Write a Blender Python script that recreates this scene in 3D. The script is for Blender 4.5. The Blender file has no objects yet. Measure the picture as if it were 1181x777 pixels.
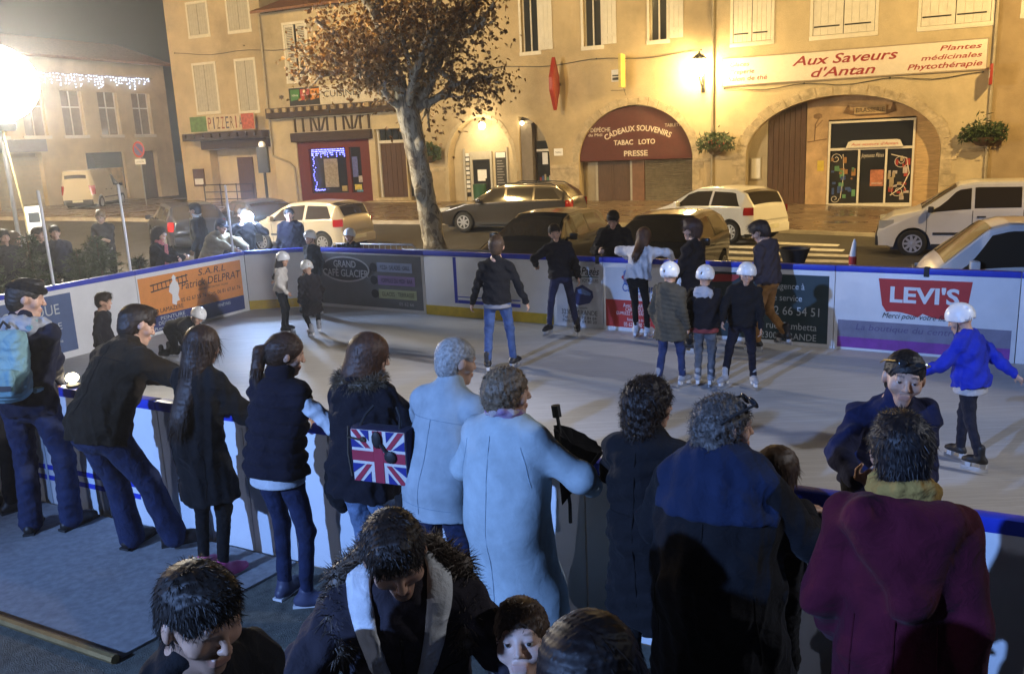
import bpy, bmesh, math, random
import numpy as np
from mathutils import Vector, Matrix
from mathutils.geometry import tessellate_polygon
rng = np.random.default_rng(7)
random.seed(7)
C = bpy.context.scene.collection
RAD = math.radians

# ------------------------------------------------------------------ camera numbers measured from the photograph
F_PX, PITCH, ROLL, CAM_H = 1000.0, RAD(12.64), RAD(-2.55), 2.75
FW = np.array([0, math.cos(PITCH), -math.sin(PITCH)])
_U0 = np.array([0, math.sin(PITCH), math.cos(PITCH)]); _R0 = np.array([1.0, 0, 0])
RT = math.cos(ROLL)*_R0 + math.sin(ROLL)*_U0
UP = -math.sin(ROLL)*_R0 + math.cos(ROLL)*_U0
TH = RAD(28)
def uv(u, n): return np.array([u*math.cos(TH)+n*math.sin(TH), -u*math.sin(TH)+n*math.cos(TH)])

# ------------------------------------------------------------------ materials
_M = {}
def _new(name):
    m = bpy.data.materials.new(name); m.use_nodes = True
    nt = m.node_tree; b = nt.nodes['Principled BSDF']
    return m, nt, b
def mat(name, col, rough=0.7, metal=0.0, var=0.12, scale=6.0, bump=0.0, bscale=60.0, spec=0.4, coat=0.0, sheen=0.0, dirt=0.0, aniso=None):
    key = name
    if key in _M: return _M[key]
    m, nt, b = _new(name); N = nt.nodes; L = nt.links
    tc = N.new('ShaderNodeTexCoord')
    no = N.new('ShaderNodeTexNoise'); no.inputs['Scale'].default_value = scale; no.inputs['Detail'].default_value = 6; no.inputs['Roughness'].default_value = .6
    src = tc.outputs['Object']
    if aniso:
        mp = N.new('ShaderNodeMapping'); mp.inputs['Scale'].default_value = aniso; L.new(src, mp.inputs[0]); src = mp.outputs[0]
    L.new(src, no.inputs['Vector'])
    rp = N.new('ShaderNodeMapRange'); rp.inputs[1].default_value = .3; rp.inputs[2].default_value = .7
    rp.inputs[3].default_value = 1-var; rp.inputs[4].default_value = 1+var
    L.new(no.outputs['Fac'], rp.inputs[0])
    mx = N.new('ShaderNodeVectorMath'); mx.operation = 'SCALE'
    mx.inputs[0].default_value = col[:3]; L.new(rp.outputs[0], mx.inputs['Scale'])
    out = mx.outputs[0]
    if dirt:
        n2 = N.new('ShaderNodeTexNoise'); n2.inputs['Scale'].default_value = scale*.23; n2.inputs['Detail'].default_value = 9; n2.inputs['Roughness'].default_value = .7
        L.new(src, n2.inputs['Vector'])
        r2 = N.new('ShaderNodeMapRange'); r2.inputs[1].default_value = .48; r2.inputs[2].default_value = .72; r2.inputs[3].default_value = 0; r2.inputs[4].default_value = dirt
        L.new(n2.outputs['Fac'], r2.inputs[0])
        mm = N.new('ShaderNodeMix'); mm.data_type = 'RGBA'; L.new(r2.outputs[0], mm.inputs[0]); L.new(out, mm.inputs[6])
        mm.inputs[7].default_value = (col[0]*.35, col[1]*.33, col[2]*.3, 1); out = mm.outputs[2]
    L.new(out, b.inputs['Base Color'])
    b.inputs['Roughness'].default_value = rough; b.inputs['Metallic'].default_value = metal
    b.inputs['Specular IOR Level'].default_value = spec
    if coat: b.inputs['Coat Weight'].default_value = coat; b.inputs['Coat Roughness'].default_value = .08
    if sheen: b.inputs['Sheen Weight'].default_value = sheen; b.inputs['Sheen Roughness'].default_value = .5
    if bump:
        bn = N.new('ShaderNodeTexNoise'); bn.inputs['Scale'].default_value = bscale; bn.inputs['Detail'].default_value = 5
        L.new(src, bn.inputs['Vector'])
        bp = N.new('ShaderNodeBump'); bp.inputs['Strength'].default_value = bump; bp.inputs['Distance'].default_value = .02
        L.new(bn.outputs['Fac'], bp.inputs['Height']); L.new(bp.outputs[0], b.inputs['Normal'])
    _M[key] = m
    return m
def emit(name, col, s):
    if name in _M: return _M[name]
    m, nt, b = _new(name)
    b.inputs['Base Color'].default_value = (.8, .8, .8, 1)
    b.inputs['Emission Color'].default_value = (*col, 1); b.inputs['Emission Strength'].default_value = s
    _M[name] = m; return m
def glass(name, tint=(.03, .035, .04), rough=.06):
    if name in _M: return _M[name]
    m, nt, b = _new(name)
    b.inputs['Base Color'].default_value = (*tint, 1); b.inputs['Roughness'].default_value = rough
    b.inputs['Specular IOR Level'].default_value = .6
    _M[name] = m; return m
def fabric(col, weave=900.0, rough=.92, var=.16, sheen=.03, bump=.3):
    key = 'fabric_%.3f_%.3f_%.3f_%g' % (*col, weave)
    if key in _M: return _M[key]
    m = mat(key, col, rough, var=var, scale=9, sheen=sheen, spec=.15)
    nt = m.node_tree; N = nt.nodes; L = nt.links; b = N['Principled BSDF']
    tc = N.new('ShaderNodeTexCoord')
    n1 = N.new('ShaderNodeTexNoise'); n1.inputs['Scale'].default_value = 14; n1.inputs['Detail'].default_value = 3; n1.inputs['Distortion'].default_value = .8
    n2 = N.new('ShaderNodeTexNoise'); n2.inputs['Scale'].default_value = weave*.35; n2.inputs['Detail'].default_value = 2
    for n in (n1, n2): L.new(tc.outputs['Object'], n.inputs['Vector'])
    b1 = N.new('ShaderNodeBump'); b1.inputs['Strength'].default_value = bump*1.4; b1.inputs['Distance'].default_value = .03
    b2 = N.new('ShaderNodeBump'); b2.inputs['Strength'].default_value = bump; b2.inputs['Distance'].default_value = .004
    L.new(n1.outputs['Fac'], b1.inputs['Height']); L.new(n2.outputs['Fac'], b2.inputs['Height'])
    L.new(b1.outputs[0], b2.inputs['Normal']); L.new(b2.outputs[0], b.inputs['Normal'])
    return m
def skin_mat(tone):
    key = 'skin_%.2f_%.2f' % (tone[0], tone[1])
    if key in _M: return _M[key]
    m, nt, b = _new(key); N = nt.nodes; L = nt.links
    at = N.new('ShaderNodeAttribute'); at.attribute_name = 'paint'
    tc = N.new('ShaderNodeTexCoord'); no = N.new('ShaderNodeTexNoise'); no.inputs['Scale'].default_value = 40
    L.new(tc.outputs['Object'], no.inputs['Vector'])
    rp = N.new('ShaderNodeMapRange'); rp.inputs[3].default_value = .85; rp.inputs[4].default_value = 1.15; L.new(no.outputs['Fac'], rp.inputs[0])
    v = N.new('ShaderNodeVectorMath'); v.operation = 'SCALE'; L.new(at.outputs['Color'], v.inputs[0]); L.new(rp.outputs[0], v.inputs['Scale'])
    L.new(v.outputs[0], b.inputs['Base Color']); b.inputs['Roughness'].default_value = .5
    b.inputs['Subsurface Weight'].default_value = .08; b.inputs['Subsurface Radius'].default_value = (.01, .004, .002)
    bn = N.new('ShaderNodeTexNoise'); bn.inputs['Scale'].default_value = 500; L.new(tc.outputs['Object'], bn.inputs['Vector'])
    bp = N.new('ShaderNodeBump'); bp.inputs['Strength'].default_value = .15; bp.inputs['Distance'].default_value = .002
    L.new(bn.outputs['Fac'], bp.inputs['Height']); L.new(bp.outputs[0], b.inputs['Normal'])
    _M[key] = m; return m

# ------------------------------------------------------------------ objects
def tag(o, label=None, cat=None, group=None, kind=None):
    if label: o['label'] = label
    if cat: o['category'] = cat
    if group: o['group'] = group
    if kind: o['kind'] = kind
    return o
def link_mesh(name, verts, faces, material=None, parent=None, smooth=False, matidx=None):
    me = bpy.data.meshes.new(name)
    verts = np.asarray(verts, dtype=np.float32).reshape(-1, 3)
    if isinstance(faces, np.ndarray):
        nf, k = faces.shape
        me.vertices.add(len(verts)); me.vertices.foreach_set('co', verts.ravel())
        me.loops.add(nf*k); me.loops.foreach_set('vertex_index', faces.astype(np.int32).ravel())
        me.polygons.add(nf); me.polygons.foreach_set('loop_start', np.arange(0, nf*k, k, dtype=np.int32))
        me.update(calc_edges=True)
    else:
        me.from_pydata([tuple(map(float, v)) for v in verts], [], [tuple(map(int, f)) for f in faces]); me.update()
    if smooth: me.polygons.foreach_set('use_smooth', [True]*len(me.polygons))
    ms = material if isinstance(material, (list, tuple)) else [material]
    for m in ms:
        if m: me.materials.append(m)
    if matidx is not None: me.polygons.foreach_set('material_index', np.asarray(matidx, dtype=np.int32))
    o = bpy.data.objects.new(name, me); C.objects.link(o)
    if parent: o.parent = parent
    return o
def empty(name, loc=(0, 0, 0), ang=0.0, label=None, cat=None, group=None, kind=None):
    o = bpy.data.objects.new(name, None); C.objects.link(o); o.empty_display_size = .2
    o.location = loc; o.rotation_euler = (0, 0, ang)
    return tag(o, label, cat, group, kind)
class MB:
    def __init__(s): s.v = []; s.f = []; s.m = []
    def add(s, vs, fs, mi=0):
        b = len(s.v); s.v.extend([tuple(map(float, v)) for v in vs]); s.f.extend([tuple(b+i for i in f) for f in fs]); s.m.extend([mi]*len(fs)); return s
    def box(s, x0, x1, y0, y1, z0, z1, mi=0, bev=0.0):
        if bev <= 0:
            vs = [(x, y, z) for z in (z0, z1) for y in (y0, y1) for x in (x0, x1)]
            return s.add(vs, [(0, 2, 3, 1), (4, 5, 7, 6), (0, 1, 5, 4), (1, 3, 7, 5), (3, 2, 6, 7), (2, 0, 4, 6)], mi)
        bm = bmesh.new(); bmesh.ops.create_cube(bm, size=1)
        for v in bm.verts: v.co = Vector(((x0+x1)/2+v.co.x*(x1-x0), (y0+y1)/2+v.co.y*(y1-y0), (z0+z1)/2+v.co.z*(z1-z0)))
        bmesh.ops.bevel(bm, geom=list(bm.edges), offset=bev, segments=2, affect='EDGES', profile=.6)
        return s.bm(bm, mi)
    def bm(s, bm, mi=0):
        bm.verts.index_update(); vs = [v.co[:] for v in bm.verts]; fs = [[v.index for v in f.verts] for f in bm.faces]; bm.free(); return s.add(vs, fs, mi)
    def tube(s, pts, r, seg=8, mi=0, caps=True):
        pts = [Vector(p) for p in pts]; rs = r if isinstance(r, (list, tuple)) else [r]*len(pts)
        rings = []; n = len(pts); prev = None
        for i, p in enumerate(pts):
            t = (pts[min(i+1, n-1)]-pts[max(i-1, 0)]).normalized()
            a = prev if prev is not None else Vector((0, 0, 1)) if abs(t.z) < .9 else Vector((1, 0, 0))
            x = (a - t*a.dot(t)).normalized(); y = t.cross(x); prev = x
            rings.append([p+(x*math.cos(2*math.pi*k/seg)+y*math.sin(2*math.pi*k/seg))*rs[i] for k in range(seg)])
        vs = [v for ring in rings for v in ring]; fs = []
        for i in range(n-1):
            for k in range(seg):
                k2 = (k+1) % seg; fs.append((i*seg+k, i*seg+k2, (i+1)*seg+k2, (i+1)*seg+k))
        if caps: fs.append(tuple(range(seg))[::-1]); fs.append(tuple((n-1)*seg+k for k in range(seg)))
        return s.add(vs, fs, mi)
    def lathe(s, prof, c=(0, 0, 0), axis='z', seg=20, mi=0):
        vs = []; fs = []
        for (r, h) in prof:
            for k in range(seg):
                a = 2*math.pi*k/seg; p = (r*math.cos(a), r*math.sin(a), h)
                if axis == 'y': p = (p[0], p[2], p[1])
                if axis == 'x': p = (p[2], p[0], p[1])
                vs.append((c[0]+p[0], c[1]+p[1], c[2]+p[2]))
        for i in range(len(prof)-1):
            for k in range(seg):
                k2 = (k+1) % seg; fs.append((i*seg+k, i*seg+k2, (i+1)*seg+k2, (i+1)*seg+k))
        fs.append(tuple(range(seg))[::-1]); fs.append(tuple((len(prof)-1)*seg+k for k in range(seg)))
        return s.add(vs, fs, mi)
    def prism(s, poly, y0, y1, holes=(), mi=0):
        """polygon in x,z pushed from y0 (front) to y1 (back); holes go right through"""
        loops = [list(poly)]+[list(h) for h in holes]
        tri = tessellate_polygon([[Vector((p[0], p[1], 0)) for p in l] for l in loops])
        flat = [p for l in loops for p in l]; n = len(flat)
        fs = [tuple(t) for t in tri]+[tuple(i+n for i in t[::-1]) for t in tri]
        b = 0
        for l in loops:
            k = len(l)
            for i in range(k): fs.append((b+i, b+(i+1) % k, n+b+(i+1) % k, n+b+i))
            b += k
        return s.add([(p[0], y0, p[1]) for p in flat]+[(p[0], y1, p[1]) for p in flat], fs, mi)
    def sphere(s, c, r, seg=14, mi=0, sc=(1, 1, 1)):
        n = seg//2; prof = [(max(1e-4, r*math.sin(math.pi*i/n)), -r*math.cos(math.pi*i/n)) for i in range(n+1)]
        b = len(s.v); s.lathe(prof, (0, 0, 0), 'z', seg, mi)
        for i in range(b, len(s.v)): v = s.v[i]; s.v[i] = (c[0]+v[0]*sc[0], c[1]+v[1]*sc[1], c[2]+v[2]*sc[2])
        return s
    def build(s, name, material, parent=None, smooth=False, fix=True):
        o = link_mesh(name, s.v, s.f, material, parent, False, s.m if len(set(s.m)) > 1 else None)
        if fix:
            bm = bmesh.new(); bm.from_mesh(o.data); bmesh.ops.recalc_face_normals(bm, faces=bm.faces); bm.to_mesh(o.data); bm.free()
        if smooth:
            o.data.polygons.foreach_set('use_smooth', [True]*len(o.data.polygons))
            o.data.set_sharp_from_angle(angle=RAD(40))
        return o
def rect(x0, x1, z0, z1): return [(x0, z0), (x1, z0), (x1, z1), (x0, z1)]
def arch_pts(c, half, zs, rise, n=24, z0=0.0):
    pts = [(c-half, z0), (c+half, z0)]
    for i in range(n+1):
        a = math.pi*i/n; pts.append((c+half*math.cos(a), zs+rise*math.sin(a)))
    return pts
_FC = {}
def text(name, body, x, z, y, material, parent, height=None, width=None, align='CENTER', shear=0.0, extr=.003, arc=None, bold=0.0):
    """lettering standing in the x,z plane, reading from -y"""
    cu = bpy.data.curves.new('lettering', 'FONT'); cu.body = body; cu.align_x = align; cu.size = 1; cu.shear = shear; cu.offset = bold; cu.resolution_u = 3
    ob = bpy.data.objects.new('lettering', cu); C.objects.link(ob)
    me = bpy.data.meshes.new_from_object(ob); bpy.data.objects.remove(ob); bpy.data.curves.remove(cu)
    n = len(me.vertices); co = np.zeros(n*3, dtype=np.float32); me.vertices.foreach_get('co', co); co = co.reshape(-1, 3)
    w = np.ptp(co[:, 0]) if n else 1
    sz = height/.72 if height else 1
    sx = width/w if width else sz
    if not height: sz = sx
    X = co[:, 0]*sx; Z = co[:, 1]*sz
    if arc:
        r = arc; a = X/r; X = (r+Z)*np.sin(a); Z = (r+Z)*np.cos(a)-r
    out = np.stack([X+x, np.full(n, y-extr), Z+z], 1).astype(np.float32)
    me.vertices.foreach_set('co', out.ravel()); me.update(); me.materials.clear(); me.materials.append(material)
    o = bpy.data.objects.new(name, me); C.objects.link(o); o.parent = parent
    return o

# ------------------------------------------------------------------ implicit surfaces -> one smooth mesh
def unit(v): v = np.asarray(v, float); return v/(np.linalg.norm(v)+1e-9)
class Field:
    def __init__(s): s.p = []
    def cone(s, a, b, ra, rb, k=.03, flat=None, op='u'):
        a = np.asarray(a, float); b = np.asarray(b, float); m = max(ra, rb)
        s.p.append(('c', a, b, ra, rb, k, flat, op, np.minimum(a, b)-m, np.maximum(a, b)+m)); return s
    def ell(s, c, r, R=None, k=.03, op='u'):
        c = np.asarray(c, float); r = np.asarray(r, float); m = r.max() if R is not None else r
        s.p.append(('e', c, r, R, None, k, None, op, c-m, c+m)); return s
    def box(s, c, h, R=None, rd=.01, k=.02, op='u'):
        c = np.asarray(c, float); h = np.asarray(h, float); m = np.linalg.norm(h) if R is not None else h
        s.p.append(('b', c, h, R, rd, k, None, op, c-m, c+m)); return s
    def cut(s, p, n, k=.01):
        s.p.append(('h', np.asarray(p, float), unit(n), None, None, k, None, 'x', None, None)); return s
    def mesh(s, res, noise=None):
        lo = np.min([q[8] for q in s.p if q[7] == 'u'], 0)-3*res-.02; hi = np.max([q[9] for q in s.p if q[7] == 'u'], 0)+3*res+.02
        n = np.ceil((hi-lo)/res).astype(int)+1
        D = np.full(n, .2, dtype=np.float32)
        ax = [(lo[i]+np.arange(n[i])*res).astype(np.float32) for i in range(3)]
        for q in s.p:
            t, A, B, ra, rb, k, flat, op, l, h = q
            if t == 'h':
                X = (ax[0]-A[0])[:, None, None]*B[0]+(ax[1]-A[1])[None, :, None]*B[1]+(ax[2]-A[2])[None, None, :]*B[2]
                D[:] = np.maximum(D, X); continue
            mg = k+2*res+.015
            i0 = np.clip(np.floor((l-mg-lo)/res).astype(int), 0, n); i1 = np.clip(np.ceil((h+mg-lo)/res).astype(int)+1, 0, n)
            if (i1 <= i0).any(): continue
            sl = tuple(slice(i0[i], i1[i]) for i in range(3))
            x = ax[0][sl[0]][:, None, None]-A[0]; y = ax[1][sl[1]][None, :, None]-A[1]; z = ax[2][sl[2]][None, None, :]-A[2]
            if t == 'c':
                ba = B-A
                if flat is not None:
                    nn, sc = flat; g = 1/sc-1
                    dt = x*nn[0]+y*nn[1]+z*nn[2]; x = x+dt*(nn[0]*g); y = y+dt*(nn[1]*g); z = z+dt*(nn[2]*g)
                    ba = ba+nn*(ba@nn)*g
                L2 = float(ba@ba)+1e-9
                tt = np.clip((x*ba[0]+y*ba[1]+z*ba[2])/L2, 0, 1)
                d = np.sqrt((x-tt*ba[0])**2+(y-tt*ba[1])**2+(z-tt*ba[2])**2)-(ra+(rb-ra)*tt)
                if flat is not None: d = d*(.4+.6*flat[1])
            else:
                if ra is not None:
                    R = ra; x, y, z = (x*R[0, 0]+y*R[1, 0]+z*R[2, 0], x*R[0, 1]+y*R[1, 1]+z*R[2, 1], x*R[0, 2]+y*R[1, 2]+z*R[2, 2])
                if t == 'e':
                    k0 = np.sqrt((x/B[0])**2+(y/B[1])**2+(z/B[2])**2); k1 = np.sqrt((x/B[0]**2)**2+(y/B[1]**2)**2+(z/B[2]**2)**2)+1e-6
                    d = k0*(k0-1)/k1; d = np.where(k0 < .2, -B.min()*.8, d)
                else:
                    qx = np.abs(x)-B[0]+rb; qy = np.abs(y)-B[1]+rb; qz = np.abs(z)-B[2]+rb
                    d = np.sqrt(np.maximum(qx, 0)**2+np.maximum(qy, 0)**2+np.maximum(qz, 0)**2)+np.minimum(np.maximum(qx, np.maximum(qy, qz)), 0)-rb
            a = D[sl]
            if op == 'u':
                hh = np.maximum(k-np.abs(a-d), 0)/k; D[sl] = np.minimum(a, d)-hh*hh*k*.25
            else:
                d = -d; hh = np.maximum(k-np.abs(a-d), 0)/k; D[sl] = np.maximum(a, d)+hh*hh*k*.25
        if noise is not None:
            near = np.abs(D) < .04; idx = np.nonzero(near)
            P = np.stack([ax[i][idx[i]] for i in range(3)], 1); D[near] += noise(P).astype(np.float32)
        D[0] = D[-1] = .1; D[:, 0] = D[:, -1] = .1; D[:, :, 0] = D[:, :, -1] = .1
        return nets(D, lo, res)
def nets(D, lo, res):
    S = D < 0; n = np.array(D.shape)
    cnt = np.zeros(n-1, dtype=np.int8)
    for i in (0, 1):
        for j in (0, 1):
            for k in (0, 1): cnt += S[i:n[0]-1+i, j:n[1]-1+j, k:n[2]-1+k]
    act = (cnt > 0) & (cnt < 8); I = np.argwhere(act)
    if len(I) == 0: return np.zeros((0, 3)), np.zeros((0, 4), int)
    ids = np.full(n-1, -1, dtype=np.int64); ids[act] = np.arange(len(I))
    corners = [(i, j, k) for i in (0, 1) for j in (0, 1) for k in (0, 1)]
    val = np.stack([D[I[:, 0]+c[0], I[:, 1]+c[1], I[:, 2]+c[2]] for c in corners], 1)
    acc = np.zeros((len(I), 3)); wt = np.zeros(len(I))
    for a in range(8):
        for b in range(a+1, 8):
            ca, cb = np.array(corners[a]), np.array(corners[b])
            if np.abs(ca-cb).sum() != 1: continue
            va, vb = val[:, a], val[:, b]; m = (va < 0) != (vb < 0)
            t = np.where(m, va/(va-vb+1e-12), 0)
            p = ca[None]+(cb-ca)[None]*t[:, None]; acc[m] += p[m]; wt[m] += 1
    V = lo+(I+acc/wt[:, None])*res
    Fs = []
    for axis in range(3):
        sl0 = [slice(None)]*3; sl1 = [slice(None)]*3; sl0[axis] = slice(0, -1); sl1[axis] = slice(1, None)
        a, b = S[tuple(sl0)], S[tuple(sl1)]
        E = np.argwhere(a != b)
        o1, o2 = [(1, 2), (2, 0), (0, 1)][axis]
        E = E[(E[:, o1] > 0) & (E[:, o2] > 0) & (E[:, o1] < n[o1]-1) & (E[:, o2] < n[o2]-1)]
        if not len(E): continue
        q = []
        for d1, d2 in ((-1, -1), (0, -1), (0, 0), (-1, 0)):
            G = E.copy(); G[:, o1] += d1; G[:, o2] += d2; q.append(ids[G[:, 0], G[:, 1], G[:, 2]])
        q = np.stack(q, 1); fl = ~a[E[:, 0], E[:, 1], E[:, 2]]; q[fl] = q[fl][:, ::-1]; Fs.append(q)
    Fq = np.concatenate(Fs); Fq = Fq[(Fq >= 0).all(1)]
    return V, Fq
def vnormals(V, Fq):
    nrm = np.zeros_like(V); fn = np.cross(V[Fq[:, 2]]-V[Fq[:, 0]], V[Fq[:, 3]]-V[Fq[:, 1]])
    for i in range(4): np.add.at(nrm, Fq[:, i], fn)
    return nrm/(np.linalg.norm(nrm, axis=1, keepdims=True)+1e-9)
def wrinkle(amp, freq, seed):
    """cloth folds: warped ridges that run across the form, plus finer creases"""
    r = np.random.default_rng(seed); ks = r.normal(size=(9, 3))*freq; ph = r.uniform(0, 6.28, 9); ks[:3, 2] *= .35; ks[3:6, 2] *= 1.6
    def f(P):
        o = np.zeros(len(P)); w = [np.sin(P@ks[i]*.45+ph[i]) for i in range(3)]
        for i in range(6):
            s_ = np.sin(P@ks[i]*.8+ph[i]+1.6*w[i % 3]); o += (1-np.abs(s_))**2.2*(.5+.5*w[(i+1) % 3])/3
        for i in range(6, 9): o += .22*np.sin(P@ks[i]*2.3+ph[i]+2*w[i-6])
        return amp*1.9*(.35-o)
    return f
def sdf_obj(name, f, res, material, parent=None, noise=None):
    V, Q = f.mesh(res, noise)
    return link_mesh(name, V, Q, material, parent, True)
# ------------------------------------------------------------------ people
def Rz(a): c, s = math.cos(a), math.sin(a); return np.array([[c, -s, 0], [s, c, 0], [0, 0, 1.]])
def Rx(a): c, s = math.cos(a), math.sin(a); return np.array([[1., 0, 0], [0, c, -s], [0, s, c]])
def Ry(a): c, s = math.cos(a), math.sin(a); return np.array([[c, 0, s], [0, 1., 0], [-s, 0, c]])
def ik(a, t, l1, l2, hint):
    a = np.asarray(a, float); t = np.asarray(t, float); d = t-a; L = np.linalg.norm(d); mx = (l1+l2)*.995
    if L > mx: t = a+d*(mx/L); d = t-a; L = mx
    u = d/L; x = (l1*l1-l2*l2+L*L)/(2*L); h = math.sqrt(max(l1*l1-x*x, 0))
    hint = np.asarray(hint, float); p = hint-u*(hint@u); p = unit(p)
    return a+u*x+p*h, t
TONE = (.52, .31, .21)
def strands(V, Nn, idx, length, width, dirf, seg=3, curl=0.0, droop=0.0, r=None):
    """thin tapering locks that grow from points V[idx]; dirf(P,N)->directions"""
    r = r or rng; n = len(idx); P = V[idx]; N0 = Nn[idx]; D = dirf(P, N0); D /= np.linalg.norm(D, axis=1, keepdims=True)+1e-9
    L = length*r.uniform(.55, 1.25, n)[:, None]; W = width*r.uniform(.6, 1.3, n)[:, None]
    side = np.cross(D, N0+r.normal(size=(n, 3))*.4); side /= np.linalg.norm(side, axis=1, keepdims=True)+1e-9
    rows = []; ph = r.uniform(0, 6.28, n)[:, None]; up2 = np.cross(side, D)
    for i in range(seg+1):
        t = i/seg; c = P-N0*.004+D*L*t
        c = c+np.array([0, 0, -1.])*droop*L*t*t
        if curl: c = c+(side*np.sin(ph+t*7)+up2*np.cos(ph+t*7))*curl*t**.5
        w = W*(1-.85*t**2)*.5; rows.append(np.stack([c-side*w, c+side*w], 1))
    R = np.stack(rows, 1).reshape(n, -1, 3); m = (seg+1)*2
    base = (np.arange(n)*m)[:, None, None]
    q = np.array([[2*i, 2*i+1, 2*i+3, 2*i+2] for i in range(seg)])[None]
    return R.reshape(-1, 3), (base+q).reshape(-1, 4)
def hair_mat(col):
    key = 'hair_%.3f_%.3f' % (col[0], col[2])
    if key in _M: return _M[key]
    m = mat(key, col, .55, var=.45, scale=60, spec=.35); b = m.node_tree.nodes['Principled BSDF']; b.inputs['Anisotropic'].default_value = .5
    return m
def person(label, pos, yaw, h=1.7, res=.01, female=False, bulk=1.0, lean=0, roll=0, twist=0, head=(0, 0, 0), pel=(0, 0, 0), feet=None, arms=None, hints=None, hand=None,
           top=None, bottom=None, shoes=None, hair=None, helmet=None, scarf=None, tone=TONE, eyes=False, hs=1.0, beard=0, group=None, curl=.45, name='person', knee=None, blink=False, extra=None, smile=False):
    s = h/1.72
    T = lambda *p: np.array(p, float)*s
    sk = .07 if shoes and shoes.get('kind') == 'skate' else 0
    pelv = T(0, 0, .95)+T(*pel)+np.array([0, 0, sk])
    Rt = Rz(RAD(twist))@Ry(RAD(roll))@Rx(RAD(-lean))
    def up(x, y, z): return pelv+Rt@(np.array([x, y, z-.95])*s)
    sw = (.145 if female else .162)*(.5+.5*bulk)
    b = bulk
    neck0 = up(0, -.015, 1.45); shL = up(-sw, -.005, 1.375); shR = up(sw, -.005, 1.375)
    hy, hp, hr = head
    Rh = Rt@Rz(RAD(hy))@Ry(RAD(hr))@Rx(RAD(-hp)) if not isinstance(hp, tuple) else Rt
    hsz = s*hs*1.04
    hc = neck0+Rt@(np.array([0, .015, .045])*s)+Rh@(np.array([0, .015, .105])*hsz)
    def H(x, y, z): return hc+Rh@(np.array([x, y, z])*hsz)
    hipL = pelv+Rz(RAD(twist*.3))@T(-.088, 0, -.05); hipR = pelv+Rz(RAD(twist*.3))@T(.088, 0, -.05)
    sk = .07 if shoes and shoes.get('kind') == 'skate' else 0
    feet = feet or [(-.1, 0, 8), (.1, .02, -8)]
    A = []; K = []
    for i, (hip, ft) in enumerate(((hipL, feet[0]), (hipR, feet[1]))):
        fz = ft[3] if len(ft) > 3 else 0
        an = T(ft[0], ft[1], .085+fz)+np.array([0, 0, sk])
        fd = Rz(RAD(ft[2]))@np.array([0, 1., 0])
        kn, an2 = ik(hip, an, .412*s, .412*s, fd if knee is None else knee[i]); A.append((an2, fd, an)); K.append(kn)
    arms = arms or [None, None]; hints = hints or [(-.25, -.7, -.2), (.25, -.7, -.2)]
    AR = []
    for i, (sh, sg) in enumerate(((shL, -1), (shR, 1))):
        t = arms[i]
        if t is None: t = sh+Rz(RAD(twist))@T(sg*.075, .06, -.52)
        else: t = np.array(t, float)*s if not isinstance(t, np.ndarray) else t
        el, wr = ik(sh, t, .29*s, .265*s, hints[i]); AR.append((sh, el, wr))
    J = dict(pelv=pelv, neck=neck0, hc=hc, shL=shL, shR=shR, arms=AR, knees=K, ankles=A, H=H, up=up, s=s, Rt=Rt, Rh=Rh, hsz=hsz)
    # ---- body: one surface
    f = Field(); k = .03*s
    f.ell(H(0, -.012, .03), np.array([.074, .094, .086])*hsz, Rh, k=.02*hsz)
    f.cone(H(0, .02, .0), H(0, .046, -.072), .064*hsz, .036*hsz, k=.03*hsz)
    f.ell(H(0, .066, -.094), np.array([.022, .018, .018])*hsz, Rh, k=.02*hsz)
    for e in (-1, 1):
        f.ell(H(e*.043, .052, -.02), np.array([.026, .026, .028])*hsz, Rh, k=.02*hsz)
        f.ell(H(e*.077, -.01, 0), np.array([.012, .022, .032])*hsz, Rh@Rz(RAD(e*-22)), k=.006*hsz)
    if res < .012:
        f.cone(H(-.036, .078, .03), H(.036, .078, .03), .011*hsz, .011*hsz, k=.016*hsz)
        for e in (-1, 1): f.ell(H(e*.031, .092, .010), np.array([.017, .012, .010])*hsz, Rh, k=.010*hsz, op='s')
        if eyes:
            for e in (-1, 1): f.ell(H(e*.031, .083, .0165), np.array([.017, .011, .0075])*hsz, Rh, k=.006*hsz)
        f.cone(H(0, .088, .014), H(0, .104, -.02), .008*hsz, .0115*hsz, k=.012*hsz)
        for e in (-1, 1): f.ell(H(e*.012, .094, -.024), np.array([.008, .009, .007])*hsz, Rh, k=.006*hsz)
        f.cone(H(-.018, .085, -.052), H(.018, .085, -.052), .0075*hsz, .0075*hsz, k=.008*hsz)
        f.cone(H(-.015, .083, -.064), H(.015, .083, -.064), .009*hsz, .009*hsz, k=.008*hsz)
        f.cone(H(-.021, .095, -.0575), H(.021, .095, -.0575), .003*hsz, .003*hsz, k=.004*hsz, op='s')
    else: f.cone(H(0, .088, .014), H(0, .102, -.02), .010*hsz, .013*hsz, k=.012*hsz)
    f.cone(H(0, -.02, -.05), neck0, .052*hsz, .058*s, k=.03*s)
    fy = Rt@np.array([0, 1., 0])
    f.cone(pelv, up(0, 0, 1.2), .13*s*b, .135*s*b, k=.05*s, flat=(fy, .72)); f.cone(up(0, 0, 1.2), up(0, -.01, 1.34), .14*s*b, .13*s*b, k=.05*s, flat=(fy, .72))
    f.cone(shL, shR, .05*s, .05*s, k=.05*s); f.cone(neck0, up(0, -.01, 1.36), .055*s, .09*s, k=.05*s)
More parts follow.
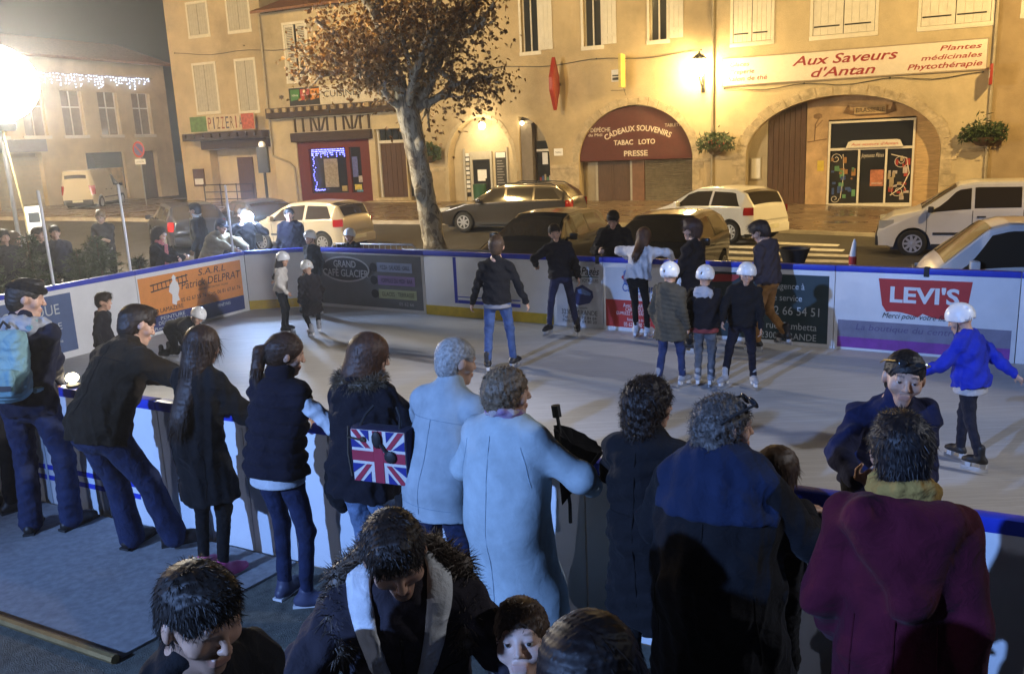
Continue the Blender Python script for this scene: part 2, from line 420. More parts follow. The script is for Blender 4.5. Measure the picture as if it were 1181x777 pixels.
    for i in (0, 1):
        hip = (hipL, hipR)[i]; an, fd, _ = A[i]
        q_ = .82 if bottom else 1.0; f.cone(hip, K[i], .075*s*q_, .05*s*q_, k=.04*s); f.cone(K[i], an, .048*s*q_, .034*s*q_, k=.03*s)
        f.cone(an, an+fd*.13*s+np.array([0, 0, -.05])*s, .034*s, .026*s, k=.03*s)
        sh, el, wr = AR[i]
        q_ = .84 if top and top.get('sleeve', 1) >= 1 else 1.0; f.cone(sh, el, .045*s*q_, .036*s*q_, k=.03*s); f.cone(el, wr, .036*s*q_, .025*s, k=.02*s)
        # hand: palm, four unequal bent fingers, thumb from the side of the palm
        sg = (-1, 1)[i]; d = unit(wr-el)
        hd = hand[i] if hand and hand[i] else {}
        if 'dir' in hd: d = unit(hd['dir'])
        pn = np.asarray(hd.get('palm', (-sg*1.0, .15, -.2)), float); pn = unit(pn-d*(pn@d)); w = np.cross(d, pn)*1.0
        if w@np.array([0, 1., .4]) < 0 and 'thumb' not in hd: w = -w
        if 'thumb' in hd: w = w*np.sign(w@np.asarray(hd['thumb'], float))
        c0 = hd.get('curl', curl); hz = s*.97
        f.cone(wr, wr+d*.075*hz, .026*hz, .036*hz, k=.02*s, flat=(pn, .45))
        for q, (off, ln) in enumerate(((.027, .078), (.009, .086), (-.009, .080), (-.026, .062))):
            p0 = wr+(d*.078+w*off)*hz; dd = d+w*off*2.2; rr = .0092 if q < 3 else .008
            aa = 0; c = c0*(1+.12*q) if not isinstance(c0, (list, tuple)) else c0[q]
            for sgm, fr in enumerate((.45, .32, .23)):
                aa += c*(.7, 1.0, .7)[sgm]; dr = unit(dd)*math.cos(aa)+pn*math.sin(aa)
                p1 = p0+dr*ln*fr*hz; f.cone(p0, p1, rr*hz, rr*.9*hz, k=.006*hz); p0 = p1; rr *= .93
        tb = wr+(d*.025+w*.028)*hz; t1 = tb+unit(d*.75+w*.75+pn*.25)*.042*hz; t2 = t1+unit(d*.95+w*.15+pn*.45)*.034*hz
        f.cone(tb, t1, .014*hz, .0115*hz, k=.012*hz); f.cone(t1, t2, .0115*hz, .009*hz, k=.006*hz)
        J['hand%d' % i] = (wr, d, pn, w)
    V, Q = f.mesh(res)
    body = link_mesh(name, V, Q, skin_mat(tone), None, True)
    body.location = pos; body.rotation_euler = (0, 0, yaw); tag(body, label, 'person', group)
    # lips, brows, stubble: the skin's own colours
    loc = (V-hc)@Rh/hsz; colr = np.tile(np.array([*tone, 1.0], dtype=np.float32), (len(V), 1))
    def paint(m, c, a): colr[m, :3] = colr[m, :3]*(1-a)+np.array(c)*a
    front = loc[:, 1] > .04
    hcol = np.array(hair['col']) if hair else np.array([.03, .02, .015])
    paint(front & (abs(loc[:, 2]+.052+.006) < .010) & (abs(loc[:, 0]) < .026), (tone[0]*.72, tone[1]*.5, tone[2]*.5), .55)
    if res < .012:
        bz = .034+.10*np.maximum(0, .03-abs(abs(loc[:, 0])-.03))*.2
        paint(front & (abs(loc[:, 2]-bz) < .0042) & (abs(abs(loc[:, 0])-.033) < .018), hcol*.9, .65)
        paint(front & (abs(loc[:, 2]-.0) < .012) & (abs(abs(loc[:, 0])-.045) < .018) & (loc[:, 2] < -.01), (tone[0], tone[1]*.85, tone[2]*.82), .5)
    if beard: paint((loc[:, 2] < -.03) & (loc[:, 1] > -.02) & (loc[:, 2] > -.13) & ~(front & (abs(loc[:, 2]+.058) < .012) & (abs(loc[:, 0]) < .022)), hcol*1.2, beard)
    at = body.data.color_attributes.new('paint', 'FLOAT_COLOR', 'POINT'); at.data.foreach_set('color', colr.ravel())
    # ---- eyes
    if eyes and not blink:
        for e in (-1, 1):
            m = MB(); c = H(e*.031, .0765, .009); m.sphere(c, .0125*hsz, 12)
            g = unit(Rh@np.array([0, 1., -.05])); o = None
            m2 = MB(); m2.sphere(c+g*.0078*hsz, .0078*hsz, 10)
            o = m.build('eye', mat('eye_white', (.52, .49, .46), .2, var=.02), body, True)
            m2.build('iris', mat('iris_dark', (.03, .02, .015), .15, var=.1), o, True)
    # ---- trousers
    if bottom:
        g = bottom.get('loose', .012)*s; f = Field()
        f.ell(pelv+T(0, -.01, -.02), np.array([.155 if female else .148, .115, .12])*s*b+g, k=.03)
        f.cone(pelv, up(0, 0, 1.06), .135*s*b+g, .13*s*b+g, k=.03, flat=(fy, .75))
        for i in (0, 1):
            hip = (hipL, hipR)[i]; an = A[i][0]
            f.cone(hip, K[i], .078*s*(.5+.5*b)+g, .052*s+g, k=.03*s)
            f.cone(K[i], an+np.array([0, 0, -.02*s+.06*sk]), .050*s+g, bottom.get('hem', .042)*s+g, k=.03)
        tr = sdf_obj('trousers', f, max(res, .009), bottom.get('mat') or fabric(bottom['col'], var=.32, bump=.4), body, wrinkle(min(.0045, (bottom.get('loose', .012)+.002)*.6), 21, len(label)))
    # ---- shoes
    if shoes:
        for i in (0, 1):
            an, fd, _ = A[i]; side = np.array([fd[1], -fd[0], 0]); z0 = an[2]-.085*s
            base = np.array([an[0], an[1], z0])
            f = Field(); kk = shoes.get('kind', 'shoe')
            f.cone(base+fd*-.045*s+T(0, 0, .036), base+fd*.12*s+T(0, 0, .034), .040*s, .040*s, k=.02)
            f.cone(base+fd*.12*s+T(0, 0, .034), base+fd*.165*s+T(0, 0, .028), .040*s, .032*s, k=.02)
            f.cone(base+T(0, 0, .05), an+T(0, 0, .015 if kk == 'shoe' else .10), .046*s, .047*s, k=.03)
            f.cone(base+T(0, 0, .06), base+fd*.09*s+T(0, 0, .05), .042*s, .034*s, k=.03)
            f.cut(base+T(0, 0, .008), (0, 0, -1))
            so = sdf_obj('skate_boot' if kk == 'skate' else 'shoe', f, max(res*.8, .007), mat('shoe_%.2f_%.2f_%.2f' % tuple(shoes['col']), shoes['col'], .5, var=.15, bump=.1), body)
            m = MB(); n2 = np.array([0, 0, 1.])
            def slab(y0, y1, x, zz0, zz1, mi=0, wob=None):
                vs = []
                for zz in (zz0, zz1):
                    for (yy, xx) in ((y0, -x), (y1, -x*.8), (y1, x*.8), (y0, x)): vs.append(base+fd*yy+side*xx+np.array([0, 0, zz]))
                m.add(vs, [(0, 1, 2, 3), (7, 6, 5, 4), (0, 4, 5, 1), (1, 5, 6, 2), (2, 6, 7, 3), (3, 7, 4, 0)], mi)
            if kk == 'skate':
                slab(-.09*s, .2*s, .0035, -.068, -.03); m.build('blade', mat('blade_steel', (.7, .72, .75), .25, 1.0, var=.05), so)
                m = MB(); slab(-.07*s, -.01*s, .018, -.034, .016); slab(.09*s, .15*s, .018, -.034, .016); m.build('blade_holder', mat('holder_%.1f' % shoes.get('hold', .6), (shoes.get('hold', .6),)*3, .4, var=.05), so)
            else:
                slab(-.085*s, .195*s, .036*s, 0, .016*s); m.build('sole', mat('sole_%.2f' % shoes.get('sole', .05), (shoes.get('sole', .05),)*3, .7, var=.1), so)
    # ---- jacket / coat / sweater
    if top:
        t = top.get('t', .018)*s; z1 = top.get('hem', -.08); f = Field(); col = top['col']; fl = top.get('flare', .02)
        kz = top.get('k', .05)*s
        f.cone(up(0, 0, 1.02), up(0, 0, 1.22), .138*s*b+t, .145*s*b+t, k=kz, flat=(fy, .76)); f.cone(up(0, 0, 1.22), up(0, -.008, 1.35), .150*s*b+t, .125*s*b+t, k=kz, flat=(fy, .76))
        f.cone(shL, shR, .052*s+t, .052*s+t, k=.06*s); f.cone(up(0, -.02, 1.42), up(0, -.01, 1.34), .065*s+t*.6, .11*s+t, k=.06*s)
        hemc = pelv+(Rt@np.array([0, 0, -.02])+np.array([0, 0, z1+.02]))*s
        if z1 < -.25:
            mid = (K[0]+K[1])/2; hemc = pelv+(mid-pelv)*min(1.3, abs(z1)/.42)
        f.cone(up(0, 0, 1.04), hemc, .138*s*b+t, (.15*b+fl)*s+t, k=kz, flat=(fy, .80)); 
        f.ell(pelv+T(0, -.012, .0), np.array([.15, .115, .12])*s*b+t, k=kz)
        dn = unit(hemc-up(0, 0, 1.04)); f.cut(hemc, dn, k=.012)
        sl = top.get('sleeve', 1.0)
        if sl > 0 and not top.get('vest'):
            for i in (0, 1):
                sh, el, wr = AR[i]; e2 = wr-unit(wr-el)*.012*s if sl >= 1 else el+(wr-el)*max(0, (sl-.5)*2)
                f.cone(sh, el, .050*s+t, .042*s+t, k=.035*s); f.cone(el, e2, .042*s+t, .032*s+t*.8, k=.03*s)
        if top.get('collar'):
            ch = top['collar']; f.cone(up(0, -.02, 1.43), neck0+(H(0, -.02, -.05)-neck0)*ch, .062*s+t*.8, .064*s+t*.5, k=.02*s)
        if top.get('hood'):
            f.ell(up(0, -.105, 1.40), np.array([.135, .07, .11])*s, Rt, k=.04); f.cone(up(-.11, -.05, 1.45), up(.11, -.05, 1.45), .045*s, .045*s, k=.04)
            if top['hood'] == 'big': f.cone(up(-.10, -.12, 1.42), up(.04, -.15, 1.20), .07*s, .05*s, k=.05); f.cone(up(.12, -.08, 1.42), up(.03, -.15, 1.18), .06*s, .05*s, k=.05)
        nz = wrinkle(top.get('wr', .010), top.get('wf', 17), len(label)+3)
        if top.get('quilt'):
            q = top['quilt']; nz0 = nz
            def nz(P, q=q, nz0=nz0):
                L = (P-pelv)@Rt
                return nz0(P)*.7-.020*np.abs(np.sin(L[:, 2]*math.pi/q))**.6+.010
        jk = sdf_obj(top.get('name', 'jacket'), f, max(res, .008), top.get('mat') or fabric(col), body, nz)
        J['jacket'] = jk
        if top.get('sleeve_col') is not None:
            f = Field()
            for i in (0, 1):
                sh, el, wr = AR[i]; f.cone(sh, el, .054*s, .047*s, k=.03*s); f.cone(el, wr, .047*s, .036*s, k=.03*s)
            sdf_obj('sleeve', f, max(res, .008), fabric(top['sleeve_col']), body, wrinkle(.005, 24, 5))
        if top.get('under') is not None:   # a paler hem that shows under the jacket
            f = Field(); f.cone(pelv+T(0, 0, .05), hemc+T(0, 0, -.06), .14*s*b+t*.2, (.148*b+fl)*s+t*.2, k=.03, flat=(fy, .8)); f.cut(hemc+T(0, 0, -.065), (0, 0, -1)); sdf_obj('sweater_hem', f, .01, fabric(top['under']), body)
        if top.get('yoke') is not None:
            f = Field(); f.cone(up(0, -.01, 1.30), up(0, -.01, 1.36), .156*s*b+t, .135*s*b+t, k=kz, flat=(fy, .78)); f.cone(shL, shR, .055*s+t, .055*s+t, k=.06*s); f.cone(up(0, -.02, 1.43), up(0, -.01, 1.34), .065*s+t, .115*s+t, k=.06*s); f.cut(up(0, 0, 1.27), Rt@np.array([0, 0, -1.])); sdf_obj('yoke', f, .008, fabric(top['yoke']), body, nz)
        if top.get('fur') is not None:
            f = Field(); pts = [up(.13*math.sin(a), -.055-.085*math.cos(a)*1.0, 1.455-.03*math.cos(a)) for a in np.linspace(-2.4, 2.4, 10)] if top.get('furpts') is None else [up(*p) for p in top['furpts']]
            for p, q in zip(pts[:-1], pts[1:]): f.cone(p, q, .036*s, .036*s, k=.02)
            V2, Q2 = f.mesh(.011); N2 = vnormals(V2, Q2); ii = rng.integers(0, len(V2), 3800)
            SV, SF = strands(V2, N2, ii, .042*s, .0035, lambda P, N: N+rng.normal(size=N.shape)*.45+np.array([0, 0, -.2]), 2, droop=.2)
            link_mesh('fur_trim', np.vstack([V2, SV]), np.vstack([Q2, SF+len(V2)]), hair_mat(top['fur']), body, False)
    if scarf:
        f = Field(); r0 = .082*s; n = 12; r = np.random.default_rng(len(label))
        for lay in range(3):
            pts = [neck0+Rt@(np.array([r0*(1+.12*lay*0)*math.cos(a), r0*.95*math.sin(a)+.01, .03+.035*(lay-1)+.014*math.sin(a*2+lay*2)])*1.0) for a in np.linspace(0, 2*math.pi, n)]
            for p, q in zip(pts[:-1], pts[1:]): f.cone(p, q, .027*s*scarf.get('w', 1), .027*s*scarf.get('w', 1), k=.008)
        if scarf.get('tails'):
            for e in (-1, 1): f.cone(up(e*.03, .13, 1.43), up(e*.05, .15, 1.08), .028*s, .034*s, k=.02, flat=(fy, .4))
        sdf_obj('scarf', f, max(res*.8, .007), fabric(scarf['col'], 500, bump=.5) if 'mat' not in scarf else scarf['mat'], body, wrinkle(.004, 60, 2))
    # ---- hair
    if hair and not (helmet and hair['kind'] in ('short', 'crop', 'crew')):
        kd = hair['kind']; hcl = hair['col']; f = Field(); V = Q = None
        vol = hair.get('vol', .012)
        f.ell(H(0, -.016, .036), (np.array([.078, .096, .088])+vol)*hsz, Rh, k=.02)
        if kd in ('short', 'crop', 'crew'):
            f.ell(H(0, -.05, -.02), (np.array([.068, .06, .07])+vol*.6)*hsz, Rh, k=.02)
            f.ell(H(0, .125, -.03), np.array([.10, .088, .088])*hsz, Rh, k=.012, op='s')
            for e in (-1, 1): f.ell(H(e*.085, .02, -.03), np.array([.028, .05, .055])*hsz, Rh, k=.01, op='s')
            f.cut(H(0, -.03, -.085), Rh@np.array([0, .45, -1.]))
            if kd != 'crew': f.ell(H(0, .045, .105), np.array([.055, .05, .03])*hsz, Rh, k=.03)
        elif kd == 'curly':
            f.ell(H(0, -.05, -.01), (np.array([.085, .075, .10])+vol*.8)*hsz, Rh, k=.04)
            if hair.get('long'): f.ell(H(0, -.06, -.10), (np.array([.095, .06, .09])+vol*.6)*hsz, Rh, k=.04)
            f.ell(H(0, .135, -.02), np.array([.085, .09, .085])*hsz, Rh, k=.02, op='s')
        elif kd == 'bob':
            f.cone(H(0, -.03, .03), H(0, -.04, -.10), (.088+vol)*hsz, (.095+vol)*hsz, k=.03)
            f.ell(H(0, .135, -.03), np.array([.072, .085, .10])*hsz, Rh, k=.015, op='s'); f.cut(H(0, 0, -.125), Rh@np.array([0, .2, -1.]))
        elif kd == 'long':
            f.cone(H(0, -.03, .03), H(0, -.05, -.12), (.086+vol)*hsz, .088*hsz, k=.03)
            f.cone(H(0, -.055, -.1), up(0, -.16-top.get('t', .02) if top else -.12, hair.get('end', 1.25)), .085*hsz, .07*s, k=.04, flat=(fy, .45))
            f.ell(H(0, .135, -.03), np.array([.070, .085, .11])*hsz, Rh, k=.015, op='s')
        elif kd == 'tail':
            f.ell(H(0, -.05, -.02), (np.array([.07, .06, .07])+vol*.5)*hsz, Rh, k=.02)
            f.ell(H(0, .125, -.03), np.array([.09, .088, .088])*hsz, Rh, k=.012, op='s'); f.cut(H(0, -.03, -.075), Rh@np.array([0, .4, -1.]))
            tp = [H(0, -.105, .03), H(.0, -.15, .0), H(.01, -.15, -.09), H(.01, -.125, -.17)]
            for p, q, r1, r2 in zip(tp[:-1], tp[1:], (.026, .036, .034), (.036, .034, .012)): f.cone(p, q, r1*hsz, r2*hsz, k=.02)
        if helmet: f.cut(H(0, 0, .03), Rh@np.array([0, 0, 1.]))
        nzh = wrinkle(hair.get('amp', .006 if kd == 'curly' else .0025), 75 if kd == 'curly' else 110, 11)
        V, Q = f.mesh(max(res*.8, .006), nzh)
        if hair.get('n'):
            N2 = vnormals(V, Q); n = hair['n']
            L2 = (V-hc)@Rh/hsz; cand = np.nonzero(L2[:, 1] < .1)[0]
            ii = rng.choice(cand, n)
            dn = Rh@np.array([0, 0, -1.]); fw_ = Rh@np.array([0, 1., 0]); bk = -fw_
            pole = H(0, -.055, .125)
            def comb(P, N):
                c = P-pole; c = c-N*np.sum(c*N, 1, keepdims=True); return c/(np.linalg.norm(c, axis=1, keepdims=True)+1e-6)
            if kd == 'curly': df = lambda P, N: N*.25+rng.normal(size=N.shape)*.7+comb(P, N)*.6+dn*.2
            elif kd in ('long', 'bob'): df = lambda P, N: comb(P, N)*.8+dn*.5+N*.03+rng.normal(size=N.shape)*.07
            elif kd == 'tail':
                tpp = H(0, -.115, .03)
                def df(P, N):
                    c = tpp-P; c = c-N*np.sum(c*N, 1, keepdims=True); c /= np.linalg.norm(c, axis=1, keepdims=True)+1e-6
                    tail = (((P-hc)@Rh/hsz)[:, 1] < -.112)[:, None]
                    return np.where(tail, dn+N*.1, c+N*.03)+rng.normal(size=N.shape)*.08
            else:
                def df(P, N):
                    y = ((P-hc)@Rh/hsz)[:, 1:2]; fr = np.clip((y-.055)/.04, 0, 1)*.6
                    return N*(hair.get('lift', .3)+fr*.5)+comb(P, N)*(.7-1.1*fr)+fw_*hair.get('fwd', .3)*(1-fr)+rng.normal(size=N.shape)*.22
            SV, SF = strands(V, N2, ii, hair.get('len', .03), hair.get('sw', .0028), df, 3, curl=hair.get('curl', .008 if kd == 'curly' else 0), droop=.15)
            V = np.vstack([V, SV]); Q = np.vstack([Q, SF+(len(V)-len(SV))])
        ho = link_mesh('hair', V, Q, hair_mat(hcl), body, True)
    if helmet:
        f = Field(); r = np.array([.108, .126, .116])*hsz
        f.ell(H(0, -.008, .042), r, Rh, k=.01); f.ell(H(0, -.008, .020), r-.014*hsz, Rh, k=.004, op='s')
        for e in (-1, 1): f.cone(H(e*.094, -.02, .02), H(e*.092, -.03, -.03), .022*hsz, .016*hsz, k=.02)
        f.cut(H(0, 0, -.005), Rh@np.array([0, .28, -1.]), k=.006)
        for (vx, vy, vz) in ((-.05, .075, .118), (.05, .075, .118), (-.045, -.01, .152), (.045, -.01, .152), (-.055, -.09, .108), (.055, -.09, .108), (0, -.122, .06)):
            f.ell(H(vx, vy, vz), np.array([.011, .021, .018])*hsz, Rh, k=.003, op='s')
        ho = sdf_obj('helmet', f, max(.0065, res*.7), mat('helmet_white_%.2f' % helmet[0], helmet, .35, var=.06, coat=.3), body)
        m = MB()
        m.tube([H(-.083, .0, .0), H(-.075, .02, -.06), H(-.03, .055, -.108), H(.03, .055, -.108), H(.075, .02, -.06), H(.083, 0, 0)], .005*hsz, 6)
        m.build('chin_strap', mat('strap_black', (.02, .02, .022), .7), ho)
    J['body'] = body
    return J
from mathutils.bvhtree import BVHTree
def seam(J, lines, side=-1, r=.0032, col=None, name='seam'):
    """stitched seams laid on a garment: lines of (x, z) in torso axes, found on the cloth by looking at it from behind or in front"""
    jk = J['jacket']; bv = BVHTree.FromObject(jk, bpy.context.evaluated_depsgraph_get()); Rt, up = J['Rt'], J['up']; m = MB()
    for ln in lines:
        pts = []
        for (p, q) in zip(ln[:-1], ln[1:]):
            for t in np.linspace(0, 1, 14): pts.append((p[0]+(q[0]-p[0])*t, p[1]+(q[1]-p[1])*t))
        run = []
        for x, z in pts:
            o = up(x, side*.7, z); d = Rt@np.array([0, -side*1.0, 0]); h = bv.ray_cast(Vector(o), Vector(d))
            if h[0] is not None: run.append(np.array(h[0])-d*.0012)
        if len(run) > 2: m.tube(run, r, 5)
    if m.v: m.build(name, fabric(col or (.008, .008, .009)), jk, True)
def toW(o, p):
    a = o.rotation_euler[2]; c, s_ = math.cos(a), math.sin(a); return np.array([o.location[0]+p[0]*c-p[1]*s_, o.location[1]+p[0]*s_+p[1]*c, o.location[2]+p[2]])
# ------------------------------------------------------------------ the square: terrain, paving, rink
FA = RAD(-25); P0 = np.array([13.424, 32.431])
FU = np.array([math.cos(FA), math.sin(FA)]); FV = np.array([-math.sin(FA), math.cos(FA)])     # along the facade, into the facade
def fac(s, d): return P0+FU*s+FV*d
def GS(s): return np.where(s > -7.5, -.18-.04*np.minimum(s, 6), .12+.011*np.minimum(-7.5-s, 30))
def ground_z(x, y):
    x = np.asarray(x, float); y = np.asarray(y, float)
    s = (x-P0[0])*FU[0]+(y-P0[1])*FU[1]; d = (x-P0[0])*FV[0]+(y-P0[1])*FV[1]
    f = np.clip((d+17)/10, 0, 1); f = f*f*(3-2*f)
    n = x*math.sin(TH)+y*math.cos(TH); e = np.clip((n-13)/4, 0, 1)
    return -.03*(1-e)+e*(-.2*(1-f)+(GS(s)-.10)*f)
def sheet(name, us, vs, fn, material, kind='structure', parent=None):
    U, Vv = np.meshgrid(us, vs, indexing='ij'); P = fn(U.ravel(), Vv.ravel()); nu, nv = len(us), len(vs)
    i = np.arange(nu*nv).reshape(nu, nv)
    Q = np.stack([i[:-1, :-1].ravel(), i[1:, :-1].ravel(), i[1:, 1:].ravel(), i[:-1, 1:].ravel()], 1)
    o = link_mesh(name, P, Q, material, parent, True)
    if kind: o['kind'] = kind
    return o
asphalt = mat('asphalt', (.05, .047, .043), .62, var=.3, scale=1.3, bump=.5, bscale=90, dirt=.35)
sheet('ground', np.concatenate([[-400, -200, -110], np.linspace(-75, 60, 100), [110, 200, 400]]), np.concatenate([[-300, -100], np.linspace(-30, 90, 100), [140, 250, 500]]),
      lambda x, y: np.stack([x, y, ground_z(x, y)], 1), asphalt)
def wet_paving():
    m = mat('wet_paving', (.17, .125, .085), .3, var=.3, scale=2.2, bump=.12, bscale=40, spec=.5)
    nt = m.node_tree; N = nt.nodes; L = nt.links; b = N['Principled BSDF']
    tc = N.new('ShaderNodeTexCoord'); mp = N.new('ShaderNodeMapping'); mp.inputs['Rotation'].default_value = (0, 0, RAD(25)); L.new(tc.outputs['Object'], mp.inputs[0])
    br = N.new('ShaderNodeTexBrick'); br.inputs['Scale'].default_value = 2.6; br.inputs['Mortar Size'].default_value = .012
    br.inputs['Color1'].default_value = (.21, .15, .10, 1); br.inputs['Color2'].default_value = (.12, .085, .06, 1); br.inputs['Mortar'].default_value = (.05, .04, .035, 1)
    L.new(mp.outputs[0], br.inputs['Vector']); L.new(br.outputs['Color'], b.inputs['Base Color'])
    no = N.new('ShaderNodeTexNoise'); no.inputs['Scale'].default_value = .9; no.inputs['Detail'].default_value = 6; L.new(tc.outputs['Object'], no.inputs['Vector'])
    r = N.new('ShaderNodeMapRange'); r.inputs[1].default_value = .35; r.inputs[2].default_value = .65; r.inputs[3].default_value = .13; r.inputs[4].default_value = .5; L.new(no.outputs['Fac'], r.inputs[0]); L.new(r.outputs[0], b.inputs['Roughness'])
    bp = N.new('ShaderNodeBump'); bp.inputs['Strength'].default_value = .35; bp.inputs['Distance'].default_value = .01; L.new(br.outputs['Fac'], bp.inputs['Height']); bp.invert = True; L.new(bp.outputs[0], b.inputs['Normal'])
    return m
PAVE_D = -8.6
def pv(s, d):
    p = P0[None]+s[:, None]*FU+d[:, None]*FV; return np.stack([p[:, 0], p[:, 1], GS(s)+np.clip(d+8.6, -1, 0)*0+0*d], 1)
sheet('pavement', np.linspace(-60, 40, 160), np.array([PAVE_D, -6, -4, -2, 0, .6, 3]), pv, wet_paving())
def kb(s, t):
    p = P0[None]+s[:, None]*FU+(PAVE_D-.01)*FV; z = GS(s); prof = t
    off = np.where(t < 1, 0, np.where(t < 2, 0, .16)); zz = np.where(t < 1, -.35, .006)
    q = p+off[:, None]*FV; return np.stack([q[:, 0], q[:, 1], z+zz], 1)
sheet('kerb', np.linspace(-60, 40, 120), np.array([0., 1., 2.]), kb, mat('kerb_stone', (.32, .29, .25), .6, var=.25, scale=3, bump=.3))
# crossing: five painted bars that run along the street
stripe_m = mat('road_paint', (.72, .70, .64), .6, var=.25, scale=5, dirt=.55)
cw = empty('pedestrian_crossing', (*uv(-3.2, 22), 0), -TH); cw['kind'] = 'structure'
for i, (nn, ua, ub) in enumerate(((19.75, -4.9, -2.0), (20.75, -5.35, -2.2), (21.8, -5.8, -2.45), (22.85, -6.0, -2.7), (23.9, -6.3, -2.95))):
    us = np.linspace(ua, ub, 12)
    def fs(u, v):
        p = np.array([uv(a, b) for a, b in zip(u, v)]); return np.stack([p[:, 0], p[:, 1], ground_z(p[:, 0], p[:, 1])+.006], 1)
    o = sheet('painted_bar', us, np.array([nn-.25, nn, nn+.25]), fs, stripe_m, None, None)
    o.parent = cw; o.matrix_parent_inverse = (Matrix.Translation(cw.location)@Matrix.Rotation(-TH, 4, 'Z')).inverted()

# ice, near floor, carpeted walkway
def ice_mat():
    m = mat('ice', (.455, .445, .435), .5, var=.10, scale=1.6, spec=.3)
    nt = m.node_tree; N = nt.nodes; L = nt.links; b = N['Principled BSDF']
    tc = N.new('ShaderNodeTexCoord'); mp = N.new('ShaderNodeMapping'); mp.inputs['Scale'].default_value = (.6, 5, 1); mp.inputs['Rotation'].default_value = (0, 0, .5); L.new(tc.outputs['Object'], mp.inputs[0])
    n1 = N.new('ShaderNodeTexNoise'); n1.inputs['Scale'].default_value = 4; n1.inputs['Detail'].default_value = 9; n1.inputs['Roughness'].default_value = .75; n1.inputs['Distortion'].default_value = 1.6; L.new(mp.outputs[0], n1.inputs['Vector'])
    n2 = N.new('ShaderNodeTexNoise'); n2.inputs['Scale'].default_value = .55; n2.inputs['Detail'].default_value = 5; L.new(tc.outputs['Object'], n2.inputs['Vector'])
    ad = N.new('ShaderNodeMath'); ad.operation = 'ADD'; L.new(n1.outputs['Fac'], ad.inputs[0]); L.new(n2.outputs['Fac'], ad.inputs[1])
    r = N.new('ShaderNodeMapRange'); r.inputs[1].default_value = .7; r.inputs[2].default_value = 1.3; r.inputs[3].default_value = .8; r.inputs[4].default_value = 1.12; L.new(ad.outputs[0], r.inputs[0])
    v = N.new('ShaderNodeVectorMath'); v.operation = 'SCALE'; v.inputs[0].default_value = (.455, .445, .435); L.new(r.outputs[0], v.inputs['Scale']); L.new(v.outputs[0], b.inputs['Base Color'])
    prev = v.outputs[0]
    for an, sc_ in ((.25, 3.1), (1.15, 2.3), (-.7, 2.7), (2.0, 3.6)):   # skate cuts and scrapings
        m2 = N.new('ShaderNodeMapping'); m2.inputs['Rotation'].default_value = (0, 0, an); m2.inputs['Scale'].default_value = (.22, 16, 1); L.new(tc.outputs['Object'], m2.inputs[0])
        n3 = N.new('ShaderNodeTexNoise'); n3.inputs['Scale'].default_value = sc_; n3.inputs['Detail'].default_value = 3; n3.inputs['Distortion'].default_value = .35; L.new(m2.outputs[0], n3.inputs['Vector'])
        r3 = N.new('ShaderNodeMapRange'); r3.inputs[1].default_value = .60; r3.inputs[2].default_value = .66; r3.inputs[3].default_value = 0; r3.inputs[4].default_value = .45; L.new(n3.outputs['Fac'], r3.inputs[0])
        x3 = N.new('ShaderNodeMix'); x3.data_type = 'RGBA'; L.new(r3.outputs[0], x3.inputs[0]); L.new(prev, x3.inputs[6]); x3.inputs[7].default_value = (.58, .58, .58, 1); prev = x3.outputs[2]
    L.new(prev, b.inputs['Base Color'])
    r2 = N.new('ShaderNodeMapRange'); r2.inputs[3].default_value = .35; r2.inputs[4].default_value = .7; L.new(n1.outputs['Fac'], r2.inputs[0]); L.new(r2.outputs[0], b.inputs['Roughness'])
    bp = N.new('ShaderNodeBump'); bp.inputs['Strength'].default_value = .35; bp.inputs['Distance'].default_value = .008; L.new(n1.outputs['Fac'], bp.inputs['Height']); L.new(bp.outputs[0], b.inputs['Normal'])
    return m
def poly_sheet(name, pts, z0, z1, material, kind='structure'):
    m = MB(); n = len(pts)
    m.add([(*p, z1) for p in pts]+[(*p, z0) for p in pts], [tuple(range(n))]+[(i, n+i, n+(i+1) % n, (i+1) % n) for i in range(n)])
    o = m.build(name, material); o['kind'] = kind; return o
FL0, FL1 = np.array([-10.35, 12.12]), np.array([2.4, 11.12])          # far boards, ends in rink axes
poly_sheet('ice', [uv(-11.45, 4.1), uv(2.6, 4.1), uv(2.6, 11.15), uv(-10.3, 12.2), uv(-11.45, 11.45)], -.05, 0, ice_mat())
poly_sheet('paving', [uv(-16, -9), uv(9, -9), uv(9, 4.02), uv(-16, 4.02)], -.1, .07, mat('near_asphalt', (.12, .125, .105), .8, var=.4, scale=14, bump=.8, bscale=140, dirt=.3))
poly_sheet('carpet', [uv(-14, 2.75), uv(-3.99, 2.75), uv(-3.83, 4.0), uv(-14, 4.0)], .05, .088, mat('grey_carpet', (.30, .305, .31), .95, var=.2, scale=20, bump=.6, bscale=400, dirt=.25))
m = MB(); a, b2 = uv(-14, 2.70), uv(-3.97, 2.70)
m.tube([(*a, .10), (*b2, .10)], .028, 8); o = m.build('edging_bar', mat('brass_edge', (.30, .21, .09), .5, .6, var=.3)); tag(o, 'worn brass edging bar along the outer edge of the grey carpet', 'edging')

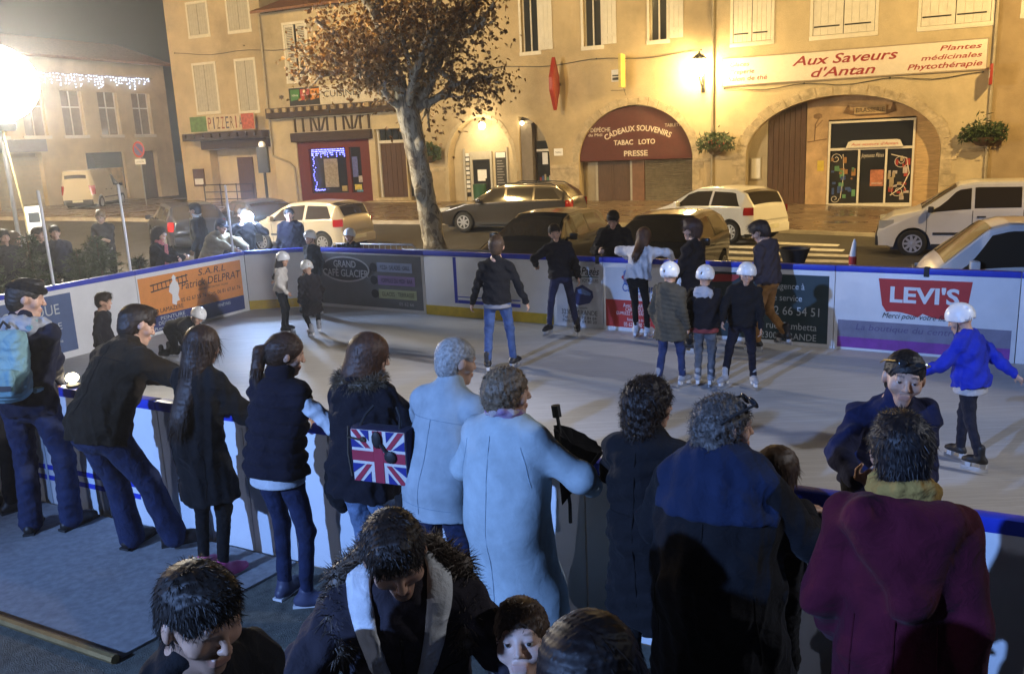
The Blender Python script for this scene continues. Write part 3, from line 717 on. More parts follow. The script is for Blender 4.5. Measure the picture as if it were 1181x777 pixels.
# ------------------------------------------------------------------ rink boards
WB = mat('board_white', (.74, .75, .76), .38, var=.05, scale=3, dirt=.12)
BLUE = mat('rail_blue', (.025, .05, .48), .4, var=.1)
YEL = mat('kick_yellow', (.62, .44, .03), .5, var=.15, dirt=.3)
RED = mat('sign_red', (.50, .035, .03), .5, var=.08)
INK = mat('ink_black', (.02, .02, .022), .6, var=.05)
WHT = mat('print_white', (.78, .78, .78), .5, var=.04)
NAVY = mat('print_navy', (.03, .045, .16), .5, var=.08)
def board(A, B, label, back=False, z0=0.0, h=1.07, kick=False, design=None):
    """panel between two points in rink axes, read from its -y side"""
    a, b = uv(*A), uv(*B); d = b-a; L = float(np.linalg.norm(d)); ang = math.atan2(d[1], d[0])
    e = empty('rink_board', (a[0], a[1], 0), ang, label, 'rink board', 'white boards around the ice rink')
    if design: e.scale = (L/design, 1, 1); L = design
    m = MB(); m.box(.004, L-.004, .0, .05, z0, h-.075, bev=.006); m.build('panel', WB, e, True)
    m = MB(); m.box(0.002, L-.002, -.012, .07, h-.073, h, bev=.012); m.build('top_rail', BLUE, e, True)
    if kick:
        m = MB(); m.box(.006, L-.006, -.012 if not back else .052, -.002 if not back else .062, z0+.01, z0+.17); m.build('kick_strip', YEL, e)
    m = MB()
    for x in (.25*L, .75*L):   # brace behind the panel
        m.tube([(x, .06 if not back else -.01, h*.75), (x, .42 if not back else .2, z0+.0)], .018, 6) if not back else None
    if m.v: m.build('brace', mat('galv', (.4, .4, .4), .4, .8), e)
    return e, L
def banner(e, x0, x1, z0, z1, material, parts=(), y=-.004, name='banner'):
    m = MB(); m.box(x0, x1, y, -.0005, z0, z1); return m.build(name, material, e)

FD = FL1-FL0; FLEN = np.linalg.norm(FD)
def fp_(t): return FL0+FD*t/FLEN
# panels along the far side: grey cafe ad, blue goal outline, coach ad, supermarket ad, dark green ad, red jeans ad, spare
cuts = [0.0, 2.23, 5.15, 6.48, 8.15, 10.50, 12.79]
GREY = mat('ad_grey', (.14, .145, .15), .5, var=.12, scale=4)
e, L = board(fp_(0), fp_(2.42), 'far rink board with the dark grey cafe glacier advert', design=2.23); b = banner(e, .04, L-.05, .06, .97, GREY)
m = MB(); n = 40
pts = [(.62+.52*math.cos(2*math.pi*i/n), .70+.23*math.sin(2*math.pi*i/n)) for i in range(n)]; m.prism(pts, -.008, -.005); m.build('emblem', INK, b)
pts2 = [(.62+.49*math.cos(2*math.pi*i/n), .70+.20*math.sin(2*math.pi*i/n)) for i in range(n)]
m = MB(); m.prism([(x*1, z) for x, z in pts], -.0095, -.0085, [pts2[::-1]]); m.build('emblem_ring', mat('pale_grey', (.45, .45, .45), .5), b)
pale = mat('pale_grey', (.45, .45, .45), .5)
text('lettering', 'GRAND', .62, .735, -.0095, pale, b, height=.12, width=.48, bold=.012); text('lettering', 'CAFÉ GLACIER', .62, .57, -.0095, pale, b, height=.13, width=.98, bold=.012)
for z, c, t, w in ((.76, (.30, .36, .52), 'PIZZA · SALADES · GRILL', .66), (.535, (.28, .20, .42), 'FORMULE DU MIDI · BAR', .70), (.30, (.42, .46, .26), 'GLACES · TERRASSE', .72)):
    m = MB(); m.box(1.30, 1.30+w+.04, -.007, -.0045, z-.075, z+.085); m.build('strip', mat('strip%.2f' % z, c, .5), b)
    text('lettering', t, 1.30+.03+w/2, z-.03, -.0075, INK, b, width=w*.9, height=.075)
    m = MB(); m.prism([(1.22+.075*math.cos(k*math.pi/8), z+.075*math.sin(k*math.pi/8)) for k in range(16)], -.0085, -.0045); m.build('badge', INK, b)
text('lettering', '05 62 66', 1.85, .12, -.0055, pale, b, height=.06)
e, L = board(fp_(2.42), fp_(4.86), 'far rink board with a blue goal outline behind the boy in black', kick=True)
m = MB(); m.box(.60, .66, -.004, -.0005, .235, .985); m.box(.665, 1.85, -.004, -.0005, .235, .29); m.box(.665, 1.85, -.004, -.0005, .335, .35); m.build('goal_line', BLUE, e)
e, L = board(fp_(4.86), fp_(5.70), 'far rink board with the coach travel advert and coach picture', design=1.33); b = banner(e, .10, L-.04, .06, .93, mat('ad_white', (.66, .67, .68), .45, var=.04))
GRN = mat('sign_green', (.02, .10, .06), .5)
text('lettering', 'Pascal Pagès', .72, .80, -.005, INK, b, width=1.02, height=.12, shear=.3, bold=.01); m = MB(); m.box(.42, 1.22, -.006, -.0045, .765, .778); m.build('underline', GRN, b)
text('lettering', 'TRANSPORTS de VOYAGEURS', .71, .69, -.005, INK, b, width=1.02, height=.055)
m = MB(); m.prism([(.55, .44), (.62, .60), (.80, .65), (1.06, .56), (1.08, .47), (.98, .38), (.70, .335), (.58, .36)], -.007, -.0045); m.build('coach_picture', NAVY, b)
m = MB(); m.prism([(.66, .57), (.80, .60), (1.02, .53), (1.0, .49), (.70, .52)], -.0085, -.0075); m.build('coach_window', mat('ad_blue', (.15, .25, .5), .4), b)
text('lettering', 'Av. de Lasserre', .72, .285, -.005, INK, b, height=.045); text('lettering', '32300 MIRANDE', .70, .195, -.005, INK, b, height=.075, width=.95)
text('lettering', 'Tél.  05 62 70 84 84', .70, .13, -.005, INK, b, height=.045, width=.9); text('lettering', 'Port. 06 87 64 80 20', .70, .075, -.005, INK, b, height=.045, width=.9)
e, L = board(fp_(5.70), fp_(6.88), 'far rink board with the red and white supermarket advert', design=1.67); b = banner(e, .06, L-.06, .06, .93, mat('ad_white', (.66, .67, .68), .45, var=.04))
m = MB(); m.prism([(.42, .79), (.56, .90), (.56, .68)], -.007, -.0045); m.build('emblem_arrow', RED, b)
m = MB(); m.prism([(.62+.0+.20*math.cos(a), .79+.125*math.sin(a)) for a in np.linspace(-2.4, 2.4, 22)], -.007, -.0045); m.build('emblem_curve', mat('ad_blue', (.15, .25, .5), .4), b)
text('lettering', 'Carrefour', .78, .59, -.005, mat('logo_blue', (.03, .10, .38), .5), b, height=.12, bold=.012); text('lettering', 'market', .74, .505, -.005, RED, b, height=.07, shear=.3)
m = MB(); m.box(.061, L-.061, -.0065, -.0045, .06, .46); m.build('red_field', RED, b)
for z, t, hh in ((.36, 'Avec la CARTE', .06), (.30, 'CARREFOUR', .055), (.245, 'CUMULEZ des AVANTAGES', .05), (.16, 'Rond-point de', .045), (.08, '05 62 66 80 33', .06)): text('lettering', t, .72, z, -.0072, WHT, b, height=hh)
DG = mat('ad_dark_green', (.022, .045, .05), .45, var=.12)
e, L = board(fp_(6.88), fp_(8.94), 'far rink board with the dark green agency advert and phone number', design=2.35); b = banner(e, .04, L-.08, .05, .93, DG)
m = MB(); m.prism([(.35, .80), (.62, .90), (1.02, .90), (.86, .81), (.55, .79)], -.007, -.0045); m.build('emblem', RED, b)
PALE = mat('print_pale', (.50, .55, .57), .5)
for x, z, t, hh, al in ((1.93, .74, 'Une agence à', .085, 'RIGHT'), (1.90, .585, 'votre service', .085, 'RIGHT'), (2.18, .40, '05 62 66 54 51', .115, 'RIGHT'), (2.12, .21, '6, rue Gambetta', .095, 'RIGHT'), (2.12, .075, '32300 MIRANDE', .09, 'RIGHT')):
    text('lettering', t, x, z, -.005, PALE, b, height=hh, align=al)
text('lettering', 'ESPACE', .32, .46, -.005, PALE, b, height=.07); text('lettering', 'IMMO', .32, .17, -.005, PALE, b, height=.09)
e, L = board(fp_(8.94), fp_(10.96), 'far rink board with the red jeans advert over purple bands', design=2.29)
m = MB(); m.box(.06, L-.06, -.004, -.0005, .17, .385); b1 = m.build('grey_band', mat('band_grey', (.21, .20, .27), .5, var=.15), e)
m = MB(); m.box(.06, L-.06, -.0045, -.0005, .035, .169); m.build('purple_band', mat('band_purple', (.22, .05, .30), .5, var=.2), e)
text('lettering', 'La boutique du centre', .95, .27, -.0045, mat('pale_violet', (.12, .10, .20), .5), b1, height=.08, width=1.3, shear=.2)
m = MB()
bw = [(.58, .93), (1.74, .93), (1.70, .62), (1.66, .52)]
bw += [(1.66-.50*t, .52-.0*t-.055*math.sin(math.pi*t)**1) for t in np.linspace(.1, 1, 6)]+[(1.10, .47)]+[(1.10-.40*t, .50-.02*math.cos(math.pi*t)+.02*math.sin(math.pi*t)) for t in np.linspace(.15, 1, 6)]+[(.64, .60)]
m.prism(bw, -.006, -.0005); bb = m.build('red_patch', RED, e); text('lettering', "LEVI'S", 1.16, .65, -.0065, WHT, bb, width=.86, height=.19, bold=.03)
text('lettering', 'Merci pour votre fidélité', 1.13, .445, -.0066, INK, e, height=.07, width=.98, shear=.35)
board(fp_(10.96), FL1, 'plain white far rink board at the right edge of the picture')
# the corner and the left side
e, L = board((-11.4, 11.42), FL0, 'plain angled corner board with a yellow kick strip', kick=True)
e, L = board((-11.36, 9.06), (-11.4, 11.42), 'left rink board with the orange painter and decorator advert')
ORG = mat('ad_orange', (.72, .27, .06), .5, var=.07)
b = banner(e, .03, L-.12, .30, .93, ORG); m = MB(); m.box(.03, L-.12, -.0045, -.0005, .05, .299); b3 = m.build('navy_strip', NAVY, e)
text('lettering', 'S.A.R.L', 1.55, .80, -.005, INK, b, height=.11, shear=.2, width=.62); text('lettering', 'Patrick DELPRAT', 1.52, .63, -.005, INK, b, height=.13, width=1.35, shear=.2)
text('lettering', 'PEINTURE · DÉCORATION · FAÇADE', 1.55, .555, -.005, INK, b, height=.03); text('lettering', '05 62 67 55 76  Port. 06 81 67 61 76', 1.50, .43, -.005, INK, b, height=.065, width=1.35); text('lettering', '32300 LAMAZÈRE', .48, .335, -.005, INK, b, height=.075, width=.75)
text('lettering', 'PEINTURE', .62, .215, -.0055, PALE, b3, height=.06, width=.5); text('lettering', 'DÉCORATION', .62, .14, -.0055, PALE, b3, height=.06, width=.6); text('lettering', 'Revêtement Sols', .70, .07, -.0055, PALE, b3, height=.05, width=.95); text('lettering', 'FENÊTRES', 1.75, .2, -.0055, PALE, b3, height=.05)
m = MB()   # painter with his ladder
m.prism([(.25, .80), (1.02, .86), (1.02, .84), (.25, .78)], -.0065, -.0045); m.prism([(.25, .70), (1.02, .76), (1.02, .74), (.25, .68)], -.0065, -.0045)
for i in range(9): x = .30+.085*i; z = .69+.078*(x-.25)/.77*1.0; m.prism([(x, z), (x+.015, z), (x+.015, z+.105), (x, z+.105)], -.0068, -.0048)
m.build('ladder_picture', INK, b)
m = MB(); m.prism([(.64, .44), (.72, .40), (.74, .46), (.80, .47), (.78, .56), (.82, .66), (.80, .76), (.76, .80), (.77, .86), (.73, .90), (.69, .86), (.70, .80), (.63, .74), (.60, .64), (.66, .58)], -.009, -.007); m.build('painter_picture', WHT, b)
e, L = board((-11.33, 6.30), (-11.36, 9.06), 'left rink board with the blue advert beside the capped spectator')
b = banner(e, .55, 1.62, .10, .93, mat('ad_blue_grey', (.075, .12, .25), .45, var=.1)); text('lettering', 'BOUTIQUE', 1.42, .66, -.005, PALE, b, height=.15, width=.95, align='RIGHT'); text('lettering', 'MODE', 1.42, .44, -.005, PALE, b, height=.10, align='RIGHT'); text('lettering', 'Homme · Femme', 1.40, .25, -.005, PALE, b, height=.05, align='RIGHT')
e, L = board((-11.30, 4.1), (-11.33, 6.30), 'plain left rink board at the near corner of the ice')
# the near side, seen from outside: panels stand with their outer face to the camera
near = [(-11.3, -9.2), (-9.2, -7.1), (-7.1, -5.05), (-5.05, -3.85), (-3.85, -1.75), (-1.75, .35), (.35, 2.6)]
nl = ['near rink board at the far left end of the carpet', 'near rink board left of the man with the cyan backpack', 'near rink board in front of the cyan backpack and the leaning man', 'narrow near rink board in front of the girl with pink shoes',
      'near rink board in front of the puffer vest and the flag bag', 'near rink board between the pale blue coat and the curly haired woman', 'near rink board behind the burgundy coat']
for (a_, b_), l_ in zip(near, nl):
    e, L = board((a_, 4.05), (b_, 4.05), l_, back=True, z0=.05)
    if 'leaning' in l_: m = MB(); m.box(.3, L-.3, -.004, -.0005, .36, .40); m.box(.3, L-.3, -.004, -.0005, .27, .31); m.build('blue_stripe', BLUE, e)
    m = MB()
    for x in (L*.33, L*.67): m.box(x-.012, x+.012, -.006, -.0005, .07, .96)
    m.build('seam_strip', mat('seam_white', (.60, .62, .64), .4), e)
# right end board, outside the picture
board((2.55, 11.1), (2.55, 7.6), 'right end rink board at the edge of the picture'); board((2.55, 7.6), (2.55, 4.1), 'right end rink board nearest the camera')
# black clips on the top rail
for (u_, n_), l_ in (((fp_(5.62)), 'black clip on the rail beside the man in dark coat'), ((fp_(9.98)), 'black clip on the rail above the red jeans advert')):
    p = uv(u_, n_); m = MB(); m.box(-.03, .03, -.02, .085, -.10, .012, bev=.006); o = m.build('rail_clip', INK); o.location = (p[0], p[1], 1.07); o.rotation_euler = (0, 0, -RAD(32.5)); tag(o, l_, 'clip', 'black clips on the boards')
# white posts that stand on the left boards
for i, (u_, n_, l_) in enumerate(((-11.42, 6.75, 'white net post beside the fir twigs at the edge of the picture'), (-11.42, 7.75, 'white net post right above the man with the dark cap'), (-11.42, 9.05, 'white net post left of the woman in the pink scarf'), (-11.47, 11.25, 'white net post beside the man in the beige jacket'))):
    p = uv(u_, n_); m = MB(); m.tube([(0, 0, 0), (-.015, .0, 2.40 if i < 3 else 2.25)], .021, 10); o = m.build('net_post', WB, None, True); m = MB(); m.box(-.05, .05, -.03, .03, .7, 1.05, bev=.005); m.build('bracket', mat('galv', (.4, .4, .4), .4, .8), o)
    m = MB(); m.sphere((-.015, 0, 2.40 if i < 3 else 2.25), .024, 8); m.build('cap', WB, o, True)
    o.location = (p[0], p[1], -.03); tag(o, l_, 'post', 'white net posts on the left boards')
# ------------------------------------------------------------------ buildings, in facade axes: x along, y into the wall, z up
def plaster(name, col, var=.16):
    m = mat(name, col, .88, var=var, scale=.9, bump=.6, bscale=22, dirt=.62)
    return m
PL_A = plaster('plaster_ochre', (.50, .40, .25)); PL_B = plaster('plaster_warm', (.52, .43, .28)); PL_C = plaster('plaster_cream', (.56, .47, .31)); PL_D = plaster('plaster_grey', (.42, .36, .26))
STONE = mat('arch_stone', (.45, .37, .25), .85, var=.35, scale=3.5, bump=.8, bscale=18, dirt=.4)
SHUT_W = mat('shutter_white', (.66, .63, .55), .55, var=.08, scale=4, dirt=.15)
SHUT_G = mat('shutter_grey', (.46, .43, .36), .6, var=.1, dirt=.2)
WOODD = mat('dark_timber', (.055, .035, .022), .75, var=.35, scale=3, bump=.5, bscale=30, aniso=(1, 1, 6))
BROWN = mat('brown_door', (.085, .042, .022), .5, var=.3, scale=3, bump=.3, aniso=(6, 6, 1))
IRON = mat('iron', (.02, .02, .02), .5, .4)
FRAMEW = mat('frame_white', (.68, .64, .55), .45, var=.06)
GLS = glass('window_glass')
ROOF = mat('roof_tiles', (.22, .11, .065), .8, var=.4, scale=7, bump=.8, bscale=9)
ZINC = mat('drainpipe_zinc', (.36, .31, .22), .5, .3, var=.15)
def building(name, label, s0, s1, top, holes, wmat, depth=9.0, zb=-.6, d0=0.0, thick=.55):
    e = empty(name, (P0[0], P0[1], 0), FA, label, 'building', 'buildings around the square')
    m = MB()
    out = [(s0, zb), (s1, zb), (s1, top), (s0, top)]
    hs = []
    for h in holes: hs.append(h)
    m.prism(out, d0, d0+thick, hs); m.box(s0, s0+.3, d0+thick+.003, d0+depth, zb, top); m.box(s1-.3, s1, d0+thick+.003, d0+depth, zb, top); m.box(s0+.303, s1-.303, d0+depth-.3, d0+depth, zb, top)
    w = m.build('wall', wmat, e)
    m = MB(); m.add([(s0-.15, d0-.55, top-.05), (s1+.15, d0-.55, top-.05), (s1+.15, d0+depth/2, top+1.7), (s0-.15, d0+depth/2, top+1.7), (s0-.15, d0+depth+.5, top-.05), (s1+.15, d0+depth+.5, top-.05),
                     (s0-.15, d0-.55, top+.07), (s1+.15, d0-.55, top+.07), (s1+.15, d0+depth/2, top+1.82), (s0-.15, d0+depth/2, top+1.82), (s0-.15, d0+depth+.5, top+.07), (s1+.15, d0+depth+.5, top+.07)],
                    [(0, 1, 2, 3), (3, 2, 5, 4), (6, 7, 8, 9), (9, 8, 11, 10), (0, 1, 7, 6), (4, 5, 11, 10), (0, 3, 9, 6), (3, 4, 10, 9), (1, 2, 8, 7), (2, 5, 11, 8)])
    m.build('roof', ROOF, e)
    m = MB(); m.box(s0+.31, s1-.31, d0+thick+.01, d0+depth-.31, 3.98, 4.1); m.build('upper_floor', WOODD, e)
    return e, w
def window_closed(e, a, b, z0, z1, material=SHUT_W, straps=True, louvre=False, gap=.012, sill=True):
    m = MB(); m.box(a-.12, b+.12, -.03, .06, z0-.16, z0-.002, bev=.01); fr = m.build('window_sill', FRAMEW, e, True)
    m = MB(); m.box(a-.11, a, -.022, .08, z0, z1+.12); m.box(b, b+.11, -.022, .08, z0, z1+.12); m.box(a+.002, b-.002, -.022, .08, z1, z1+.12); m.build('window_surround', FRAMEW, e)
    mid = (a+b)/2
    for x0, x1 in ((a+.01, mid-gap), (mid+gap, b-.01)):
        m = MB()
        if louvre:
            m.box(x0, x0+.07, .0, .05, z0+.01, z1-.01); m.box(x1-.07, x1, .0, .05, z0+.01, z1-.01); 
            for zz in (z0+.01, (z0+z1)/2-.04, z1-.10): m.box(x0+.071, x1-.071, .002, .05, zz, zz+.09)
            n = int((z1-z0)/.075)
            for i in range(n):
                zz = z0+.05+i*.075; m.add([(x0+.072, .045, zz+.05), (x1-.072, .045, zz+.05), (x1-.072, .008, zz), (x0+.072, .008, zz), (x0+.072, .05, zz+.045), (x1-.072, .05, zz+.045), (x1-.072, .014, zz-.006), (x0+.072, .014, zz-.006)], [(0, 1, 2, 3), (4, 5, 6, 7), (0, 1, 5, 4), (2, 3, 7, 6)])
        else:
            k = 4; w = (x1-x0)/k
            for i in range(k): m.box(x0+i*w+.004, x0+(i+1)*w-.004, .0, .04, z0+.01, z1-.01)
            m.box(x0, x1, .041, .05, z0+.012, z1-.012)
        sh = m.build('shutter', material, e)
        if straps:
            m = MB()
            for zz in (z0+.28, z1-.35): m.box(x0+.03, x1-.12, -.010, -.001, zz, zz+.05)
            m.build('strap_hinge', IRON, sh)
    m = MB(); m.box(a, b, .20, .22, z0, z1); m.build('pane', GLS, e)
def window_open(e, a, b, z0, z1, leaf, leafw):
    m = MB(); m.box(a-.12, b+.12, -.03, .10, z0-.16, z0-.002, bev=.01); m.build('window_sill', FRAMEW, e, True)
    m = MB(); m.box(a-.10, a, -.022, .09, z0, z1+.1); m.box(b, b+.10, -.022, .09, z0, z1+.1); m.build('window_surround', FRAMEW, e)
    m = MB(); m.box(a+.002, b-.002, .22, .24, z0, z1); p = m.build('pane', GLS, e)
    m = MB()
    for x in (a+.003, (a+b)/2-.03, b-.063): m.box(x, x+.06, .17, .215, z0, z1)
    m.build('sash', FRAMEW, p)
    for x0, sg in ((a-.11, -1), (b+.11, 1)):
        if (sg > 0 and 'R' in leaf) or (sg < 0 and 'L' in leaf):
            m = MB(); xs = sorted((x0, x0+sg*leafw)); k = 3; w = (xs[1]-xs[0])/k
            for i in range(k): m.box(xs[0]+i*w+.003, xs[0]+(i+1)*w-.003, -.06, -.03, z0+.01, z1)
            m.box(xs[0]+.05, xs[1]-.05, -.075, -.061, z0+.3, z0+.4); m.build('shutter', SHUT_W, e)
def arch_trim(e, c, half, zs, rise, w, z0, material=STONE, y=-.03):
    n = 19; blk = MB()
    for i in range(n):
        a0, a1 = math.pi*i/n+.006, math.pi*(i+1)/n-.006
        q = []
        for a in np.linspace(a0, a1, 3): q.append((c+(half+.004)*math.cos(a), zs+(rise+.004)*math.sin(a)))
        ww = w*(1+.12*((i*7) % 3-1))
        for a in np.linspace(a1, a0, 3): q.append((c+(half+ww)*math.cos(a), zs+(rise+ww)*math.sin(a)))
        blk.prism(q, y, .02)
    blk.build('arch_stones', material, e)
    for sg in (-1, 1):
        m = MB(); z = zs-.01; i = 0
        while z > z0:
            h = .38+.1*((i*5) % 3)/2; ww = w*(1.0 if i % 2 else 1.45); x0, x1 = sorted((c+sg*(half+.004), c+sg*(half+ww))); m.box(x0, x1, y, .02, max(z0, z-h)+.006, z-.006); z -= h; i += 1
        m.build('quoin', material, e)
def infill(e, c, half, zs, rise, z0, material, d=.56):
    m = MB(); m.prism(arch_pts(c, half+.02, zs, rise+.02, 24, z0), d, d+.12); return m.build('recess_wall', material, e)

# ---- right house with the sweet shop
A3 = (-1.05, 3.40, 1.85, 2.06)
SW = [(-5.0, -3.6), (-2.12, -.02), (1.47, 3.62)]
e3, w3 = building('town_house', 'warm plastered house with the long brasserie shop sign over a wide arch', -5.72, 3.75, 9.6, [arch_pts(*A3, 28, -.59)]+[rect(a, b, 6.05, 8.25) for a, b in SW], PL_B)
arch_trim(e3, *A3, .36, -.3)
for a, b in SW: window_closed(e3, a, b, 6.05, 8.25)
m = MB(); m.box(-5.6, 3.6, -.05, -.0, 1.74, 1.90, bev=.01) if False else m.box(-5.7, -4.6, -.04, -.002, 1.72, 1.86, bev=.01); m.box(2.5, 3.7, -.04, -.002, 1.72, 1.86, bev=.01); m.build('impost', STONE, e3, True)
# passage door on the left, shop front on the right
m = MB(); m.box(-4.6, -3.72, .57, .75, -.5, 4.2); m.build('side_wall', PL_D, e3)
m = MB()
for i in range(7): m.box(-3.70+i*.2, -3.50+i*.2-.012, .60, .66, -.3, 3.75)
m.build('passage_door', BROWN, e3)
m = MB(); m.box(-4.35, -3.95, .50, .565, 0.9, 1.75, bev=.01); mn = m.build('menu_case', SHUT_G, e3); m = MB(); m.box(-4.31, -3.99, .494, .499, .95, 1.70); m.build('menu_sheet', WHT, mn)
mural = mat('shop_panel', (.46, .31, .17), .6, var=.3, scale=2.2, dirt=.35)
m = MB(); m.box(-2.28, -1.50, .57, .75, -.5, 4.2); m.box(1.50, 2.6, .57, .75, -.5, 4.2); m.box(-1.499, 1.499, .57, .75, 3.04, 4.2); m.build('shop_surround', mural, e3)
m = MB()
for i in range(15): m.box(1.56, 2.34, .555, .569, .0+i*.19, .175+i*.19)
m.build('cladding', mat('pale_wood', (.50, .35, .18), .55, var=.25, scale=3, aniso=(1, 1, 7)), e3)
m = MB(); fz0, fz1 = -.22, 2.98
for x in (-1.49, -.42, .52, 1.42): m.box(x, x+.075, .52, .66, fz0, fz1 if x in (-1.49, 1.42) else 1.92)
m.box(-1.414, 1.419, .52, .66, fz1-.08, fz1); m.box(-1.414, 1.419, .525, .655, 1.90, 1.99); m.box(-1.414, 1.419, .525, .655, fz0+.002, fz0+.14); sf = m.build('shop_front', FRAMEW, e3)
gl = mat('shop_glass', (.02, .022, .025), .08, spec=.7, var=0)
def panes(rs, parent, y=.60, material=gl, name='pane'):
    for r in rs:
        m = MB(); m.box(r[0], r[1], y, y+.015, r[2], r[3]); m.build(name, material, parent)
panes([(-1.414, 1.419, 1.99, 2.90), (-1.414, -.42, -.08, 1.90), (-.345, .52, -.08, 1.90), (.595, 1.419, -.08, 1.90)], sf)
# painted flourishes and goods in the windows
m = MB()
def scroll(m, cx, cz, r, turns, sgn=1, w=.022, y=.592):
    pts = []
    for i in range(40):
        t = i/39; a = t*turns*2*math.pi*sgn; rr = r*(1-.8*t); pts.append((cx+rr*math.cos(a), y, cz+rr*math.sin(a)))
    m.tube(pts, w*.5, 4)
scroll(m, 1.0, .35, .28, 1.6); scroll(m, 1.05, 1.45, .26, 1.5, -1); scroll(m, -1.2, 1.6, .2, 1.4); scroll(m, -1.2, .1, .16, 1.3, -1)
m.tube([(.72, .592, 1.7), (1.25, .592, 1.55), (1.36, .592, 1.0), (1.15, .592, .5), (.75, .592, .2)], .02, 4); m.tube([(-.95, .592, 1.75), (-.9, .592, 1.0), (-1.0, .592, .1)], .012, 4)
m.build('window_flourish', mat('paint_pale', (.70, .64, .55), .5), sf)
r_ = np.random.default_rng(3); pals = [(.35, .04, .03), (.04, .08, .25), (.40, .32, .20), (.10, .25, .12), (.45, .40, .38), (.30, .15, .05)]
for q in range(44):
    x0 = r_.uniform(-1.38, -.6) if q % 2 else r_.uniform(.62, 1.25); z0 = r_.uniform(-.05, 1.55); w_, h_ = r_.uniform(.06, .2), r_.uniform(.05, .28)
    m = MB(); m.box(x0, x0+w_, .585, .597, z0, z0+h_, bev=.004); m.build('goods', mat('goods%d' % (q % 6), pals[q % 6], .5), sf)
m = MB(); m.box(.03, .50, .585, .598, .55, 1.15); pm = m.build('poster', mat('poster_red', (.42, .16, .09), .5, var=.35, scale=8), sf); text('lettering', 'CHOCOLAT', .265, .62, .58, WHT, pm, width=.36, height=.07)
text('lettering', 'Joyeuses Fêtes', .08, 1.62, .588, mat('paint_pale', (.70, .64, .55), .5), sf, width=.8, height=.15, shear=.3)
m = MB(); m.prism([(-.86, 1.98), (1.12, 1.98), (1.0, 2.22), (.9, 2.25), (-.65, 2.25), (-.78, 2.2)], .44, .52); sb = m.build('door_sign', FRAMEW, e3); text('lettering', "Aux saveurs d'Antan", .13, 2.06, .436, RED, sb, width=1.6, height=.10, shear=.2)
m = MB(); m.prism([(-1.0, 3.28), (-.85, 3.55), (-.78, 3.35), (-.3, 3.28), (.3, 3.34), (.62, 3.32), (.70, 3.58), (.82, 3.26), (.5, 3.16), (-.4, 3.14)], .53, .569); sb = m.build('hanging_sign', mat('wood_sign', (.16, .09, .04), .6, var=.3), e3)
m = MB(); m.prism([(-.62, 3.20), (.48, 3.20), (.48, 3.50), (-.62, 3.46)], .515, .529); sb2 = m.build('scroll_panel', mat('parchment', (.42, .30, .16), .6, var=.2), sb); text('lettering', 'BRASSERIE', -.07, 3.265, .51, WOODD, sb2, width=.98, height=.16)
m = MB(); m.box(-1.86, -1.62, .558, .569, 1.15, 1.55); m.build('yellow_notice', mat('notice_yellow', (.55, .42, .06), .5), e3)
m = MB(); m.tube([(-2.0, .566, 2.3), (-1.98, .566, 2.9), (-1.85, .566, 3.15)], .018, 5); m.tube([(-1.98, .566, 2.75), (-1.72, .566, 3.05)], .014, 5); m.sphere((-1.9, .58, 3.2), .28, 10, 0, (1, .05, .6)); m.sphere((-1.75, .58, 2.98), .16, 10, 0, (1, .05, .6)); m.tube([(-2.25, .566, 2.25), (-1.55, .566, 2.35)], .02, 5); m.build('painted_tree', mat('paint_brown', (.20, .12, .06), .7, var=.3), e3)
# long sign board
sg = empty('shop_sign', (*fac(-.88, -.06), 4.98), FA, 'long cream shop sign with dark red lettering above the wide arch', 'sign')
m = MB(); m.box(-4.46, 4.46, 0, .055, -.47, .50, bev=.008); m.build('panel', mat('sign_cream', (.70, .64, .55), .45, var=.05), sg, True)
m = MB(); m.box(-4.50, 4.50, -.012, .058, -.51, -.472); m.box(-4.50, 4.50, -.012, .058, .502, .54); m.box(-4.50, -4.462, -.012, .058, -.471, .501); m.box(4.462, 4.50, -.012, .058, -.471, .501); m.build('sign_frame', mat('sign_frame', (.35, .28, .2), .5), sg)
LR = mat('letter_red', (.30, .025, .03), .5, var=.05)
for t, x, z, w_, h_, sh in (('Glaces', -3.86, .20, .72, .16, .15), ('Creperie', -3.78, -.07, .94, .16, .15), ('Salon de thé', -3.55, -.33, 1.45, .17, .15), ('Aux Saveurs', -.15, .07, 3.6, .34, .3), ("d'Antan", -.2, -.38, 2.2, .33, .3), ('Plantes', 3.62, .22, 1.3, .17, .25), ('médicinales', 3.35, -.07, 1.9, .17, .25), ('Phytothérapie', 3.15, -.36, 2.35, .19, .25)):
    text('lettering', t, x, z, -.002, LR, sg, width=w_, height=h_, shear=sh, bold=.014)

# ---- middle house with the newsagent arch
A2 = (-8.94, 2.40, 1.80, 2.20); A1 = (-15.98, 1.62, 1.90, 1.98)
q0 = [(-14.05, -.59), (-12.66, -.59), (-12.66, 1.9)]+[(-14.05+1.39*math.cos(a), 1.9+1.9*math.sin(a)) for a in np.linspace(.05, math.pi/2, 10)]
WO = [(-11.0, -10.25), (-8.25, -7.55), (-13.75, -13.0)]
e2, w2 = building('town_house', 'ochre plastered house with the maroon newsagent arch and open white shutters', -19.0, -5.726, 9.9, [arch_pts(*A2, 26, -.59), arch_pts(*A1, 22, -.59), q0]+[rect(a, b, 6.42, 8.7) for a, b in WO], PL_A)
arch_trim(e2, *A2, .30, -.1); arch_trim(e2, *A1, .16, .1, PL_C, -.02)
window_open(e2, -11.0, -10.25, 6.42, 8.7, 'R', .55); window_open(e2, -8.25, -7.55, 6.42, 8.7, 'R', .55); window_open(e2, -13.75, -13.0, 6.42, 8.7, 'R', .55)
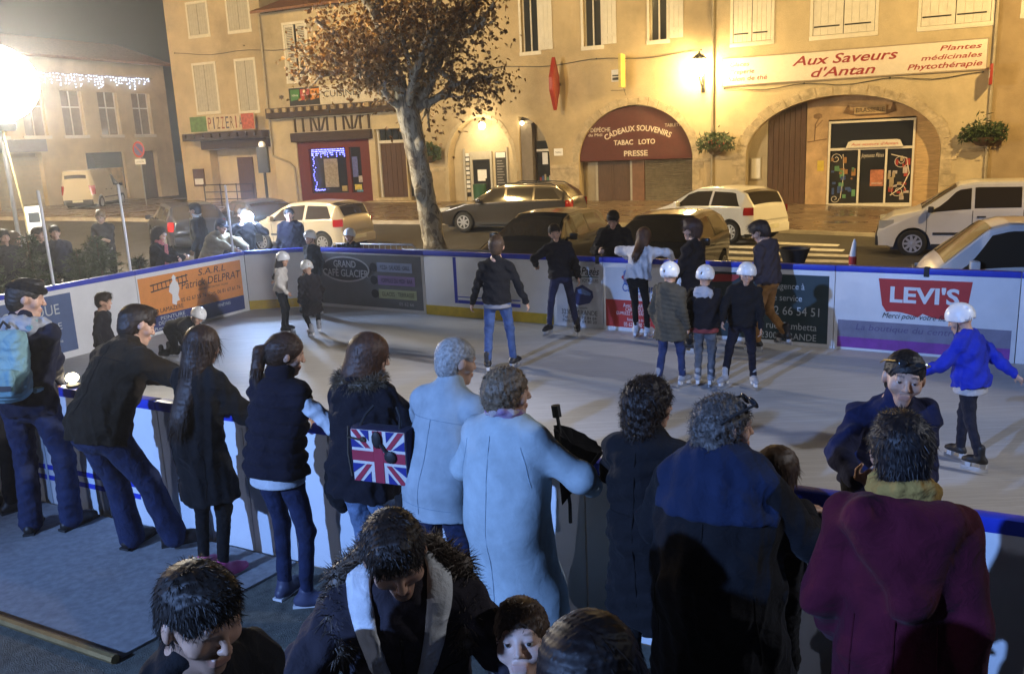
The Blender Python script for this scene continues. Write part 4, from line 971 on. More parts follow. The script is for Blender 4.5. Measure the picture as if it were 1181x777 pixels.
m = MB(); m.box(-12.62, -11.45, -.06, -.002, 1.55, 1.72, bev=.012); m.box(-18.9, -17.7, -.05, -.002, 1.60, 1.75, bev=.012); m.box(-6.5, -5.76, -.05, -.002, 1.66, 1.80, bev=.012); m.build('impost', STONE, e2, True)
m = MB(); m.box(-12.62, -11.5, -.035, -.002, -.1, 1.53, bev=.01); m.build('pier_facing', STONE, e2)
MAR = mat('awning_maroon', (.085, .018, .016), .7, var=.12)
m = MB(); m.prism(arch_pts(A2[0], A2[1]-.01, 1.84, 2.12, 26, 1.82), .10, .16); tp = m.build('arch_panel', MAR, e2); CR = mat('letter_cream', (.66, .58, .46), .5, var=.05)
text('lettering', 'CADEAUX SOUVENIRS', -8.82, 2.98, .095, CR, tp, width=2.8, height=.22, arc=2.9, bold=.02)
text('lettering', 'TABAC   LOTO', -8.95, 2.44, .095, CR, tp, width=1.75, height=.20, bold=.02); text('lettering', 'PRESSE', -8.9, 1.98, .095, CR, tp, width=1.0, height=.22, bold=.02)
text('lettering', 'LA DÉPÊCHE', -10.55, 3.0, .095, CR, tp, width=1.15, height=.17); text('lettering', 'du Midi', -10.62, 2.83, .095, CR, tp, width=.6, height=.12); text('lettering', 'TABLETTERIE', -7.2, 3.08, .095, CR, tp, width=.95, height=.13)
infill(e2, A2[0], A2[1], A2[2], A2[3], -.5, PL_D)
for x0 in (-10.78, -9.27): m = MB(); m.box(x0, x0+.10, .50, .56, .02, 1.79); m.build('door_frame', SHUT_G, e2)
for x0 in (-10.67, -9.97):
    m = MB(); m.box(x0, x0+.69, .50, .55, .02, 1.79); m.box(x0+.08, x0+.61, .48, .499, .15, .75, bev=.01); m.box(x0+.08, x0+.61, .48, .499, .9, 1.7, bev=.01); m.build('door', BROWN, e2)
m = MB()
for i in range(24): z = -.05+i*.077; m.add([(-8.62, .50, z), (-6.56, .50, z), (-6.56, .475, z+.038), (-8.62, .475, z+.038), (-6.56, .50, z+.075), (-8.62, .50, z+.075)], [(0, 1, 2, 3), (3, 2, 4, 5)])
m.build('roller_shutter', mat('roller_steel', (.28, .25, .20), .4, .6, var=.2), e2)
m = MB(); m.box(-9.16, -8.64, .44, .555, -.1, 1.79); m.build('brown_pilaster', mat('pilaster_brown', (.18, .09, .05), .6, var=.2), e2)
m = MB(); m.box(-11.2, -8.75, -.15, .55, -.05, .10, bev=.02); m.build('door_step', STONE, e2)
# lit porch arch
infill(e2, A1[0], A1[1], A1[2], A1[3], -.3, PL_C, .56)
m = MB(); m.box(-17.1, -17.0, .5, .555, .2, 2.55); m.box(-14.95, -14.87, .5, .555, .2, 2.55); m.box(-16.75, -16.62, .48, .555, .2, 2.4); m.box(-15.75, -15.64, .48, .555, .2, 2.4); m.box(-16.619, -15.751, .48, .555, 2.05, 2.4); pf = m.build('porch_door_frame', SHUT_G, e2)
panes([(-16.619, -15.751, .3, 2.05), (-16.99, -16.76, .4, 2.2)], pf, .53); panes([(-15.5, -14.96, .55, 2.35)], pf, .53, mat('slate_board', (.03, .028, .026), .7))
for i in range(9):
    m = MB(); z = .6+.2*i; m.box(-16.98, -16.8, .515, .528, z, z+.14); m.build('paper_notice', WHT if i % 3 else mat('notice_pale', (.5, .45, .35), .6), pf)
for i in range(12):
    m = MB(); z = .62+.12*i; m.box(-15.42, -15.06-.05*(i % 3), .52, .528, z, z+.03); m.build('chalk_line', mat('chalk', (.45, .43, .4), .8), pf)
m = MB(); m.box(-15.46, -15.0, .518, .528, 2.1, 2.33); m.build('board_title', WHT, pf)
m = MB(); m.box(-16.4, -15.95, .515, .529, 1.1, 1.6); m.build('door_notice', WHT, pf)
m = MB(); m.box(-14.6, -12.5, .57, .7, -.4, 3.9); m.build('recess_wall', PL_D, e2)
m = MB(); m.box(-14.03, -13.5, .12, .55, -.3, 3.5, bev=.02); m.box(-14.04, -13.42, .08, .56, 3.5, 3.62); m.build('grey_pilaster', mat('pilaster_grey', (.20, .17, .14), .7, var=.15), e2)
m = MB(); m.box(-13.45, -12.68, .50, .55, .5, 2.75); kf = m.build('shop_window', gl, e2); m = MB(); m.box(-13.46, -12.67, .46, .499, 2.3, 2.4); m.box(-13.46, -12.67, .46, .499, .62, .70); m.box(-13.46, -12.67, .46, .499, .95, .99); m.build('window_rail', FRAMEW, kf)
m = MB(); m.box(-13.2, -12.95, .48, .498, 1.75, 2.25); m.build('paper_notice', WHT, kf)
for q in range(6): m = MB(); x0 = -13.35+q*.11; m.box(x0, x0+.08, .48, .498, 1.05, 1.2+.06*(q % 3)); m.build('goods', mat('goods%d' % q, pals[q], .5), kf)
m = MB(); m.box(-12.45, -12.05, -.02, -.002, 2.1, 2.4, bev=.004); o_ = m.build('number_plate', WHT, e2); text('lettering', 'TABAC', -12.25, 2.2, -.02, INK, o_, width=.3, height=.08)
# tobacconist's long red diamond, seen edge-on
tb = empty('tobacco_sign', (*fac(-12.1, -.62), 5.0), FA, 'long red diamond tobacconist sign standing out from the ochre wall', 'sign')
m = MB(); dia = [(0, -1.05), (.42, -.25), (.42, .25), (0, 1.05), (-.42, .25), (-.42, -.25)]
m.add([(-.07, p[0], p[1]) for p in dia]+[(.07, p[0], p[1]) for p in dia], [tuple(range(6)), tuple(range(11, 5, -1))]+[(i, (i+1) % 6, 6+(i+1) % 6, 6+i) for i in range(6)]); m.build('diamond', mat('tobacco_red', (.33, .03, .02), .45, var=.08), tb)
for x in (-.074, .074):
    m = MB(); m.add([(x, p[0]*.7, p[1]*.78) for p in dia], [tuple(range(6))]); m.build('diamond_face', mat('tobacco_face', (.42, .08, .05), .45), tb)
m = MB(); m.box(-.04, .04, .3, .62, -.06, .06); m.build('bracket', IRON, tb)
ys = empty('paper_sign', (*fac(-9.25, -.5), 5.3), FA, 'narrow yellow newspaper sign with a small white box on its bracket', 'sign')
m = MB(); m.box(-.06, .06, -.28, .28, -.62, .66, bev=.01); m.build('panel', mat('sign_yellow', (.58, .47, .12), .45), ys, True); m = MB(); m.box(-.42, -.065, -.05, .05, -.38, .08, bev=.01); bx = m.build('white_box', WHT, ys, True); m = MB(); m.box(-.38, -.10, -.054, -.051, -.18, -.12); m.box(-.38, -.10, -.054, -.051, -.32, -.22); m.build('print_block', INK, bx)
m = MB(); m.tube([(0, .28, .4), (0, .5, .4)], .02, 6); m.tube([(-.5, .1, -.7), (0, .5, -.7)], .012, 6); m.tube([(0, .2, -.62), (0, .5, -.9)], .012, 6); m.build('bracket', IRON, ys)

# ---- half timbered kitchen shop house
e1, w1 = building('town_house', 'cream house with the kitchen shop sign, timber beams and red shop front', -27.35, -19.01, 9.25, [rect(-26.03, -24.8, 6.1, 8.6), rect(-25.95, -21.75, -.5, 3.2), rect(-21.42, -19.8, -.5, 3.6), rect(-19.75, -19.2, -.5, 3.2)], PL_C)
window_closed(e1, -26.03, -24.8, 6.1, 8.6, SHUT_W, False, True, .07)
m = MB(); m.box(-27.3, -19.8, -.42, -.003, 4.36, 4.84, bev=.02)
m.build('beam', WOODD, e1)
for i in range(16): m = MB(); x = -27.1+i*.47; m.box(x, x+.2, -.55, -.425, 4.62, 4.80); m.build('corbel', mat('corbel_end', (.40, .31, .19), .8, var=.3), e1)
m = MB(); m.box(-26.0, -21.6, -.05, -.003, 3.66, 4.30); tbn = m.build('infill_panel', PL_D, e1); m = MB()
for i in range(10):
    x = -25.9+i*.47; m.box(x, x+.10, -.09, -.052, 3.66, 4.30)
    if i in (2, 6): m.prism([(x+.12, 4.28), (x+.22, 4.28), (x+.44, 3.7), (x+.34, 3.7)], -.088, -.053); 
    if i in (3, 7): m.prism([(x+.36, 4.28), (x+.44, 4.28), (x+.22, 3.7), (x+.12, 3.7)], -.088, -.053)
m.build('timber_stud', WOODD, tbn)
m = MB(); m.box(-26.1, -21.5, -.22, -.003, 3.2, 3.62, bev=.02); m.build('lintel', WOODD, e1)
RS = mat('shopfront_red', (.13, .018, .012), .5, var=.15, dirt=.2)
m = MB(); m.box(-25.93, -25.3, .06, .5, .25, 3.19); m.box(-22.3, -21.77, .06, .5, .25, 3.19); m.box(-25.299, -22.301, .06, .5, 2.85, 3.19); m.box(-25.299, -22.301, .06, .5, .25, .72); m.box(-23.15, -22.95, .06, .5, .721, 2.849); sf1 = m.build('shop_front', RS, e1)
m = MB(); m.box(-25.93, -21.77, .0, .5, -.45, .249); m.build('plinth', STONE, e1)
panes([(-25.299, -23.151, .721, 2.849), (-22.949, -22.301, .721, 2.849)], sf1, .2)
for (x0, x1, z0, z1, c) in ((-24.55, -23.75, 1.0, 2.35, (.30, .26, .20)), (-22.85, -22.45, .85, 1.1, (.55, .45, .08)), (-22.9, -22.6, 1.45, 2.4, (.10, .12, .35)), (-22.6, -22.35, 1.2, 1.5, (.45, .42, .40)), (-23.6, -23.3, .8, 1.05, (.4, .3, .1)), (-22.75, -22.4, .75, .84, (.1, .3, .5))):
    m = MB(); m.box(x0, x1, .185, .198, z0, z1); m.build('poster', mat('post_%.2f%.2f' % (x0, c[0]), c, .5, var=.4, scale=9), sf1)
ic = empty('icicle_lights', (*fac(-25.2, .1), 2.85), FA, 'blue icicle string lights hung in the red shop window', 'string lights')
m = MB(); m2 = MB(); r_ = np.random.default_rng(5)
for i in range(26):
    x = .08+i*.075; n = int(r_.integers(2, 6))
    for k in range(n): m.sphere((x+r_.uniform(-.02, .02), -.02, -.06-.085*k), .021, 6)
    m2.tube([(x, -.015, 0), (x, -.015, -.09*n)], .004, 4)
for k in range(18): m.sphere((.12+r_.uniform(-.05, .12), -.02, -.3-.1*k), .022, 6)
for k in range(8): m.sphere((.1+k*.08, -.02, -1.98+r_.uniform(-.05, .05)), .022, 6)
m2.tube([(0, -.015, 0), (2.05, -.015, 0)], .006, 4); wi = m2.build('cable', INK, ic); o_ = m.build('bulbs', emit('led_blue', (.12, .14, 1.0), 14), ic, True)
m = MB(); m.box(-21.4, -21.3, .2, .5, .2, 3.58); m.box(-19.92, -19.82, .2, .5, .2, 3.58); m.box(-21.299, -19.921, .2, .5, 2.95, 3.08); df = m.build('door_frame', FRAMEW, e1)
for i in range(4): m = MB(); m.box(-21.29+i*.345, -20.98+i*.345, .3, .32, 3.09, 3.56); m.build('transom_pane', GLS, df)
m = MB()
for i in range(5): m.box(-21.29+i*.274, -21.03+i*.274, .28, .34, .45, 2.94)
m.build('door', BROWN, df); m = MB(); m.box(-22.0, -19.3, -.35, .3, .1, .32, bev=.02); m.box(-21.6, -19.6, -.1, .3, .321, .46, bev=.02); m.build('door_step', STONE, e1)
panes([(-19.72, -19.23, .5, 3.1)], e1, .2)
ks = empty('shop_sign', (*fac(-23.3, -.04), 5.32), FA, 'white kitchen shop sign with green, red and orange squares on black', 'sign')
m = MB(); m.box(-2.78, 2.6, 0, .035, -.44, .42); kp = m.build('panel', mat('sign_offwhite', (.62, .56, .46), .5), ks); m = MB(); m.box(-2.76, -.98, -.012, -.001, -.42, .40); kb_ = m.build('black_field', INK, ks)
for i, c in enumerate(((.05, .22, .06), (.42, .05, .04), (.62, .22, .02))): m = MB(); x = -2.66+i*.58; m.prism([(x, -.2), (x+.5, -.12), (x+.54, .32), (x, .32)], -.022, -.013); q_ = m.build('colour_square', mat('sq%d' % i, c, .5), kb_); text('lettering', ('idées', 'déco', 'table')[i], x+.26, .02, -.024, WHT, q_, width=.36, height=.1)
text('lettering', 'CUISINES', .3, -.12, -.001, INK, ks, width=2.1, height=.30)

# ---- pizzeria house
e0, w0 = building('town_house', 'plain ochre house with the pizzeria sign over a dark timber canopy', -33.4, -27.356, 10.6, [rect(-31.9, -30.55, 4.95, 7.2), rect(-29.15, -28.05, 4.85, 7.2), rect(-31.85, -30.65, 8.65, 10.1), rect(-29.3, -28.05, 8.65, 10.1), rect(-31.5, -27.75, -.5, 3.0)], PL_A)
for a, b, z0, z1 in ((-31.9, -30.55, 4.95, 7.2), (-29.15, -28.05, 4.85, 7.2), (-31.85, -30.65, 8.65, 10.1), (-29.3, -28.05, 8.65, 10.1)): window_closed(e0, a, b, z0, z1, SHUT_G, False, False)
m = MB(); m.box(-32.5, -27.4, -.75, -.003, 3.5, 3.86, bev=.03); m.box(-31.7, -27.5, -.35, -.003, 3.05, 3.49, bev=.02); m.build('timber_canopy', WOODD, e0)
for i in range(9): m = MB(); x = -32.3+i*.56; m.box(x, x+.14, -.9, -.752, 3.62, 3.80); m.build('rafter_end', WOODD, e0)
m = MB(); m.box(-31.6, -27.6, .57, .7, -.4, 3.2); m.build('recess_wall', PL_C, e0); m = MB(); m.box(-32.75, -32.0, -.05, -.002, 1.2, 2.1); m.build('menu_case', BROWN, e0); m = MB(); m.box(-32.66, -32.09, -.06, -.051, 1.3, 1.6); m.build('menu_sheet', WHT, e0); m = MB(); m.box(-30.2, -29.2, .5, .569, .3, 2.6); m.build('door', BROWN, e0)
ps = empty('pizzeria_sign', (*fac(-29.95, -.55), 4.3), FA, 'painted pizzeria sign in green, white and red above the canopy', 'sign')
m = MB(); m.box(-2.1, 2.05, 0, .05, -.38, .40); m.build('panel', mat('sign_beige', (.58, .48, .32), .5, var=.15), ps)
m = MB(); m.box(-2.08, -1.0, -.008, -.001, -.36, .38); m.build('green_field', mat('pz_green', (.10, .20, .05), .5, var=.4, scale=5), ps); m = MB(); m.box(1.25, 2.03, -.008, -.001, -.36, .38); m.build('red_field', mat('pz_red', (.45, .10, .06), .5, var=.5, scale=7), ps)
for i, ch in enumerate('PIZZERIA'): text('lettering', ch, -.80+i*.285, -.27, -.009, mat('pz_l%d' % (i % 3), ((.25, .04, .03), (.05, .05, .12), (.12, .05, .02))[i % 3], .5), ps, height=.60, width=.20 if ch != 'I' else .07)

# ---- row of houses on the far side street, at right angles
LA = RAD(65); L0 = np.array([-22.3, 54.0])   # x axis runs away from the camera
eL = empty('town_house', (L0[0], L0[1], 0), LA, 'pale two storey house behind the floodlight with icicle lights below its eaves', 'building', 'buildings around the square')
holes = [rect(-9.6+i*2.45, -8.2+i*2.45, 4.2, 6.6) for i in range(5)]+[rect(-3.6, -.9, .5, 3.2), rect(-9.2, -6.4, -.5, 3.3), rect(.3, 1.6, -.5, 3.2)]
m = MB(); m.prism([(-11.5, -.6), (3, -.6), (3, 8.3), (-11.5, 8.3)], 0, .5, holes); m.box(-11.5, 3, 7.5, 8, -.6, 8.3); m.box(-11.5, -11.2, .503, 7.497, -.6, 8.3); m.box(2.7, 3, .503, 7.497, -.6, 8.3); m.build('wall', PL_C, eL)
m = MB(); m.add([(-11.8, -.6, 8.25), (3.3, -.6, 8.25), (3.3, 4, 9.8), (-11.8, 4, 9.8), (-11.8, 8.5, 8.25), (3.3, 8.5, 8.25), (-11.8, -.6, 8.38), (3.3, -.6, 8.38), (3.3, 4, 9.93), (-11.8, 4, 9.93), (-11.8, 8.5, 8.38), (3.3, 8.5, 8.38)], [(0, 1, 2, 3), (3, 2, 5, 4), (6, 7, 8, 9), (9, 8, 11, 10), (0, 1, 7, 6), (4, 5, 11, 10), (0, 3, 9, 6), (3, 4, 10, 9), (1, 2, 8, 7), (2, 5, 11, 8)]); m.build('roof', ROOF, eL)
for i in range(5):
    x0 = -9.6+i*2.45; m = MB(); m.box(x0+.002, x0+1.398, .25, .28, 4.2, 6.6); pn = m.build('pane', mat('curtain_pane', (.20, .15, .09), .3, var=.2), eL); m = MB()
    for x in (x0+.002, x0+.67, x0+1.33): m.box(x, x+.065, .20, .249, 4.2, 6.6)
    m.box(x0+.07, x0+1.32, .205, .248, 5.7, 5.77); m.build('sash', FRAMEW, pn); m = MB(); m.box(x0-.15, x0+1.55, -.06, .1, 4.02, 4.19, bev=.02); m.build('window_sill', FRAMEW, eL)
m = MB(); m.box(-3.598, -.902, .2, .22, .5, 3.2); pn = m.build('shop_window', gl, eL); m = MB(); m.box(-3.5, -1.0, .18, .199, .6, 2.3); m.build('poster', mat('window_poster', (.42, .33, .18), .6, var=.4, scale=3), pn)
m = MB()
for i in range(14): m.box(-9.19, -6.41, .3, .34, -.4+i*.25, -.17+i*.25)
m.build('garage_door', SHUT_G, eL); m = MB(); m.box(-9.4, -6.2, -.3, -.003, 3.35, 4.0, bev=.03); lt = m.build('fascia', mat('fascia_blue', (.17, .17, .22), .6, var=.2), eL)
m = MB(); m.box(.302, 1.598, .3, .34, -.3, 3.2); m.build('door', BROWN, eL)
il = empty('icicle_lights', (L0[0], L0[1], 7.45), LA, 'white icicle string lights under the eaves of the pale house', 'string lights')
m = MB(); m2 = MB(); r_ = np.random.default_rng(9)
for i in range(60):
    x = -9.6+i*.19; n = int(r_.integers(1, 6)); m2.tube([(x, -.12, .05), (x, -.12, -.15*n)], .006, 4)
    for k in range(n): m.sphere((x+r_.uniform(-.04, .04), -.14, -.15*k+r_.uniform(-.04, .04)), .024, 6)
m2.tube([(-10.4, -.12, .05), (1.9, -.12, .05)], .01, 4); m2.build('cable', INK, il); m.build('bulbs', emit('led_white', (.50, .66, 1.0), 14), il, True)
eM = empty('town_house', (L0[0]-math.cos(LA)*11.6, L0[1]-math.sin(LA)*11.6, 0), LA, 'tall pale house with a lit shop window at the left edge of the picture', 'building', 'buildings around the square')
m = MB(); m.prism([(-16, -.6), (0, -.6), (0, 9.8), (-16, 9.8)], 0, .5, [rect(-3.6, -1.0, .2, 3.2), rect(-6.6, -5.0, -.5, 3.2), rect(-10, -8, -.5, 3.2), rect(-3.2, -1.9, 4.8, 7.2), rect(-6.6, -5.3, 4.8, 7.2), rect(-10, -8.7, 4.8, 7.2)]); m.box(-16, 0, 7.5, 8, -.6, 9.8); m.box(-16, -15.7, .503, 7.497, -.6, 9.8); m.box(-.3, 0, .503, 7.497, -.6, 9.8); m.build('wall', PL_B, eM)
m = MB(); m.box(-16.3, .3, -.6, 8.4, 9.801, 9.95); m.build('roof', ROOF, eM)
for (a, b, z0, z1) in ((-3.6, -1.0, .2, 3.2), (-6.6, -5.0, -.5, 3.2), (-10, -8, -.5, 3.2)):
    m = MB(); m.box(a+.002, b-.002, .24, .26, z0, z1); pn = m.build('shop_window', gl, eM); m = MB(); m.box(a+.002, a+.12, .16, .239, z0, z1); m.box(b-.12, b-.002, .16, .239, z0, z1); m.box(a+.121, b-.121, .16, .239, z1-.12, z1); m.box(a+.121, b-.121, .16, .239, z0, z0+.12); m.build('frame', FRAMEW, pn)
for a in (-3.2, -6.6, -10): window_closed(eM, a, a+1.3, 4.8, 7.2, SHUT_G, False)
# house beyond the right edge
eR, wR = building('town_house', 'dark plastered house beyond the right hand drainpipe', 3.756, 16, 9.4, [rect(4.6, 6.0, 6.2, 8.4), rect(6.2, 9.0, -.5, 3.2), rect(8.6, 10, 6.2, 8.4), rect(11, 13.5, -.5, 3.2)], plaster('plaster_brown', (.36, .27, .16)))
for a in (4.6, 8.6): window_closed(eR, a, a+1.4, 6.2, 8.4, SHUT_G, False)
for a, b in ((6.2, 9.0), (11, 13.5)): m = MB(); m.box(a+.002, b-.002, .3, .34, -.45, 3.2); m.build('shop_window', gl, eR)
# drainpipes
for i, (s_, l_, lo, hi, d_) in enumerate(((-5.74, 'drainpipe beside the wall lantern and the left flower basket', -.1, 9.5, -.09), (3.80, 'drainpipe beside the red sign and the right flower basket', -.3, 9.4, -.09), (-27.36, 'drainpipe between the pizzeria and the kitchen shop house', .2, 9.2, -.10))):
    o_ = empty('drainpipe', (*fac(s_, d_), 0), FA, l_, 'drainpipe', 'drainpipes on the houses'); m = MB()
    if i == 2: m.tube([(0, 0, hi), (0, 0, 3.0), (.0, 0, 2.6), (1.0, -.02, 2.25), (1.25, 0, 2.0), (1.3, 0, lo)], .055, 8)
    else: m.tube([(0, 0, lo), (0, 0, hi)], .055, 10)
    m.build('pipe', ZINC, o_, True); m = MB()
    for z in ((1.2, 2.9, 4.4, 6.3, 8) if i < 2 else (3.6, 5.2, 7)): m.lathe([(.056, z-.03), (.072, z-.025), (.072, z+.025), (.056, z+.03)], (0, 0, 0), 'z', 10)
    m.build('pipe_clip', ZINC, o_)
# small red sign on the right pipe
o_ = empty('red_sign', (*fac(3.72, -.45), 4.28), FA, 'small red sign standing out beside the right drainpipe', 'sign'); m = MB(); m.box(-.04, .04, -.30, .30, -.34, .34, bev=.01); m.build('panel', mat('tobacco_red', (.33, .03, .02), .45, var=.08), o_, True); m = MB(); m.tube([(0, .3, 0), (0, .45, 0)], .02, 6); m.build('bracket', IRON, o_)
m = MB()
for x in (-.044, .044): m.box(x-.003, x+.003, -.2, .2, -.1, .15)
m.build('sign_face', WHT, o_)
# wall lantern
wl = empty('wall_lantern', (*fac(-6.12, -.75), 5.25), FA, 'bright sodium wall lantern on an iron bracket left of the shop sign', 'lantern')
m = MB(); m.tube([(0, .75, -.75), (0, .5, -.72), (0, .2, -.55), (0, 0, -.34)], .028, 8); m.tube([(0, .75, -.35), (0, .35, -.62)], .016, 6); m.box(-.07, .07, .70, .75, -.95, -.2, bev=.01); m.build('bracket', IRON, wl, True)
m = MB(); m.lathe([(.13, -.34), (.16, -.30), (.26, .22), (.27, .24)], (0, 0, 0), 'z', 8); m.build('lamp_glass', emit('sodium_lamp', (1.0, .68, .26), 330), wl)
m = MB(); m.lathe([(.28, .245), (.30, .27), (.14, .42), (.05, .46), (.03, .55)], (0, 0, 0), 'z', 8); m.build('lamp_cap', IRON, wl)
for s_, d_, z_, r0, l_, st in ((-15.75, -.12, 3.50, .15, 'large lit globe lamp hanging in the porch arch', 45), (-13.85, -.10, 3.52, .085, 'small lit globe lamp beside the grey pilaster', 35)):
    o_ = empty('globe_lamp', (*fac(s_, d_), z_), FA, l_, 'lamp'); m = MB(); m.sphere((0, 0, 0), r0, 16); m.build('globe', emit('globe_%d' % st, (1.0, .78, .42), st), o_, True); m = MB(); m.tube([(0, 0, r0), (0, 0, r0+.1), (0, .3, r0+.22), (0, .55 if r0 > .1 else .2, r0+.22)], .015, 6); m.build('bracket', IRON, o_, True)
# flower baskets
def basket(s_, z_, l_, flowers, rr=.75):
    o_ = empty('flower_basket', (*fac(s_, -.38), z_), FA, l_, 'flower basket', 'flower baskets on the drainpipes'); r = np.random.default_rng(int(abs(s_*10)))
    m = MB(); m.lathe([(.05, -.30), (.22, -.24), (.36, -.05), (.38, 0), (.34, .0)], (0, 0, 0), 'z', 14); m.build('bowl', mat('basket_brown', (.08, .05, .03), .8, var=.3), o_, True)
    m = MB()
    for i in range(900):
        a = r.uniform(0, 6.28); q = r.uniform(0, 1)**.5*rr; h_ = r.uniform(-.18, .34)+.32*(1-q/rr)+(.35*r.uniform() if r.uniform() < .05 else 0); p = np.array([q*math.cos(a), q*.5*math.sin(a), h_]); d = r.normal(size=3)*.055; n_ = r.normal(size=3)*.022
        m.add([p-d, p+n_, p+d, p-n_], [(0, 1, 2, 3)])
    m.build('leaves', mat('basket_leaf', (.045, .075, .025), .6, var=.5, scale=12), o_, fix=False)
    if flowers:
        m = MB()
        for i in range(34): a = r.uniform(0, 6.28); q = r.uniform(.1, .9)*rr; m.sphere((q*math.cos(a), q*.5*math.sin(a)-.05, r.uniform(-.1, .35)), .035, 6)
        m.build('flowers', mat('flower_red', (.40, .05, .03), .6, var=.4), o_, True)
    m = MB(); m.tube([(0, .0, -.05), (0, .33, -.05)], .02, 6); m.build('bracket', IRON, o_)
basket(-5.55, 2.2, 'red flowering basket on the drainpipe below the wall lantern', True); basket(3.62, 2.2, 'dark leafy basket on the drainpipe by the white van', False); basket(-18.3, 2.3, 'leafy basket half hidden behind the plane tree trunk', False, .55)

for i, (s0, s1, z0, l_) in enumerate(((-19, -6.2, 5.9, 'thin cable strung along the ochre wall above the newsagent arch'), (-5.3, 3.5, 4.40, 'thin cable under the long shop sign'), (-33, -19.5, 7.9, 'thin cable sagging between the upper windows of the left houses'))):
    o_ = empty('wall_cable', (*fac(s0, -.05), 0), FA, l_, 'cable', 'cables on the house walls'); m = MB(); n = 18; L_ = s1-s0; m.tube([(L_*t, 0, z0-.14*math.sin(t*math.pi*3)**2-.25*math.sin(math.pi*t)*(i == 2)) for t in np.linspace(0, 1, n)], .014, 5); m.build('cable', INK, o_, True); m = MB()
    for t in (0, 1/3, 2/3, 1): m.sphere((L_*t, .02, z0), .035, 6)
    m.build('cable_clip', IRON, o_)
